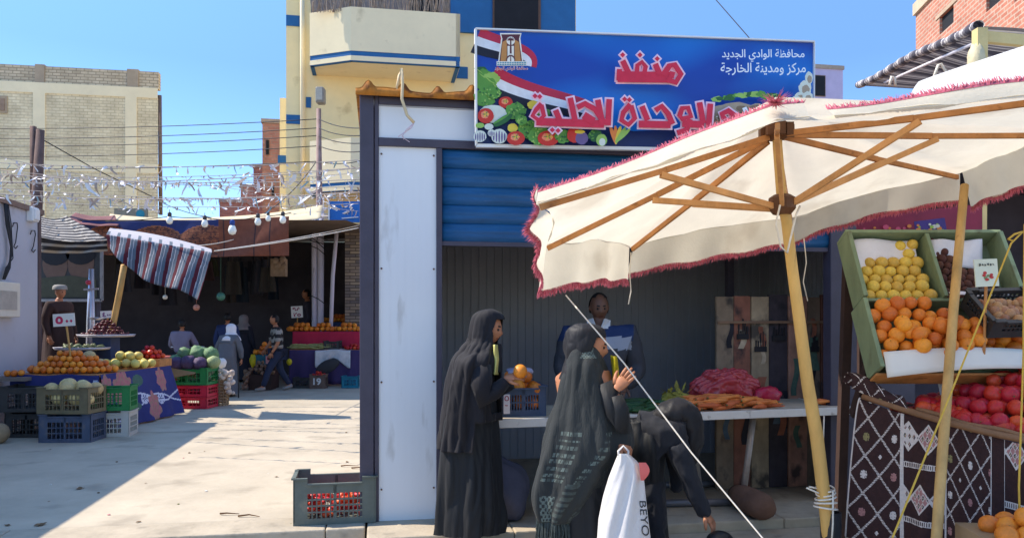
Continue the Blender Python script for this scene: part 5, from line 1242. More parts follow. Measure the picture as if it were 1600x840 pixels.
# onion crate, on the right over the lower box
oc = D(.735, .57, .235)
blkp = M('black_crate_plastic', (.03, .03, .032, 1), .5, .2, 6, .05)
crate('plastic_crate', 'black lattice crate of onions above the oranges', 'crate', V((oc.x + .02, oc.y - .02, oc.z - .12)), (.42, .32, .13), .05, blkp, dip=.01, nsl=10, rails=1).rotation_euler[0] = R(38)
oc0 = V((oc.x + .02, oc.y - .02, oc.z - .12)); pos = [oc0 + Matrix.Rotation(R(38), 3, 'X') @ V((rnd(-.17, .17), rnd(-.13, .09), .05 + rnd(0, .06))) for k in range(60)]
scatter('onion', onion, pos, .034, 'pale brown onion in the black lattice crate', 'onions in the black crate', 'onion', .18)
# price card on a stick
pcc = P(1541, 426, 4.6)
pc_ = root('price_card', P(1541, 545, 4.62), 'small printed price card on a brown stick above the onion crate', 'price card')
m = MB(); cx_, cz_ = V((1, .15, .05)).normalized(), V((-.05, .05, 1)).normalized(); cyv = cx_.cross(cz_); m.box(pcc, (.155, .006, .165), cx_, cyv, cz_); m.build('card', M('card_print', c(214, 214, 190), .4, .05), pc_)
m = MB(); PC = [M('card_red', c(190, 50, 44), .5), M('card_ink', c(40, 44, 40), .5), M('card_green', c(120, 140, 90), .5)]
def cd(x, y, l=0): return pcc + cx_ * x + cz_ * y - cyv * -1 * (-.0035 - l)
sgn = -1 if cyv.y > 0 else 1
def cd(x, y, l=0): return pcc + cx_ * x + cz_ * y + cyv * sgn * (.0035 + l)
for k in range(9): x, y = rnd(-.04, .04), rnd(-.05, 0); q = rnd(.006, .014); m.poly([cd(x + q * math.cos(a_), y + q * .7 * math.sin(a_), .0004 * (k + 1)) for a_ in [z * .7 for z in range(9)]], 0 if k % 3 else 2)
for k in range(6): x = -.05 + k * .018; m.poly([cd(x, .04 + .006 * (k % 2), .004), cd(x + .013, .043, .004), cd(x + .011, .058 - .006 * (k % 3), .004), cd(x + .002, .055, .004)], 1)
m.build('lettering', PC, pc_)
m = MB(); m.tube([pcc + V((.01, .012, .03)), P(1537, 560, 4.66)], .009, 8); m.build('stick', wood_b, pc_)
# banner with printed fruit under the canopy edge
bn = root('fruit_banner', P(1400, 360, 5.35), 'printed dark red banner with fruit pictures above the green boxes', 'banner')
m = MB(); bq = lambda x, y, l=0: P(x, y, 5.62 - l); m.box8([bq(1338, 376), bq(1535, 372), P(1535, 372, 5.65), P(1338, 376, 5.65), bq(1338, 340), bq(1535, 318), P(1535, 318, 5.65), P(1338, 340, 5.65)]); m.build('panel', M('banner_red', c(136, 34, 62), .5, .2, 5, 0), bn)
m = MB(); BM = [M('banner_purple', c(70, 48, 120), .5), M('banner_green', c(150, 180, 70), .5), M('banner_pale', c(220, 210, 190), .5), M('banner_orange', c(220, 130, 60), .5), M('banner_pink', c(206, 80, 110), .5)]
m.poly([bq(x, y, .002) for x, y in ((1432, 376), (1482, 374), (1476, 340), (1428, 346))], 0)
for k in range(40):
    x, y, q = (rnd(1434, 1474), rnd(350, 372), rnd(2, 5)) if k < 24 else (rnd(1345, 1425), rnd(352, 372), rnd(1.5, 5)); m.poly([bq(x + q * math.cos(z * .8), y + q * .8 * math.sin(z * .8), .003 + .0003 * k) for z in range(8)], (1, 2, 3, 1)[k % 4] if k < 24 else (4, 3, 4)[k % 3])
m.build('fruit_print', BM, bn)
m = MB(); m.bar(P(1345, 376, 5.7), V((P(1345, 376, 5.7).x, 5.7, 0)), .04, .04); m.bar(P(1530, 372, 5.7), V((P(1530, 372, 5.7).x, 5.7, 0)), .04, .04); m.build('post', M('dark_timber', c(64, 46, 40)), bn)

# ------------------------------------------------------------ the tomato table with woven cloths
def edge(u):  # rim of the tomato table, u 0..1 from its left end towards the right of the picture
    x = lerp(1345, 1625, u); y = lerp(620, 694, u) + 6 * math.sin(3.14 * u); return P(x, y, lerp(4.85, 4.25, u) - .06 * math.sin(3.14 * u))
br_c = M('brown_woven_cloth', c(58, 36, 34), .95, .2, 30, .3, 140)
wv = [br_c, M('white_wool', c(206, 192, 182), .95, .15, 60, .3, 140), M('rose_wool', c(168, 118, 112), .95, .15, 60, .3, 140), M('olive_wool', c(136, 124, 82), .95, .15, 60, .3, 140), M('dark_wool', c(34, 26, 30), .95, .2, 60, .3, 140)]
def motif(u, v):  # a square cell -1..1: small stepped star
    a_, b_ = abs(u), abs(v)
    return (a_ < .16 and b_ < .5) or (b_ < .16 and a_ < .5) or (.2 < a_ < .42 and .2 < b_ < .42)
def lattice(x, y, L=.13, H=.125):
    p, q = x / L + y / H, x / L - y / H
    fp, fq = p % 2, q % 2
    if min(fp, 2 - fp) < .085 or min(fq, 2 - fq) < .085: return 1 if (int((x + y) * 330) % 3) else 0
    i, j = int(p // 2), int(q // 2); cu_, cv_ = fp - 1, fq - 1; uu, vv = (cu_ + cv_) , (cu_ - cv_)
    kind = (i * 3 + j * 5) % 4
    if kind in (0, 2) and motif(uu * 1.15, vv * 1.15): return (1, 2, 1, 3)[(i + j * 2) % 4]
    if kind == 1 and abs(uu) + abs(vv) < .26: return 1
    return 0
def zig(x, y, y0):  # a band of joined diamonds around the height y0
    L = .17; k = (x / L) % 1; a_ = abs(k - .5) * 2; h = .075 * (1 - a_) + .012
    dy = abs(y - y0)
    if dy > h: return 0
    cx_, cy_ = (x / .038) % 1 - .5, (y / .048) % 1 - .5
    q = abs(cx_) + abs(cy_)
    if dy > h - .014: return 1
    if q < .34: return (4, 4, 3, 2)[int(x / .038 * 7 + y / .048 * 3) % 4] if q > .1 else 1
    return 1 if q < .5 else 2 if int(x / .17) % 2 else 1
def wcl(u, v):
    x, y = u * 1.9, v * .82
    if x < .36: # left cloth, all lattice
        if x < .012 or .348 < x: return 1
        return lattice(x, y + .2 * x, .1, .11)
    if x < .73:
        x2 = x - .37
        if x2 < .006 or .35 < x2: return 1
        for yy in (.285, .60):
            d = abs(y + .05 * x2 - yy)
            if d < .016 and (d > .011 or int(x2 * 110) % 2): return 1
        a_ = zig(x2 + .04, y, .12) or zig(x2 + .1, y + .05 * x2, .47) or zig(x2, y, .78); return a_
    if x < 1.11:
        if x < .736 or x > 1.104: return 1
        return lattice(x, y, .085, .1)
    x2 = x - 1.11
    if .105 < x2 < .112: return 1
    if x2 < .11: return 0
    d = abs(y - .34)
    if d < .018 and (d > .012 or int(x2 * 110) % 2): return 1
    return zig(x2 + .05, y, .06) or zig(x2 + .09, y, .56)
def hang(u, v):
    u = u * 1.25; p = edge(u); q = 0
    dr = (edge(min(1.25, u + .02)) - edge(max(0, u - .02))).normalized(); nn = V((dr.y, -dr.x, 0))
    p = p + nn * (.02 + .07 * v * (.6 + .4 * math.sin(u * 21)) + .02 * math.sin(u * 34 + 2 * v) * v); p.z -= v * .86 + .015 * math.sin(u * 9)
    if u < .2: p.x -= (.2 - u) * .35 * v ** .5; 
    return p
st = root('tomato_stall', edge(.6) + V((.5, .4, -edge(.6).z)), 'market table of tomatoes hung with brown patterned woven cloths', 'stall')
m = MB(); m.grid(hang, 520, 240, mf=wcl); m.build('woven_cloth', wv, st, smooth=True)
m = MB(); m.tube([edge(u / 12) + V((0, -.03, .01)) for u in range(13)], .026, 8, flat=.8); m.tube([edge(.3 + u / 17) + V((0, -.02, .035 + .006 * math.sin(u))) for u in range(12)], .014, 6); m.build('rim_pole', M('cane_brown', c(134, 96, 66), .75, .25, 9, .2), st, smooth=True)
m = MB(); n = 12; top = [edge(i / n) + V((0, .01, -.01)) for i in range(n + 1)] + [edge(1.25) + V((0, .01, -.01)), V((4.4, 4.0, .9)), V((4.4, 5.7, .95)), V((2.6, 5.7, .98))]
m.poly(top); m.build('tabletop', M('dark_timber', c(64, 46, 40)), st)
m = MB()
for x, y in ((2.75, 5.2), (2.95, 4.75), (4.2, 4.7), (4.2, 5.5)): m.bar(V((x, y, 0)), V((x, y, .92)), .07, .07)
m.build('leg', M('dark_timber', c(64, 46, 40)), st)
# folded cloth bundle at the left end
m = MB()
def bund(u, v):
    p = edge(lerp(-.06, .24, u)); a_ = v * 3.6 - .4
    return p + V((0, .03, .03)) + V((0, -math.cos(a_) * .07, math.sin(a_) * (.06 + .02 * math.sin(6 * u)))) + V((0, 0, .035 * (1 - u)))
m.grid(bund, 60, 40, mf=lambda u, v: lattice(u * .4, v * .3, .07, .08)); tag(m.build('folded_cloth', wv, smooth=True, thick=.01), 'patterned brown cloth folded over the left end of the tomato table', 'cloth')
# tomatoes
hc = V((3.02, 4.72, .96))
def inview(p): return p.x / p.y * FP + CX < 1680 
pos = heap(hc, .62, .44, .40, .047, rz=-.35, peak=(.32, .05), keep=inview)
pos += [edge(u) + V((rnd(.0, .04), .05 + rnd(0, .05), .05)) for u in [.38 + .045 * k for k in range(13)]]
pos += [edge(.4 + .03 * k) + V((.02, .15 + rnd(-.02, .02), .07)) for k in range(9)] + [edge(.42 + .03 * k) + V((.05, .24, .08)) for k in range(7)]
print('tomatoes', len(pos))
scatter('tomato', tomato, pos, .05, 'ripe red tomato in the heap on the cloth hung table', 'tomatoes on the stall', 'tomato', .1)
m = MB(); m.grid(lambda u, v: P(lerp(1462, 1502, u), lerp(590, 640, v), 4.95) + V((0, -.1 * v, .03 * math.sin(7 * u + 5 * v))), 12, 10); tag(m.build('plastic_sheet', M('torn_white_film', c(206, 196, 190), .4, .1, 6, .2), smooth=True, thick=.004), 'crumpled white film beside the tomatoes under the orange box', 'sheet')
m = MB(); p = P(1423, 618, 5.5); m.box(p, (.5, .35, .26)); 
# cardboard box of oranges in the corner
cb = P(1595, 838, 3.75); m = MB(); m.box(cb + V((.12, .15, -.12)), (.52, .35, .2), V((1, -.1, 0)).normalized(), V((.1, 1, 0)).normalized()); bxo = tag(m.build('cardboard_box', M('cardboard', c(150, 122, 88), .9, .12, 5, .1), bevel=.004), 'cardboard box of oranges in the lower right corner', 'box')
m = MB(); m.box(cb + V((.12, .15, -.32 - .2)), (.5, .34, .6)); tag(m.build('wooden_stand', M('dark_timber', c(64, 46, 40))), 'dark wooden stand under the cardboard box of oranges', 'stand')
scatter('orange', orange, [cb + V((x + rnd(-.01, .01), y, .02 + z)) for x, y, z in ((-.06, .02, -.02), (.04, .0, -.02), (.14, .02, -.01), (.24, .04, 0), (0, .1, .0), (.1, .1, .01), (.2, .12, .0), (.05, .05, .06), (.15, .07, .06), (-.04, .18, -.01), (.06, .2, 0), (.16, .2, 0), (.3, .15, -.01))], .052, 'orange in the cardboard box at the lower right corner', 'oranges in the cardboard box', 'fruit')
# yellow ropes
for pts, lab in (([(1598, 362, 4.4), (1580, 380, 4.35), (1480, 628, 3.95), (1395, 838, 3.7), (1370, 905, 3.6)], 'thin yellow rope slanting down across the tomatoes and woven cloth'), ([(1601, 350, 4.2), (1599, 560, 4.1), (1592, 760, 4.0), (1596, 900, 3.95)], 'thin yellow rope hanging straight down at the right edge')):
    m = MB(); m.tube([P(*q) for q in pts], .005, 6); 
    if pts[0][0] < 1600: m.tube([P(1598, 362, 4.4), P(1585, 366, 4.38), P(1575, 374, 4.36), P(1582, 376, 4.36)], .006, 5)
    tag(m.build('yellow_rope', rope_y, smooth=True), lab, 'rope')

# ------------------------------------------------------------ dark shop behind the fruit stall
shp = root('shop_room', V((6.5, 8, 0)), 'dark open shop room behind the fruit stall at the right', 'shop')
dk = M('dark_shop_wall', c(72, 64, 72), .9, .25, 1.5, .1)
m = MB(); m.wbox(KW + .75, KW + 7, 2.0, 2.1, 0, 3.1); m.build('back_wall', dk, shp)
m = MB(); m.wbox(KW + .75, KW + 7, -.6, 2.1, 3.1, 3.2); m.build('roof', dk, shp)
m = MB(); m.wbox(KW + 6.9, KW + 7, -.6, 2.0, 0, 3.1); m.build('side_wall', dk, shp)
# striped awning, upper right
aw_cols = [M('awning_grey', c(124, 120, 126), .9, .12, 8, .1, transl=.12), M('awning_white', c(214, 208, 204), .9, .08, 8, .1, transl=.12), M('awning_dark', c(78, 76, 86), .9, .12, 8, .1, transl=.12)]
aw = root('striped_awning', V((P(1528, 60, 6.1).x, 6.1, 0)), 'grey and white striped awning on a yellow post behind the parasol', 'awning')
Aq, Bq, Cq, Dq = P(1345, 134, 8.6), P(1533, 40, 6.1), P(1720, 62, 6.1), P(1760, 150, 8.9)
def awn(u, v):
    p = (Aq.lerp(Bq, v)).lerp(Dq.lerp(Cq, v), u); p.z -= .12 * math.sin(3.14 * u) * math.sin(3.14 * v) + .015 * math.sin(9 * v + 5 * u); return p
def stripe(t):
    k = (t * 9) % 1
    return 2 if k < .3 else 1 if k < .36 else 0 if k < .55 else 1 if k < .62 else 0 if k < .68 else 1 if k < .78 else 0
m = MB(); m.grid(awn, 24, 160, mf=lambda u, v: stripe(v)); m.build('canopy', aw_cols, aw, smooth=True)
m = MB(); m.grid(lambda u, v: awn(0, v) + V((-.02, 0, .01)) + V((math.cos(6.283 * u), -.35 * math.cos(6.283 * u) + 0, math.sin(6.283 * u))) * (.04 + .004 * math.sin(60 * v)), 12, 200, mf=lambda u, v: stripe(v * 1.15 + .03 * u), closed=True)
m.build('rolled_edge', aw_cols, aw, smooth=True)
m = MB(); m.tube([awn(0, .25) + V((.02, .02, -.07)), awn(0, .98) + V((.03, .05, -.09))], .014, 8); m.build('rail', pole_w, aw, smooth=True)
ypost = M('yellow_painted_post', c(206, 184, 128), .7, .12, 5, .1)
m = MB(); pb = P(1527, 60, 6.05); m.bar(V((pb.x, pb.y, 0)), V((pb.x + .02, pb.y, P(1527, 46, 6.05).z)), .08, .08, up=V((0, 1, 0))); m.build('post', ypost, aw)
m = MB(); m.bar(P(1534, 58, 6.08), P(1720, 76, 6.1), .05, .085); m.build('beam', ypost, aw)
m = MB(); m.sphere(P(1525, 96, 6.04), .07, (.9, .9, 2), 14, 12, fn=lambda d: .1 * math.sin(9 * d.x + 7 * d.z)); m.build('wrapping', M('pale_wrap', c(200, 186, 150), .6, .1, 9, .2), aw, smooth=True)
for k, (pts, lab) in enumerate((([(1458, 124), (1466, 102), (1470, 100), (1478, 112), (1486, 122)], 'white cord tied round the striped awning rail nearer its post'), ([(1390, 133), (1393, 120), (1398, 122), (1399, 134)], 'white cord looped on the striped awning rail farther from its post'))):
    m = MB(); m.tube([P(x, y, 6.6 + .5 * k) for x, y in pts], .012, 6); tag(m.build('awning_cord_loop', rope_w, smooth=True), lab, 'cord')
# second white parasol behind the first
p2 = root('market_parasol', V((P(1660, 300, 5.6).x + .3, 5.6, 0)), 'white canvas top of another parasol behind the pink fringe at the right', 'parasol')
tp = P(1730, 110, 5.5); m = MB()
def can2(u, v):
    a_ = u * 2 * math.pi; R_ = 1.35 * (1 - .06 * abs(math.sin(4 * a_))); p = tp + V((math.cos(a_) * R_ * v, math.sin(a_) * R_ * v, -.08 * v - .02 * math.sin(3.14 * v) + .03 * math.cos(a_) * 0)); return p
m.grid(can2, 64, 10, closed=True); m.build('canopy', M('white_canvas', (.86, .83, .78, 1), .85, .05, 3, .1, 60, transl=.65), p2, smooth=True)
m = MB(); m.tube([V((tp.x, tp.y, 0)), tp - V((0, 0, .02))], .03, 10); m.build('pole', wood_y, p2, smooth=True)
# ============================================================ people further off
def figure(label, px, d, ytop, z0, yaw, top, bottom, sk=SK, robe=None, cover=None, pose=None, shoes=None, lean=0, hairm=None, topf=None, sleeve='wrist', detail=0):
    X = (px - CX) / FP * d; Ht = (HC - (ytop - YH) / FP * d) - z0
    f = V((math.sin(yaw), -math.cos(yaw), 0)); l = V((math.cos(yaw), math.sin(yaw), 0)); base = V((X, d, z0)); H = Ht / (1.0 - .12 * abs(lean))
    o = root('person', base, label, 'person')
    def J(ff, ll, uu):
        k = max(0, uu - .53) * lean; return base + (f * (ff + k) + l * ll + V((0, 0, uu - .25 * k * (1 if lean > 0 else 0)))) * H
    j = {'pel': (0, 0, .53), 'wa': (0, 0, .61), 'ch': (0, 0, .74), 'nk': (.005, 0, .84), 'hb': (.012, 0, .89)}
    for s, n in ((1, 'L'), (-1, 'R')):
        j.update({'s' + n: (0, .112 * s, .795), 'e' + n: (-.01, .15 * s, .63), 'w' + n: (.05, .15 * s, .49), 'h' + n: (0, .055 * s, .5), 'k' + n: (.01, .055 * s, .28), 'a' + n: (-.01, .055 * s, .045), 't' + n: (.08, .06 * s, .02)})
    if pose: j.update(pose)
    rad = {'pel': (.085, .065), 'wa': (.075, .055), 'ch': (.09, .06), 'nk': .032, 'hb': .035, 's': .038, 'e': .027, 'w': .018, 'h': .052, 'k': .034, 'a': .024, 't': .02}
    nod = {k: (J(*p), (rad[k] if k in rad else rad[k[0]])) for k, p in j.items()}
    nod = {k: (p, tuple(x * H for x in r) if isinstance(r, tuple) else r * H) for k, (p, r) in nod.items()}
    e = [('pel', 'wa'), ('wa', 'ch'), ('ch', 'nk'), ('nk', 'hb')]
    for n in 'LR': e += [('ch', 's' + n), ('s' + n, 'e' + n), ('e' + n, 'w' + n), ('pel', 'h' + n), ('h' + n, 'k' + n), ('k' + n, 'a' + n), ('a' + n, 't' + n)]
    b = MB(); skin_into(b, nod, e, sub=1)
    hc_ = J(j['hb'][0] + .008, j['hb'][1], j['hb'][2] + .045); add_head(b, hc_, f + V((0, 0, -.15 - lean * .3)), V((0, 0, 1)) + f * lean * .4, .135 * H, detail=detail)
    for n, sd in (('L', -1), ('R', 1)):
        dd = (nod['w' + n][0] - nod['e' + n][0]).normalized(); add_hand(b, nod['w' + n][0], dd, l * (1 if n == 'L' else -1) + f * .3, .1 * H, .5, sd)
    b.build('body', sk, o, smooth=True)
    def cloth(keys, gr, mat, name, mf=None, add=.006):
        g = {k: (nod[k][0], tuple(x * gr + add * H for x in nod[k][1]) if isinstance(nod[k][1], tuple) else nod[k][1] * gr + add * H) for k in keys}
        m = MB(); skin_into(m, g, [q for q in e if q[0] in g and q[1] in g], mf=mf, sub=2); return crinkle(m.build(name, mat, o, smooth=True), .012, 9, .6, px)
    arms = ['sL', 'eL', 'sR', 'eR'] + (['wL', 'wR'] if sleeve == 'wrist' else [])
    keys = ['pel', 'wa', 'ch', 'nk'] + arms
    cloth(keys, 1.32, top, 'shirt' if not robe else 'robe_top', topf)
    if robe:
        m = MB(); a_, c_ = J(*j['ch']), J(*j['pel']); bt = base + V((0, 0, .04 * H))
        sec = [(a_, .115 * H, .095 * H), (a_.lerp(c_, .6), .122 * H, .1 * H), (c_, .135 * H, .115 * H), (c_.lerp(bt, .5), .15 * H, .13 * H), (bt, .165 * H, .15 * H)]
        ss = []
        for i in range(len(sec) - 1):
            for q in range(5): t = q / 5; ss.append((sec[i][0].lerp(sec[i + 1][0], t), lerp(sec[i][1], sec[i + 1][1], t), lerp(sec[i][2], sec[i + 1][2], t)))
        ss.append(sec[-1]); ph = rnd(0, 6); ring_loft(m, ss, 40, lambda a, t: t * (.07 * math.sin(5 * a + ph) + .04 * math.sin(9 * a + 2 * t))); crinkle(m.build('robe', robe, o, smooth=True), .016, 8, .2, px)
    else: cloth(['pel', 'hL', 'kL', 'aL', 'hR', 'kR', 'aR'], 1.25, bottom, 'trousers')
    for n in 'LR':
        p, q = nod['a' + n][0], nod['t' + n][0]; m = MB(); m.tube([p - (q - p) * .35 - V((0, 0, .012 * H)), p.lerp(q, .4) - V((0, 0, .01 * H)), q + (q - p) * .25], [.024 * H, .027 * H, .016 * H], 8); m.build('shoe', shoes or M('brown_leather', c(70, 50, 40), .6), o, smooth=True)
    if cover:
        m = MB(); kind, cm = cover; R_ = .0675 * H
        if kind == 'scarf':
            ring_loft(m, [(hc_ + V((0, 0, R_ * z)) - f * R_ * .12, R_ * x, R_ * x * 1.05) for z, x in ((1.12, .2), (1.0, .6), (.7, .9), (.3, 1.02), (-.2, 1.0), (-.7, .98), (-1.1, 1.2), (-1.7, 1.75), (-2.3, 2.0))], 28, lambda a, t: .04 * t * math.sin(6 * a + 2), skip=lambda a, t, i: i in (2, 3, 4) and V((math.cos(a), math.sin(a), 0)).dot(f) > .55)
            m.build('headscarf', cm, o, smooth=True, thick=.004)
        elif kind == 'cap':
            ring_loft(m, [(hc_ + V((0, 0, R_ * z)) - f * R_ * .08, R_ * x, R_ * x) for z, x in ((1.12, .3), (1.05, .7), (.85, .95), (.5, 1.0), (.35, .99))], 24); m.build('cap', cm, o, smooth=True)
        else:
            m.sphere(hc_ - f * R_ * .13 + V((0, 0, .1 * R_)), R_, (.8, .9, 1.0), 16, 10); m2 = MB(); m2.v = m.v
            for ff in m.f:
                ctr = sum((m.v[i] for i in ff), V()) / len(ff) - hc_
                if ctr.z > R_ * .5 or (ctr.dot(f) < -R_ * .1 and ctr.z > -R_ * .5): m2.f.append(ff); m2.m.append(0)
            m2.build('hair', cm, o, smooth=True)
    return o, J, H
def cl(n, r_, g_, b_): return M(n, c(r_, g_, b_), .85, .12, 6, .25, 26, stretch=(1, 1, .4))
figure('man in a brown robe and grey cap behind the left fruit table', 92, 12.9, 446, .5, R(70), cl('brown_robe', 62, 42, 38), None, robe=cl('brown_robe', 62, 42, 38), cover=('cap', cl('grey_cap', 150, 146, 140)))
m = MB(); q = P(92, 500, 12.9); m.box(V((q.x - .3, q.y + .1, .25)), (1.4, 1.0, .5)); tag(m.build('wooden_platform', M('dark_timber', c(64, 46, 40))), 'dark wooden platform under the man in the brown robe', 'platform')
figure('man in a lilac grey shirt seen from behind near the motorcycle', 284, 16.6, 499, 0, R(185), cl('lilac_shirt', 128, 122, 142), cl('dark_trousers', 44, 42, 48), hairm=1, cover=('hair', hair_m), pose={'eL': (.08, .17, .64), 'wL': (.2, .15, .6), 'eR': (.08, -.17, .64), 'wR': (.2, -.15, .6)})
figure('man in a dark blue jacket seen from behind in the market alley', 355, 18.2, 489, 0, R(180), cl('navy_jacket', 44, 58, 100), cl('dark_trousers', 44, 42, 48), cover=('hair', hair_m))
figure('figure in a grey headscarf in the dark of the market alley', 380, 19.6, 492, 0, R(170), cl('dark_dress', 40, 40, 50), None, robe=cl('dark_dress', 40, 40, 50), cover=('scarf', cl('grey_scarf', 130, 124, 124)))
og, J, H = figure('stooped man in a grey galabeya and white headcloth with a cane', 353, 15.9, 507, 0, R(168), cl('grey_galabeya', 96, 98, 104), None, robe=cl('grey_galabeya', 96, 98, 104), cover=('scarf', cl('white_headcloth', 222, 220, 224)), lean=.28, pose={'eR': (.06, -.17, .62), 'wR': (.1, -.17, .5), 'eL': (.02, .17, .62), 'wL': (.05, .2, .5)})
m = MB(); cn0 = P(372, 568, 15.6); m.tube([cn0 + V((-.02, 0, .05)), cn0, V((cn0.x + .01, 15.6, .0))], .014, 6); tag(m.build('walking_cane', wire_m), 'thin dark walking cane held by the stooped man', 'cane')
m = MB(); m.sphere(P(346, 567, 15.4), .1, (1, .8, 1.05), 16, 12, fn=lambda d: .06 * math.sin(7 * d.x + 5 * d.z)); tag(m.build('plastic_bag', white_pl, smooth=True), 'white plastic bag hanging from the hand of the stooped man', 'bag')
sm = [cl('shirt_black', 42, 40, 42), cl('shirt_grey', 150, 146, 138)]
figure('man in a black and grey striped polo shirt walking past the fruit', 434, 17.2, 492, 0, R(-62), sm, cl('blue_jeans', 44, 50, 70), topf=lambda p: int(p.z / .085) % 2, sleeve='elbow', cover=('hair', hair_m), shoes=cl('grey_shoes', 150, 144, 138), lean=.06, pose={'kL': (.12, .055, .29), 'aL': (.2, .055, .05), 'tL': (.28, .06, .03), 'kR': (-.04, -.055, .28), 'aR': (-.17, -.055, .06), 'tR': (-.09, -.06, .02), 'eR': (.05, -.16, .64), 'wR': (.14, -.13, .53), 'eL': (.02, .15, .63), 'wL': (.1, .12, .5)})
figure('person half hidden behind the white posts at the market corner', 481, 21, 452, 0.35, R(-70), cl('dark_grey_shirt', 60, 56, 66), cl('dark_trousers', 44, 42, 48), cover=('hair', hair_m))  # shirt is one plain dark grey

# ============================================================ covered market behind
hall = root('market_hall', V((-9, 20, 0)), 'dark covered market hall under tarpaulins behind the stalls', 'market hall')
dkw = M('dim_hall_wall', c(70, 63, 66), .95, .3, 1.2, .1)  # the dimness of the covered hall is put into this wall colour
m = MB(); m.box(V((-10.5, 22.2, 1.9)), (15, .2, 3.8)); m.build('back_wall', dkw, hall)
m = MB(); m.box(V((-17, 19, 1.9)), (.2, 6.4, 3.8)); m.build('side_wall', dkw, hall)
tarp = M('brown_tarpaulin', c(112, 92, 76), .9, .2, 2, .2)
m = MB(); m.grid(lambda u, v: V((lerp(-17, -3.4, u), lerp(15.7, 22.2, v), 3.62 + .25 * v + .06 * math.sin(9 * u) * math.sin(3.14 * v))), 30, 10); m.build('roof', tarp, hall, smooth=True)
# pale tarps edging the roof
pt = M('pale_tarpaulin', c(204, 186, 152), .85, .15, 2.5, .25, 9, stretch=(1, 1, .3)); mt_ = M('maroon_tarpaulin', c(120, 76, 76), .9, .2, 3, .2)
def sheet(pts, mat, name, label, cat='tarpaulin', nu=24, nv=8, sag=.05, wav=.02, par=None, mf=None, freq=17):
    a_, b_, c_, d_ = [P(*q) for q in pts]  # top left, top right, bottom right, bottom left
    def fn(u, v):
        p = a_.lerp(b_, u).lerp(d_.lerp(c_, u), v); p.z -= sag * math.sin(3.14 * u) * (1 if v > 0 else 1); p.y += wav * math.sin(u * freq + 4 * v) * (.3 + v); return p
    m = MB(); m.grid(fn, nu, nv, mf=mf); o = m.build(name, mat, par, smooth=True, thick=.004)
    if label: tag(o, label, cat)
    return o
sheet([(172, 334, 17), (330, 340, 17), (330, 352, 15.8), (165, 350, 15.8)], pt, 'roof_tarpaulin', 'pale striped tarpaulin edge at the left of the market roof')
sheet([(325, 340, 17), (505, 320, 18), (500, 341, 16.6), (325, 354, 15.8)], pt, 'roof_tarpaulin', 'pale tarpaulin edge rising to the white posts at the market roof')
sheet([(118, 332, 16.5), (180, 336, 16.5), (185, 352, 15.4), (100, 344, 15.4)], mt_, 'roof_tarpaulin', 'maroon tarpaulin over the left end of the market roof')
m = MB(); p = P(205, 336, 17.4); m.box(p, (.75, .05, .3)); tag(m.build('notice_board', M('greyed_board', c(150, 140, 120), .9, .2)), 'small grey board on the market roof with a teal patch', 'board')
m = MB(); q = p + V((.22, -.03, .02)); m.poly([q + V((.1 * math.cos(z * .6), 0, .1 * math.sin(z * .6))) for z in range(11)]); m.build('patch', M('teal_paint', c(50, 140, 156), .7), bpy.data.objects['notice_board'])
# printed tent cloth: blue top, brown scalloped arabesque
kh = [M('tent_navy', c(44, 52, 96), .9, .15, 6, .1), M('tent_brown', c(122, 70, 52), .9, .2, 9, .1), M('tent_rust', c(150, 92, 64), .9, .2, 9, .1), M('tent_dark', c(70, 48, 46), .9, .2, 9, .1)]
def khm(u, v):
    x = u * 4.4; k = (x / 1.05) % 1; arch = .42 - .26 * math.sin(math.pi * k) ** .7
    if u > .66: return 1 if (x * 3) % 1 > .06 else 3
    if v < arch: return 2 if abs(v - arch) < .03 else 0
    s_ = math.sin(x * 34 + 3 * math.sin(v * 30)) * math.sin(v * 46 + 3 * math.sin(x * 17)); return 2 if s_ > .35 else 3 if s_ < -.45 else 1
sheet([(128, 345, 15.6), (452, 338, 15.6), (450, 399, 15.6), (130, 397, 15.6)], kh, 'tent_cloth', 'navy and brown arabesque tent cloth hanging along the market front', 'tent cloth', 150, 40, .04, .05, mf=khm)
# striped black and white awning, and the hanging red striped sheet
bw_ = [M('awning_black', c(40, 38, 42), .9), M('awning_ivory', c(176, 168, 158), .9, .06, 8, .1, transl=.15)]
sheet([(62, 337, 14.6), (104, 337, 14.6), (168, 374, 12.7), (62, 370, 13.0)], bw_, 'striped_awning', 'black and ivory striped awning sloping at the left market corner', 'awning', 20, 60, .06, .03, mf=lambda u, v: 1 if (v * 9 + .4 * math.sin(3 * u)) % 1 < .38 else 0)
sheet([(62, 372, 13.0), (168, 376, 12.7), (166, 392, 12.75), (62, 394, 13.2)], bw_, 'awning_flap', 'lower flap of black and ivory cloth under the striped awning', 'awning', 20, 20, .03, .03, mf=lambda u, v: 1 if .3 < v < .5 or (v > .8) else 0)
rs = [M('sheet_blue_grey', c(98, 108, 118), .9, .08, 8, .1, transl=.12), M('sheet_maroon', c(92, 30, 42), .9, .08, 8, .1, transl=.12), M('sheet_white', c(186, 180, 182), .9, .06, 8, .1, transl=.12)]
def rsm(u, v):
    k = (u * 10 + .12 * v) % 1; return 1 if k < .36 else 2 if k < .42 or .66 < k < .71 else 0
def rfn(u, v):
    tl, tr, br, bl = P(166, 366, 12.7), P(331, 394, 12.6), P(309, 469, 12.3), P(167, 384, 12.6)
    p = tl.lerp(tr, u); q = bl.lerp(br, u); q.z -= .18 * math.sin(3.14 * min(1, u * 1.25)) ** 1; p = p.lerp(q, v); p.y += .05 * math.sin(u * 20 + 2 * v) * v; return p
m = MB(); m.grid(rfn, 200, 16, mf=rsm); tag(m.build('striped_sheet', rs, smooth=True, thick=.004), 'maroon, white and grey striped sheet hanging from a sagging line', 'sheet')
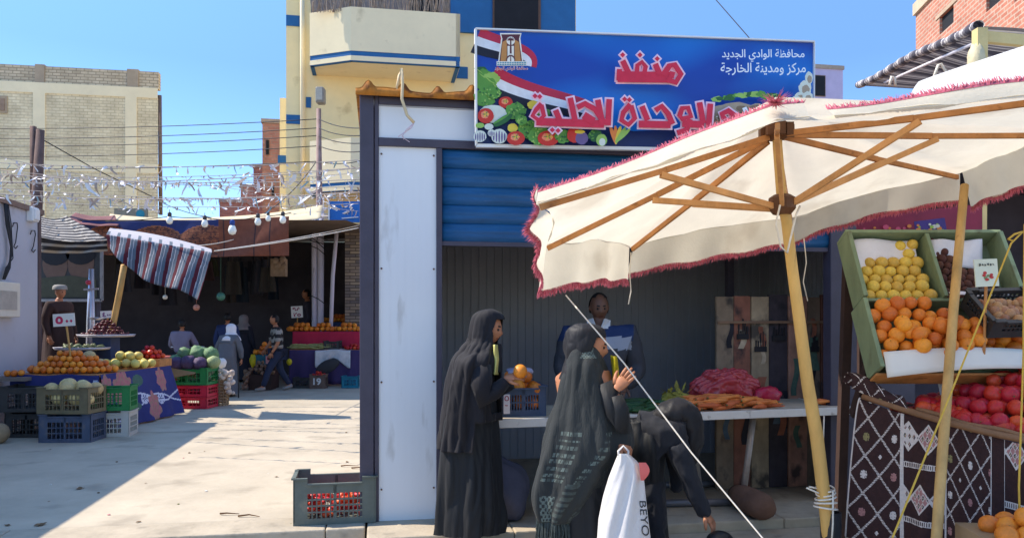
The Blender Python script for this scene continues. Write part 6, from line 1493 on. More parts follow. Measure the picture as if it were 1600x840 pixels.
def rft(u, v):
    p = P(166, 366, 12.7).lerp(P(331, 394, 12.6), u); q = P(172, 356, 13.6).lerp(P(331, 389, 12.9), u) if u < 1 else P(331, 390, 12.9); q.z += .05 * math.sin(3.14 * u); return p.lerp(q, v)
m = MB(); m.grid(rft, 200, 6, mf=lambda u, v: 2 if (u * 10) % 1 > .3 else (0 if v < .5 else 2)); tag(m.build('folded_sheet', rs, smooth=True), 'folded white top of the maroon striped sheet', 'sheet')
m = MB(); m.tube([P(194, 414, 12.6), P(186, 460, 12.7), P(176, 510, 12.8), V((P(172, 560, 12.9).x, 12.9, 0))], .05, 10); tag(m.build('prop_pole', wood_y, smooth=True), 'leaning wooden pole under the maroon striped sheet', 'pole')
# portrait poster, generic
ps = root('poster', P(107, 425, 14.4), 'large dim poster of two dark haired heads in a pale frame', 'poster')
m = MB(); a_, b_ = P(58, 468, 14.4), P(158, 386, 14.4); m.box((a_ + b_) / 2, (b_.x - a_.x, .03, b_.z - a_.z)); m.build('panel', M('poster_dark', c(58, 60, 62), .5, .3, 2, 0), ps)
m = MB(); Y_ = 14.38; 
for x, y, s_ in ((86, 412, 1), (126, 410, 1.05)):
    q = P(x, y, Y_); m.poly([q + V((.24 * s_ * math.cos(z * .4), 0, .34 * s_ * math.sin(z * .4))) for z in range(16)], 0); q = P(x, y - 14, Y_ - .004); m.poly([q + V((.27 * s_ * math.cos(z * .4), 0, .2 * s_ * math.sin(z * .4))) for z in range(16)], 1)
q0 = Y_ - .008; m.poly([P(60, 464, q0), P(152, 464, q0), P(150, 436, q0), P(110, 430, q0), P(64, 434, q0)], 2)
m.build('portrait_print', [M('print_skin_dim', c(112, 88, 76), .6, .15, 4, 0), M('print_hair_dim', c(30, 30, 36), .6), M('print_olive', c(74, 76, 60), .6)], ps)
m = MB(); fr_ = P(155, 425, 14.36)
m.bar(P(57, 469, 14.36), P(159, 469, 14.36), .04, .05); m.bar(P(159, 469, 14.36), P(159, 385, 14.36), .05, .04, up=V((0, 1, 0))); m.build('frame', M('grey_frame_metal', c(150, 148, 150), .5, metal=.4), ps)
m = MB(); m.bar(V((P(62, 400, 14.46).x, 14.46, 0)), P(62, 386, 14.46), .06, .06); m.bar(V((P(154, 400, 14.46).x, 14.46, 0)), P(154, 386, 14.46), .06, .06); m.build('post', steel_dk, ps)
# clutter in the dark: hanging garments and shelves
for k in range(20):
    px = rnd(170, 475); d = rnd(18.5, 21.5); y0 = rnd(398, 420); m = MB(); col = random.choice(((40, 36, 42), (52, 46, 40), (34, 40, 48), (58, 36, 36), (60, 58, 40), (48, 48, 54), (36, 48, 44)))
    wd, hh = rnd(.22, .5), rnd(.4, 1.0); q = P(px, y0, d); ph = rnd(0, 6)
    m.grid(lambda u, v: q + V(((u - .5) * wd * (.7 + .3 * v), .05 * math.sin(9 * u + ph), -v * hh)), 10, 6); m.tube([q, V((q.x, q.y, 3.75))], .006, 4)
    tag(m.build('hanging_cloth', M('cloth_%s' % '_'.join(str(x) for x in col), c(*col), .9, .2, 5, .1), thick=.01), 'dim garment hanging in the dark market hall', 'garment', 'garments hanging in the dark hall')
m = MB(); m.box(P(436, 418, 17.6), (.33, .2, .4)); 
for k in range(7): m.sphere(P(436 + rnd(-9, 9), 408 + rnd(-6, 8), 17.5), rnd(.05, .09))
q = P(436, 400, 17.6); m.tube([q, V((q.x, q.y, 3.62))], .01, 4); tag(m.build('hanging_basket', M('tan_straw', c(136, 112, 88), .9, .25, 9, .3)), 'tan straw basket of goods hanging by the white posts', 'basket')
for px, y, r_, col, nm in ((345, 463, .09, (70, 120, 100), 'green glass globe lamp in the dark hall'), (258, 464, .05, (214, 208, 190), 'small pale globe lamp under the striped sheet'), (307, 480, .07, (190, 130, 110), 'small pinkish lamp under the corner of the striped sheet')):
    m = MB(); q = P(px, y, 16.2); m.sphere(q, r_, nu=14, nv=10); m.tube([q + V((0, 0, r_)), V((q.x, q.y, 3.62))], .004, 4); tag(m.build('globe_lamp', M('globe_%d' % px, c(*col), .3), smooth=True), nm, 'lamp')
# pillars, lamp post, stone pier
wpost = M('white_concrete_post', c(206, 198, 208), .7, .08, 3, .1, stain=(c(130, 116, 116), 7, .64, .7), stretch=(1, 1, .3))
for x0, x1, lab in ((487, 495.5, 'left one of two white market posts under the street lamp'), (496, 506, 'right and thicker white market post carrying the street lamp')):
    m = MB(); q0, q1 = P(x0, 330, 20.2), P(x1, 330, 20.2); m.lathe([((q1.x - q0.x) / 2, z) for z in (0, 1, 2, 3, q0.z + (.1 if x0 > 490 else 0))], V(((q0.x + q1.x) / 2, 20.2, 0)), 14, wob=lambda a, z: .04 * math.sin(5 * z)); m.build('x', wpost, smooth=True); o = bpy.data.objects['x']; o.name = 'market_post'; tag(o, lab, 'post')
lp = root('street_lamp', V((P(499, 330, 20.4).x, 20.4, 0)), 'tall weathered street lamp above the white market posts', 'street lamp')
m = MB(); q = P(499, 330, 20.4); m.tube([V((q.x, q.y, 0)), P(499, 330, 20.4), P(498, 170, 20.4)], [.1, .09, .06], 10); m.build('pole', M('weathered_pole', c(150, 124, 118), .8, .3, 4, .2), lp, smooth=True)
m = MB(); q = P(501, 150, 20.3); m.box(q, (.22, .3, .42)); hd = m.build('lamp_head', M('lamp_grey', c(140, 136, 128), .5), lp, bevel=.04); m = MB(); m.box(q + V((0, -.16, 0)), (.16, .02, .3)); m.build('lens', M('lamp_lens', c(184, 176, 160), .3), hd)
m = MB(); m.tube([P(527, 352, 19.6), P(520, 430, 19.6), V((P(514, 505, 19.6).x, 19.6, 0))], .05, 10); tag(m.build('slim_post', wpost, smooth=True), 'slim white slanting pipe right of the white market posts', 'post')
m = MB(); p, q = P(539, 350, 19.9), P(575, 350, 19.9); m.box8([V((x, y, z)) for z in (0, p.z) for x, y in ((p.x, 19.9), (q.x, 19.9), (q.x, 21.9), (p.x, 21.9))]); tag(m.build('stone_pier', stone_clad, uv=lambda p, pl: (p.x if abs(pl.normal.y) > .5 else p.y, p.z)), 'pier faced with small stone tiles beside the white kiosk', 'pier')
bs = root('blue_sign', P(538, 332, 19.2), 'small blue shop sign with pale edge beside the kiosk post', 'sign')
m = MB(); m.box(P(541, 331, 19.2), (.85, .06, .52)); m.build('board', M('sign_plain_blue', c(34, 104, 178), .5, .1), bs)
m = MB(); m.bar(P(514, 316, 19.14), P(514, 347, 19.14), .03, .03, up=V((0, 1, 0))); m.bar(P(534, 341, 19.14), P(560, 339, 19.14), .02, .02); m.build('trim', white_pl, bs)
m = MB(); p, q = P(452, 375, 20.6), P(540, 375, 20.6); m.bar(p, q, .06, .08); tag(m.build('steel_beam', M('grey_beam', c(150, 144, 142), .6)), 'grey steel beam running behind the white market posts', 'beam')

# ============================================================ left fruit table
fx0, fx1, fy0, fy1, fz = -7.0, -5.80, 10.75, 12.95, .82
ft = root('fruit_table', V((-6.4, 11.8, 0)), 'market table under a navy cloth with large floral print at the left', 'table')
fl = [M('cloth_navy', c(52, 56, 112), .9, .12, 7, .15), M('cloth_rose', c(176, 112, 116), .9, .15, 12, .1), M('cloth_green', c(74, 104, 92), .9, .15, 12, .1), M('cloth_white', c(196, 198, 216), .9, .1, 12, .1), M('cloth_tan', c(160, 124, 112), .9, .15, 12, .1)]
def floral(x, y):  # metres on the cloth
    for cx_, cy_, r_, k in ((.55, .3, .26, 9), (1.35, .62, .2, 7), (.1, .22, .16, 7), (1.75, .2, .15, 7)):
        dx, dy = x - cx_, (y - cy_) * .8; q = math.hypot(dx, dy); a_ = math.atan2(dy, dx); rr = r_ * (1 + .12 * math.sin(k * a_))
        if q < rr: return 4 if math.sin(q * 60 + 2 * math.sin(5 * a_)) > .3 else 1
    for cx_, cy_, r_ in ((1.0, .16, .15), (.9, .55, .1)):
        if ((x - cx_) / r_) ** 2 + ((y - cy_) / (r_ * .6)) ** 2 < 1: return 2
    for k in range(2):
        yy = .62 - .1 * k + .12 * math.sin(x * 3.3 + k * 2) - .06 * x
        if abs(y - yy) < .014: return 3
    for cx_, cy_ in ((.15, .62), (1.1, .45), (1.6, .5)):
        q = math.hypot(x - cx_, y - cy_); a_ = math.atan2(y - cy_, x - cx_)
        if q < .085 and math.sin(3 * a_) ** 2 > .35 or abs(q - .07) < .009 and cx_ > 1: return 3
    return 0
m = MB(); m.grid(lambda u, v: V((fx1 + .04 + .22 * v * (.5 + .5 * u) + .03 * math.sin(u * 26) * v, lerp(fy0, fy1, u), fz - .79 * v)), 160, 60, mf=lambda u, v: floral(u * 2.2, v * .8))
m.grid(lambda u, v: V((lerp(fx0, fx1 + .04, u), fy0 - .03 - .03 * v, fz - .26 * v + .01 * math.sin(12 * u))), 60, 12, mf=lambda u, v: 3 if math.hypot((u - .96) * 1.2, v * .26 - .1) < .04 else 0)
m.build('tablecloth', fl, ft, smooth=True)
m = MB(); m.box(V(((fx0 + fx1) / 2, (fy0 + fy1) / 2, fz - .02)), (fx1 - fx0, fy1 - fy0, .04)); m.build('tabletop', wood_b, ft)
m = MB()
for x in (fx0 + .08, fx1 - .08):
    for y in (fy0 + .3, fy1 - .08): m.bar(V((x, y, 0)), V((x, y, fz - .04)), .06, .06)
m.build('leg', M('dark_timber', c(64, 46, 40)), ft)
def h2(ctr, rx, ry, h, r, mesh, kind, label, group, cat='fruit', peak=(0, 0), jit=.08, rz=0): scatter(kind, mesh, heap(ctr, rx, ry, h, r, rz, peak), r, label, group, cat, jit)
h2(V((-6.42, 11.22, fz + .01)), .64, .42, .27, .047, orange, 'orange', 'orange in the heap on the navy floral table', 'oranges on the floral table')
m = MB(); m.box(V((-6.95, 10.75, .77)), (.5, .4, .05)); tag(m.build('wooden_tray', M('grey_tray', c(120, 108, 100), .8)), 'grey wooden tray beside the grey cabin at the table corner', 'tray')
h2(V((-6.95, 10.72, .8)), .12, .1, .08, .045, orange, 'orange', 'orange on the grey tray by the cabin wall', 'oranges on the grey tray')
h2(V((-6.12, 12.15, fz + .01)), .40, .36, .22, .075, pear, 'pear', 'yellow pear shaped fruit on the far end of the floral table', 'yellow fruit on the floral table')
scatter('melon', melon, [V((-6.62, 11.98, fz + .09)), V((-6.45, 11.8, fz + .08)), V((-6.66, 11.78, fz + .08)), V((-6.3, 11.75, fz + .08)), V((-6.55, 11.9, fz + .2))], .09, 'green gold melon behind the oranges on the floral table', 'melons on the floral table', 'melon')
h2(V((-6.0, 12.75, fz + .12)), .22, .2, .2, .045, tomato, 'tomato', 'red fruit at the back corner of the floral table', 'red fruit on the floral table')
m = MB(); m.box(V((-6.0, 12.75, fz + .06)), (.5, .45, .12)); tag(m.build('wooden_box', wood_b), 'low wooden box of red fruit on the floral table corner', 'box')
# raised trays
def tray(ctr, rx, ry, label, legs=True):
    o = root('raised_tray', ctr, label, 'tray'); m = MB(); m.lathe([(.3, -.02), (rx, -.01), (rx + .03, .03), (rx, .02), (.2, .0)], ctr, 28); 
    for i, p in enumerate(m.v): p.y = ctr.y + (p.y - ctr.y) * ry / rx
    m.build('tray_plate', M('tin_plate', c(190, 184, 190), .4, .1, metal=.3), o, smooth=True); m = MB(); m.box(ctr + V((0, 0, -.02 - (ctr.z - fz - .02) / 2)), (.3, .3, ctr.z - fz - .02)); m.build('base', M('blue_box', c(60, 72, 104), .7), o); return o
t1_ = V((P(166, 525, 12.7).x, 12.7, 1.32)); tray(t1_, .44, .32, 'tin tray of dark red dates raised above the floral table')
dt = fruit_mesh('date', [M('date_skin', c(92, 34, 40), .35, .25, 9, .1, obj=.3)], 1, (.7, .7, 1.3), None, 10)
h2(t1_ + V((0, 0, .0)), .36, .26, .26, .033, dt, 'date', 'dark red date in the heap on the raised tin tray', 'dates on the raised tray')
t2_ = V((P(128, 545, 12.3).x, 12.3, 1.12)); tray(t2_, .42, .25, 'lower tin tray of green gherkins by the man in brown')
h2(t2_, .32, .18, .1, .04, fruit_mesh('gherkin', [M('gherkin_skin', c(112, 116, 76), .5, .25, 9, obj=.2)], 1, (.6, .6, 1.6), None, 10), 'gherkin', 'green gherkin on the lower tin tray', 'gherkins on the lower tray', 'vegetable')
def pricecard(px, py, d, w_, h_, words, label, stick_to=None, ink=(196, 40, 84)):
    o = root('price_sign', P(px, py, d), label, 'price sign'); m = MB(); q = P(px, py, d); ux = V((1, 0, .06)).normalized(); uz = V((-.06, 0, 1)).normalized(); m.box(q, (w_, .012, h_), ux, V((0, 1, 0)), uz); m.build('card', M('white_card', c(226, 218, 206)), o)
    m = MB(); pl_ = lambda x, y, l: q + ux * x + uz * y - V((0, .007 + l, 0))
    for s_, bxx in words:
        if s_ == 'dot': x, y, r_ = bxx; m.poly([pl_(x + r_ * a_, y + r_ * 1.15 * b_, .0005) for a_, b_ in ((0, -1), (1, 0), (0, 1), (-1, 0))])
        else: add_text(m, s_, pl_, bxx, .04)
    m.build('lettering', M('ink_%d_%d_%d' % ink, c(*ink), .6), o)
    if stick_to: m = MB(); m.tube([q + V((.02, .02, -.05)), P(*stick_to)], .014, 6); m.build('stick', wood_y, o)
    return o
pricecard(100, 499.5, 11.0, .31, .18, [('٥', (-.12, .055, -.01, -.055)), ('dot', (.045, -.02, .022)), ('dot', (.105, -.02, .022))], 'white price sign reading 500 on a stick in the orange heap', (111, 562, 11.1))
pricecard(166, 491, 12.75, .19, .12, [('٤', (-.06, .04, 0, -.04)), ('dot', (.03, -.01, .015)), ('dot', (.065, -.01, .015))], 'small white price sign behind the dates', (166, 505, 12.8), (120, 60, 110))
# weighing scale
sc_ = root('weighing_scale', V((P(142, 500, 13.3).x, 13.3, 0)), 'silver weighing scale column behind the date tray', 'scale'); q = P(142, 500, 13.3)
m = MB(); m.tube([V((q.x, q.y, 0)), P(142, 500, 13.3), P(143, 420, 13.3)], [.1, .07, .04], 10); m.build('column', M('silver_metal', c(190, 190, 200), .3, .1, metal=.6), sc_, smooth=True)
m = MB(); m.bar(P(131, 452, 13.25), P(154, 451, 13.25), .03, .03); m.build('beam', M('silver_metal', c(190, 190, 200)), sc_)
m = MB(); m.sphere(P(138, 441, 13.2), .045); m.build('knob', M('red_knob', c(190, 60, 80), .5), sc_, smooth=True)
m = MB(); m.lathe([(.02, 0), (.12, .03), (.13, .05)], P(152, 500, 13.2), 18); m.build('pan', M('silver_metal', c(190, 190, 200)), sc_, smooth=True)
# crates in front of it
gy = M('olive_crate_plastic', c(112, 102, 76), .6, .2, 6, .1, stain=(c(70, 62, 54), 7, .6, .6)); gb = M('slate_crate_plastic', c(74, 84, 104), .6, .2, 6, .1, stain=(c(120, 110, 100), 7, .6, .6)); gd = M('dark_crate_plastic', c(62, 60, 58), .6, .2, 6, .1); gg = M('green_crate_plastic', c(40, 124, 66), .5, .15, 6, .05); rr_ = M('red_crate_plastic', c(196, 34, 62), .5, .12, 6, .05); gw = M('pale_crate_plastic', c(190, 186, 176), .6, .1, 6, .05)
x0 = P(114, 692, 10.15).x
crate('plastic_crate', 'slate blue crate at the bottom of the front stack by the floral table', 'crate', V((x0, 10.15, 0)), (.66, .42, .36), R(3), gb, nsl=9)
crate('plastic_crate', 'olive crate of melons on the slate crate before the floral table', 'crate', V((x0, 10.13, .372)), (.68, .42, .34), R(-2), gy, nsl=10)
scatter('melon', melon, [V((x0 + x, 10.12 + y, .372 + z)) for x, y, z in ((-.22, -.08, .3), (0, -.1, .31), (.2, -.06, .32), (-.1, .08, .34), (.1, .08, .33), (.27, .08, .3), (-.02, -.02, .36), (-.1, -.1, .2), (.12, -.1, .2), (.25, -.1, .18))], .095, 'pale yellow melon in the olive crate', 'melons in the olive crate', 'melon')
crate('plastic_crate', 'pale crate standing behind the slate crate', 'crate', V((x0 + .25, 10.62, 0)), (.6, .4, .34), R(10), gw, nsl=9)
crate('plastic_crate', 'green crate on the pale crate against the floral cloth', 'crate', V((x0 + .25, 10.62, .352)), (.6, .4, .33), R(12), gg, nsl=9)
crate('plastic_crate', 'dark crate at the bottom by the grey cabin wall', 'crate', V((P(55, 675, 10.55).x, 10.55, 0)), (.58, .4, .34), R(0), gd, nsl=9)
crate('plastic_crate', 'dark crate on top by the grey cabin wall', 'crate', V((P(50, 640, 10.5).x, 10.5, .352)), (.62, .42, .34), R(4), gd, nsl=9)
m = MB(); m.sphere(V((P(-3, 665, 9.9).x, 9.9, .13)), .15, (1, .8, .85), 16, 12, fn=lambda d: .05 * math.sin(5 * d.x)); tag(m.build('burlap_sack', M('burlap_tan', c(150, 128, 100), .95, .2, 9, .3), smooth=True), 'tan sack at the foot of the grey cabin wall', 'sack')

# ============================================================ cabbage stack in the middle
cxm = P(297, 638, 13.8).x; cy = 13.95
crate('plastic_crate', 'red crate at the very bottom of the cabbage stack', 'crate', V((cxm, cy, 0)), (.72, .48, .2), R(-4), rr_, nsl=8, rails=1, dip=.012)
crate('plastic_crate', 'red crate in the middle of the cabbage stack', 'crate', V((cxm, cy, .21)), (.72, .48, .2), R(-3), rr_, nsl=8, rails=1, dip=.012)
crate('plastic_crate', 'green crate at the top of the cabbage stack', 'crate', V((cxm, cy, .42)), (.72, .48, .3), R(-4), gg, nsl=8, rails=1)
m = MB(); m.grid(lambda u, v: V((cxm - .4 + .55 * u, cy - .27 - .03 * v, .75 - .1 * u - (.22 - .2 * u) * v)), 10, 6); tag(m.build('cardboard_flap', M('cardboard', c(150, 122, 88)), thick=.006), 'brown cardboard flap over the green crate of cabbages', 'cardboard')
def leafy(nm, *col): return M(nm, c(*col), .6, .3, 7, .5, 12, obj=.2)
cab = fruit_mesh('cabbage', [leafy('cabbage_leaf', 108, 142, 100)], 1, (1, 1, .85), lambda d: .1 * math.sin(5 * d.x + 4 * d.z) * math.sin(6 * d.y + 2) + .05 * math.sin(13 * d.x + 9 * d.y), 22)
pcb = fruit_mesh('red_cabbage', [leafy('purple_leaf', 84, 64, 96)], 1, (1, 1, .9), lambda d: .08 * math.sin(5 * d.x + 4 * d.z) * math.sin(6 * d.y + 2) + .05 * math.sin(13 * d.x + 9 * d.y), 22)
lcb = fruit_mesh('pale_cabbage', [leafy('pale_cabbage_leaf', 170, 186, 130)], 1, (1, 1, .9), lambda d: .06 * math.sin(5 * d.x) * math.sin(6 * d.y + 2), 20)
scatter('cabbage', cab, [V((cxm + x, cy + y, .72 + z)) for x, y, z in ((-.2, .1, .22), (.05, .08, .26), (.28, .1, .24), (-.32, .05, .12), (.15, .16, .2))], .15, 'green cabbage on top of the crate stack', 'green cabbages on the crate stack', 'cabbage')
scatter('red_cabbage', pcb, [V((cxm + x, cy + y, .72 + z)) for x, y, z in ((-.24, -.14, .07), (-.02, -.15, .09), (.18, -.15, .08))], .13, 'purple cabbage on the front of the crate stack', 'purple cabbages on the crate stack', 'cabbage')
scatter('cabbage', lcb, [V((cxm + .38, cy - .05, .82))], .13, 'pale green cabbage at the right end of the crate stack', None, 'cabbage')
bk = root('wicker_basket', V((P(342, 632, 14.3).x, 14.3, 0)), 'wicker basket of garlic and roots beside the cabbage crates', 'basket'); bc_ = bk.location
m = MB(); wk = M('wicker', c(140, 116, 88), .9, .3, 9, .3)
for k in range(16):
    a_ = k * .3927; m.tube([bc_ + V((math.cos(a_) * r_, math.sin(a_) * r_, z)) for r_, z in ((.16, 0), (.18, .25), (.2, .5))], .012, 5)
for j in range(9):
    z = .03 + j * .055; r_ = .16 + .08 * z; m.tube([bc_ + V((math.cos(q * .26) * (r_ + .008 * (-1) ** q), math.sin(q * .26) * (r_ + .008 * (-1) ** q), z)) for q in range(25)], .015, 5)
m.build('basket_body', wk, bk)
gar_ = fruit_mesh('garlic', [M('garlic_skin', c(206, 190, 176), .7, .2, 9, .2, obj=.2)], 1, (1, 1, .9), lambda d: .3 * max(0, d.z - .8) + .05 * math.cos(8 * math.atan2(d.y, d.x)), 14)
scatter('garlic', gar_, [bc_ + V((rnd(-.19, .19), rnd(-.19, .19), .5 + rnd(0, .16))) for k in range(30)] + [bc_ + V((.2 + rnd(-.03, .05), rnd(-.15, .1), rnd(.2, .5))) for k in range(16)], .045, 'bulb of garlic in the wicker basket', 'garlic in the wicker basket', 'garlic', .2)
# motorcycle behind the cabbages
mc = root('motorcycle', V((P(262, 600, 15.6).x, 15.6, 0)), 'parked motorcycle seen from the rear behind the cabbage crates', 'motorcycle'); mo = mc.location
m = MB(); m.tube([mo + V((0, .02 + .29 * math.cos(q * .3142), .3 + .29 * math.sin(q * .3142))) for q in range(21)], .055, 8, cap=False); wh = m.build('wheel', M('tyre_black', (.02, .02, .02, 1), .8), mc, smooth=True)
m = MB(); m.tube([mo + V((0, 1.25 + .29 * math.cos(q * .3142), .3 + .29 * math.sin(q * .3142))) for q in range(21)], .055, 8, cap=False); m.build('wheel', M('tyre_black', (.02, .02, .02, 1)), mc, smooth=True)
m = MB(); m.lathe([(.03, -.06), (.03, .06)], mo, 8); m.tube([mo + V((-.05, 0, .3)), mo + V((.05, 0, .3))], .07, 12); m.build('rim', M('silver_metal', c(190, 190, 200)), wh)
m = MB(); m.bar(mo + V((0, -.1, .72)), mo + V((0, .7, .78)), .26, .1); m.build('seat', M('black_vinyl', (.02, .02, .022, 1), .5), mc, bevel=.03)
m = MB(); m.bar(mo + V((0, .65, .75)), mo + V((0, 1.1, .85)), .24, .24); m.bar(mo + V((0, .1, .45)), mo + V((0, 1.1, .5)), .2, .25); m.bar(mo + V((0, 1.25, .3)), mo + V((0, 1.05, .95)), .1, .06); m.build('frame', M('red_tank', c(150, 30, 36), .3), mc, bevel=.02)
m = MB(); m.tube([mo + V((-.36, .95, 1.0)), mo + V((0, 1.05, .98)), mo + V((.36, .95, 1.0))], .018, 6); m.build('handlebar', M('silver_metal', c(190, 190, 200)), mc, smooth=True)
m = MB(); m.box(mo + V((0, -.16, .80)), (.3, .1, .13)); m.build('tail_lamp', M('lamp_red_white', c(206, 120, 110), .3, .3, 12), mc, bevel=.02)
m = MB(); m.box(mo + V((0, -.2, .62)), (.17, .012, .17)); m.build('number_plate', M('white_paper', c(226, 220, 222)), mc)
for sx in (-1, 1): m = MB(); m.sphere(mo + V((sx * .24, -.15, .80)), .05); m.build('indicator', M('amber_lens', c(226, 130, 60), .3), mc, smooth=True)

# ============================================================ stalls at the far right of the square
rt = root('fruit_stall', V((P(510, 600, 18.6).x, 18.6, 0)), 'far market stall with purple cloth below and red cloth above', 'stall')
ax, bx_ = P(452, 600, 18.4).x, P(575, 600, 18.4).x
cloth_p = M('purple_cloth', c(72, 58, 98), .9, .15, 5, .15, stretch=(1, 1, .3)); cloth_r = M('red_stall_cloth', c(188, 40, 70), .85, .12, 5, .15, stretch=(1, 1, .4))
m = MB(); m.grid(lambda u, v: V((lerp(ax, bx_, u), 18.4 - .05 * v + .03 * math.sin(u * 30) * v, .86 - .82 * v)), 60, 8); m.build('purple_cloth', cloth_p, rt, smooth=True, thick=.01)
m = MB(); m.box(V(((ax + bx_) / 2, 18.75, .85)), (bx_ - ax, .7, .03)); m.box(V(((ax + bx_) / 2, 19.6, 1.27)), (bx_ - ax + .2, .95, .03)); m.build('tabletop', wood_b, rt)
m = MB(); m.grid(lambda u, v: V((lerp(ax - .12, bx_, u), 19.1 - .04 * v + .03 * math.sin(u * 24) * v, 1.29 - (.42 + .05 * math.sin(9 * u)) * v)), 60, 8); m.build('red_cloth', cloth_r, rt, smooth=True, thick=.01)
m = MB()
for x in (ax + .1, bx_ - .1):
    for y, z in ((18.9, .83), (20.0, 1.25), (19.3, 1.25)): m.bar(V((x, y, 0)), V((x, y, z)), .06, .06)
m.build('leg', M('dark_timber', c(64, 46, 40)), rt)
h2(V((P(473, 517, 19.4).x, 19.4, 1.29)), .42, .26, .22, .062, orange, 'orange', 'orange in the left heap on the far red cloth', 'oranges in the left far heap')
h2(V((P(508, 517, 19.4).x, 19.4, 1.29)), .34, .26, .24, .062, orange, 'orange', 'orange in the middle heap on the far red cloth', 'oranges in the middle far heap')
h2(V((P(546, 517, 19.4).x, 19.4, 1.29)), .4, .26, .18, .062, orange, 'orange', 'orange in the right heap on the far red cloth', 'oranges in the right far heap')
m = MB(); q = P(527, 503, 20.6); m.box(V((q.x, q.y, q.z / 2)), (.9, .4, q.z)); tag(m.build('display_box', M('blue_box', c(60, 72, 104))), 'tall blue box of oranges behind the white posts', 'box')
h2(V((q.x, q.y, q.z)), .38, .18, .24, .062, orange, 'orange', 'orange on the tall blue box behind the posts', 'oranges on the tall blue box')
m = MB()
for k in range(150): p = V((rnd(P(447, 0, 18.6).x, P(506, 0, 18.6).x), rnd(18.45, 18.95), .88 + rnd(0, .1))); a_ = rnd(-.6, .6); m.tube([p, p + V((.12 * math.cos(a_), .05 * math.sin(a_), rnd(-.01, .02))), p + V((.24 * math.cos(a_), .1 * math.sin(a_), rnd(-.02, .01)))], [.008, .012, .006], 5)
tag(m.build('green_beans', M('pale_bean', c(176, 172, 110), .6, .25, 12, .1)), 'loose heap of pale green beans on the purple cloth', 'beans', kind='stuff')
m = MB()
def wc(u, v): x = lerp(P(492, 0, 18.3).x, P(547, 0, 18.3).x, u); return V((x, 18.32 - .03 * math.sin(u * 17 + 3 * v) * v, .88 - (.33 + .12 * math.sin(u * 7 + 1)) * v)) if v > 0 else V((x, 18.6, .885))
m.grid(wc, 30, 10); tag(m.build('white_cloth', M('white_cotton', c(210, 206, 204)), smooth=True, thick=.006), 'white cloth draped over the front of the purple stall', 'cloth')
crate('plastic_crate', 'black crate standing on the purple cloth of the far stall', 'crate', V((P(520, 545, 18.6).x, 18.6, .87)), (.38, .3, .2), 0, gd, rails=1, nsl=6)
crate('plastic_crate', 'black crate with a green label under the far stall', 'crate', V((P(474, 606, 17.95).x, 17.95, 0)), (.42, .3, .24), 0, gd, rails=1, nsl=6)
k19 = crate('cardboard_carton', 'brown carton of tomatoes painted with the number 19', 'carton', V((P(499, 605, 17.9).x, 17.85, 0)), (.36, .28, .32), 0, M('brown_carton', c(112, 90, 78), .8), rails=1, nsl=4)
m = MB(); q = V((P(499, 605, 17.9).x, 17.70, .16)); m.box(q, (.26, .006, .2)); m.build('panel', M('brown_carton', c(112, 90, 78)), k19)
m = MB(); add_text(m, '19', lambda x, y, l: q + V((x, -.005 - l, y)), (-.09, .08, .09, -.08), .03); m.build('lettering', M('white_paint_mark', c(220, 214, 206), .7), k19)
h2(V((q.x, 17.85, .27)), .15, .11, .1, .035, tomato, 'tomato', 'small tomato in the carton numbered 19', 'tomatoes in the numbered carton', 'tomato')
crate('plastic_crate', 'turquoise crate at the right under the far stall', 'crate', V((P(548, 603, 17.9).x, 17.95, 0)), (.4, .3, .27), 0, M('turquoise_plastic', c(30, 120, 140), .5), rails=1, nsl=6)
m = MB(); q = P(512, 572, 18.0); m.sphere(q, .3, (1, .08, .5), 24, 10, rot=Matrix.Rotation(-.45, 3, 'Y')); tag(m.build('round_tray', M('black_pan', (.03, .03, .034, 1), .5), smooth=True), 'round black tray leaning on the purple cloth', 'tray')
h2(V((P(553, 548, 18.5).x, 18.55, .87)), .25, .2, .12, .04, tomato, 'tomato', 'tomato at the right end of the purple stall', 'tomatoes on the purple stall', 'tomato')
bb_ = root('display_box', V((P(415, 600, 17.9).x, 17.9, 0)), 'teal fronted box of oranges with a red marked card by the striped man', 'box'); q = V((P(415, 566, 17.9).x, 17.9, 0))
m = MB(); m.box(q + V((0, 0, .66)), (.5, .4, .22)); m.build('box_body', M('teal_board', c(44, 104, 118), .7, .1), bb_); m = MB(); m.box(q + V((.05, .05, .27)), (.4, .3, .54)); m.build('base', M('dark_timber', c(64, 46, 40)), bb_)
m = MB(); m.box(q + V((.15, -.21, .66)), (.16, .01, .18)); cd_ = m.build('card', M('pink_card', c(216, 150, 150), .7), bb_); m = MB(); add_text(m, '٩', lambda x, y, l: q + V((.15 + x, -.217 - l, .66 + y)), (-.05, .07, .05, -.07), .04); m.build('lettering', M('ink_red', c(170, 40, 50), .7), bb_)
h2(q + V((0, 0, .77)), .26, .2, .28, .06, orange, 'orange', 'yellow orange in the teal fronted box', 'oranges in the teal box')
pot = fruit_mesh('potato', [M('potato_skin', c(148, 118, 98), .8, .25, 9, .2, obj=.2)], 1, (1, .8, .75), lambda d: .06 * math.sin(4 * d.x + 3 * d.y), 12)
q = V((P(404, 605, 17.4).x, 17.4, 0)); m = MB(); m.box(q + V((.05, .1, .17)), (.5, .4, .34)); tag(m.build('wooden_box', M('dark_timber', c(64, 46, 40))), 'dark box under the potato heap by the striped man', 'box')
h2(q + V((0, .05, .34)), .32, .22, .28, .048, pot, 'potato', 'brown potato heaped on the dark box', 'potatoes by the striped man', 'potato')
scatter('potato', pot, [q + V((-.24 + rnd(-.06, .04), -.1 + rnd(-.08, .08), .05 + k * .02)) for k in range(20)], .048, 'brown potato spilling down the side of the dark box', 'potatoes spilling down', 'potato')
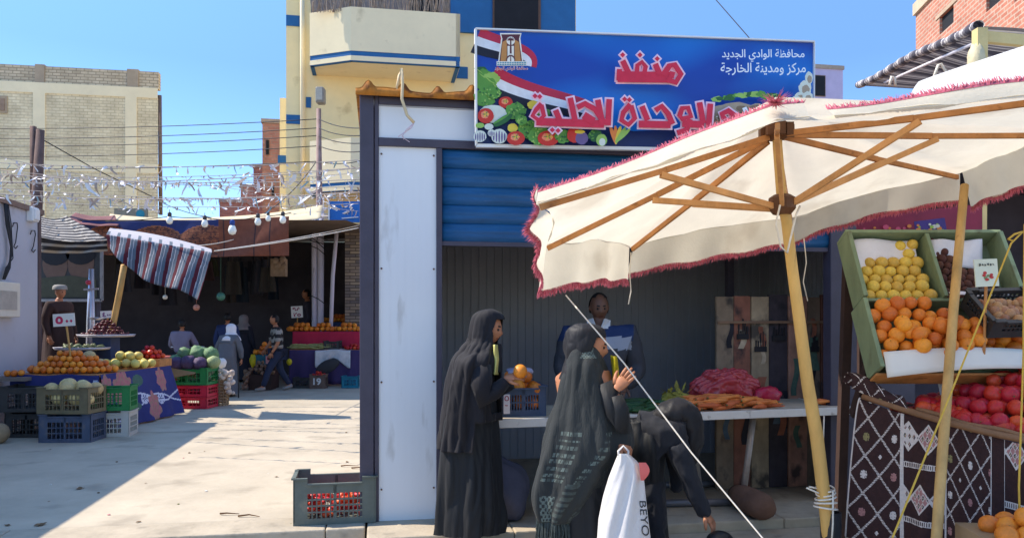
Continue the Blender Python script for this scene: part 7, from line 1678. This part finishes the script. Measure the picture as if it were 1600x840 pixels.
m = MB(); p = P(395, 563, 17.2); m.sphere(p, .1, (.7, .6, 1.5), 14, 10, fn=lambda d: .1 * math.sin(6 * d.x + 5 * d.z)); tag(m.build('plastic_bag', M('yellow_plastic', c(214, 196, 40)), smooth=True), 'yellow plastic bag hanging by the potato heap', 'bag')
m = MB(); p = P(452, 565, 17.8); m.sphere(p, .08, (.8, .6, 1), 12, 9); tag(m.build('plastic_bag', M('yellow_plastic', c(214, 196, 40)), smooth=True), 'small yellow bag hanging behind the striped man', 'bag')
pricecard(464, 487, 20, .3, .3, [('٢٥', (-.1, -.02, .1, -.12)), ('٩٨', (-.11, .12, .11, .03))], 'dim white price sign reading 25 left of the white posts', (464, 510, 20.05), (150, 40, 70))

# ============================================================ wires, bulbs, bunting
def wire(pts, r, label, name='power_line', mat=wire_m, sag=0, n=14, cat='wire', group=None):
    m = MB(); full = []
    for a_, b_ in zip(pts, pts[1:]):
        p, q = P(*a_), P(*b_)
        for k in range(n + 1): t = k / n; full.append(p.lerp(q, t) - V((0, 0, sag * 4 * t * (1 - t))))
    m.tube(full, r, 5); return tag(m.build(name, mat, smooth=True), label, cat, group)
for k, (yl, yp, yr) in enumerate(((200, 186, 199), (216, 200, 210), (228, 212, 222), (244, 228, 234), (262, 252, 246))):
    wire([(-60, yl, 24), (498, yp, 20.4), (580, yr, 17)], .012, ('topmost', 'second', 'middle', 'fourth', 'lowest')[k] + ' of the five thin power lines running to the street lamp', sag=.1)
wire([(66, 218, 16), (150, 265, 18), (260, 318, 20)], .012, 'black stay wire slanting down from the brown pole before the brick building')
wire([(250, 315, 22), (400, 340, 20), (496, 250, 20.4)], .012, 'slack wire under the power lines by the low pink houses', sag=.2)
wire([(1110, -10, 16), (1180, 70, 15)], .01, 'faint wire crossing the sky above the blue sign')
m = MB(); m.tube([V((P(57, 330, 16).x, 16, 0)), P(57, 330, 16), P(63, 203, 16)], [.13, .11, .08], 10); m.box(P(52, 250, 16), (.09, .09, 1.4)); up = tag(m.build('utility_pole', M('weathered_brown_pole', c(104, 82, 76), .9, .25, 4, .2), smooth=True), 'weathered brown utility pole rising behind the grey cabin', 'pole')
# bulb string
wire([(165, 346, 14.3), (265, 338, 14.3), (320, 339, 14.3), (363, 343, 14.3), (403, 338, 14.3), (455, 332, 14.3)], .008, 'dark cord of light bulbs in front of the tent cloth', 'bulb_cord', sag=.02)
gl = M('bulb_glass', c(244, 240, 226), .2, .03, 3, 0)
def bulb(px, py, lab, capm, s_=1):
    o = root('light_bulb', P(px, py, 14.3), lab, 'light bulb'); q = P(px, py, 14.3); m = MB(); m.lathe([(.01, -.075 * s_), (.045 * s_, -.06 * s_), (.062 * s_, -.01), (.045 * s_, .05 * s_), (.03 * s_, .07 * s_)], q, 14); m.build('glass', gl, o, smooth=True)
    m = MB(); m.lathe([(.035 * s_, .06 * s_), (.038 * s_, .13 * s_), (.02 * s_, .15 * s_)], q, 12); m.tube([q + V((0, 0, .14 * s_)), q + V((0, 0, .2))], .006, 5); m.build('socket', capm, o, smooth=True)
for px, py, lab in ((265, 344, 'light bulb at the left end of the cord'), (320, 349, 'light bulb left of the blue capped one'), (403, 346, 'light bulb right of the blue capped one'), (419, 341, 'small light bulb between two others near the posts'), (442, 343, 'light bulb nearest the white posts')): bulb(px, py, lab, M('bulb_socket', c(70, 66, 66), .6), .8 if px == 419 else 1)
bulb(363, 359, 'large bulb with a blue cap hanging lowest on the cord', M('blue_socket', c(44, 70, 140), .5), 1.25)
for k, (a_, b_) in enumerate((((335, 392, 12.6), (560, 352, 17)), ((335, 392, 12.6), (560, 356, 15)), ((300, 384, 12.9), (372, 372, 16)))):
    wire([a_, b_], .009, ('upper pale rope from the striped sheet corner to the kiosk', 'lower pale rope from the striped sheet corner to the kiosk', 'short pale rope tied behind the striped sheet')[k], 'guy_rope', rope_w, sag=.03, cat='rope')
m = MB()
for k in range(6):
    pts = [P(505 + rnd(-6, 6), rnd(300, 330), 19.8)] + [P(rnd(480, 556), rnd(315, 352), 19.6) for z in range(3)] + [P(556, rnd(310, 345), 19)]; full = []
    for a_, b_ in zip(pts, pts[1:]):
        for z in range(6): full.append(a_.lerp(b_, z / 6) - V((0, 0, .1 * math.sin(3.14 * z / 6))))
    m.tube(full, .018 if k < 2 else .01, 5)
tag(m.build('tangled_cable', M('pale_cable', c(206, 196, 192), .7), smooth=True), 'tangle of pale cables looped on the white market posts', 'cables')
for k in range(5):
    m = MB(); z0 = rnd(360, 480); m.tube([P(484, z0, 19.9), P(497, z0 + rnd(4, 12), 19.85), P(512, z0 + rnd(10, 22), 19.9)], .012, 5); tag(m.build('loose_wire', wire_m), 'black wire lashed slantwise across the white market posts', 'wire', 'wires lashed to the white posts')
silver = [M('ribbon_silver', c(214, 206, 206), .4, .15, 20, .1, metal=.15), M('ribbon_white', c(226, 220, 214), .6, .1, 20, .1), M('ribbon_tan', c(170, 150, 136), .7, .2, 20, .1), M('ribbon_teal', c(140, 168, 176), .5, .2, 20, .1)]
rib_me = []
for k in range(10):
    m = MB(); L_ = rnd(.06, .16); wd = rnd(.018, .04); tw = rnd(-2, 2); ph = rnd(0, 6); bend = rnd(-.8, .8)
    def rf(u, v): a_ = tw * v + ph; return V((math.cos(a_) * (u - .5) * wd * (1 - .5 * v) + bend * v * v * L_, math.sin(a_) * (u - .5) * wd + .3 * L_ * v * math.sin(ph + 3 * v), -v * L_ * math.cos(bend * v)))
    m.grid(rf, 2, 5); o = m.build('x', [silver[(0, 1, 0, 1, 2, 0, 3, 1, 2, 0)[k]]]); rib_me.append(o.data); bpy.data.objects.remove(o)
ST = [((-40, 252, 11.6), (560, 250, 10.6)), ((-40, 308, 12.6), (560, 318, 11.4)), ((-40, 272, 14.0), (558, 262, 13.2)), ((-40, 283, 9.2), (566, 262, 8.2)), ((-40, 300, 10.4), (566, 300, 8.6)), ((-40, 268, 10.8), (566, 280, 9.4)), ((-30, 262, 12.2), (566, 292, 10.6)), ((-20, 292, 13.2), (560, 306, 12.0)), ((0, 285, 14.6), (560, 270, 14.0)), ((20, 305, 15.8), (555, 300, 16.0)), ((-20, 240, 13.4), (230, 290, 13.8)), ((300, 285, 17.5), (560, 312, 17.2)), ((380, 300, 18.5), (560, 330, 18))]
NAMES = ('high near one', 'low middle one', 'far middle one', 'first', 'second', 'third', 'fourth', 'fifth', 'sixth', 'seventh', 'short left', 'short right', 'lowest right')
for k, (a_, b_) in enumerate(ST):
    p, q = P(*a_), P(*b_); o = root('bunting_string', p.lerp(q, .5), 'silver ribbon bunting string over the square, ' + NAMES[k] + ' counting from the kiosk', 'bunting'); m = MB(); pts = []
    ln = (q - p).length; sg_ = .03 * ln * .5
    def at(t): return p.lerp(q, t) - V((0, 0, sg_ * 4 * t * (1 - t)))
    m.tube([at(t / 16) for t in range(17)], .005, 4); m.build('cord', M('grey_string', c(150, 140, 136), .8), o)
    n = min(98, int(ln * 8.5))
    for i in range(n):
        t = (i + rnd(0, 1)) / n; r_ = bpy.data.objects.new('ribbon', random.choice(rib_me)); COL.objects.link(r_); r_.parent = o; r_.location = at(t) - o.location; r_.rotation_euler = (rnd(-.9, .9), rnd(-1.2, 1.2), rnd(0, 6.28)); s_ = rnd(.6, 1.35); r_.scale = (s_,) * 3
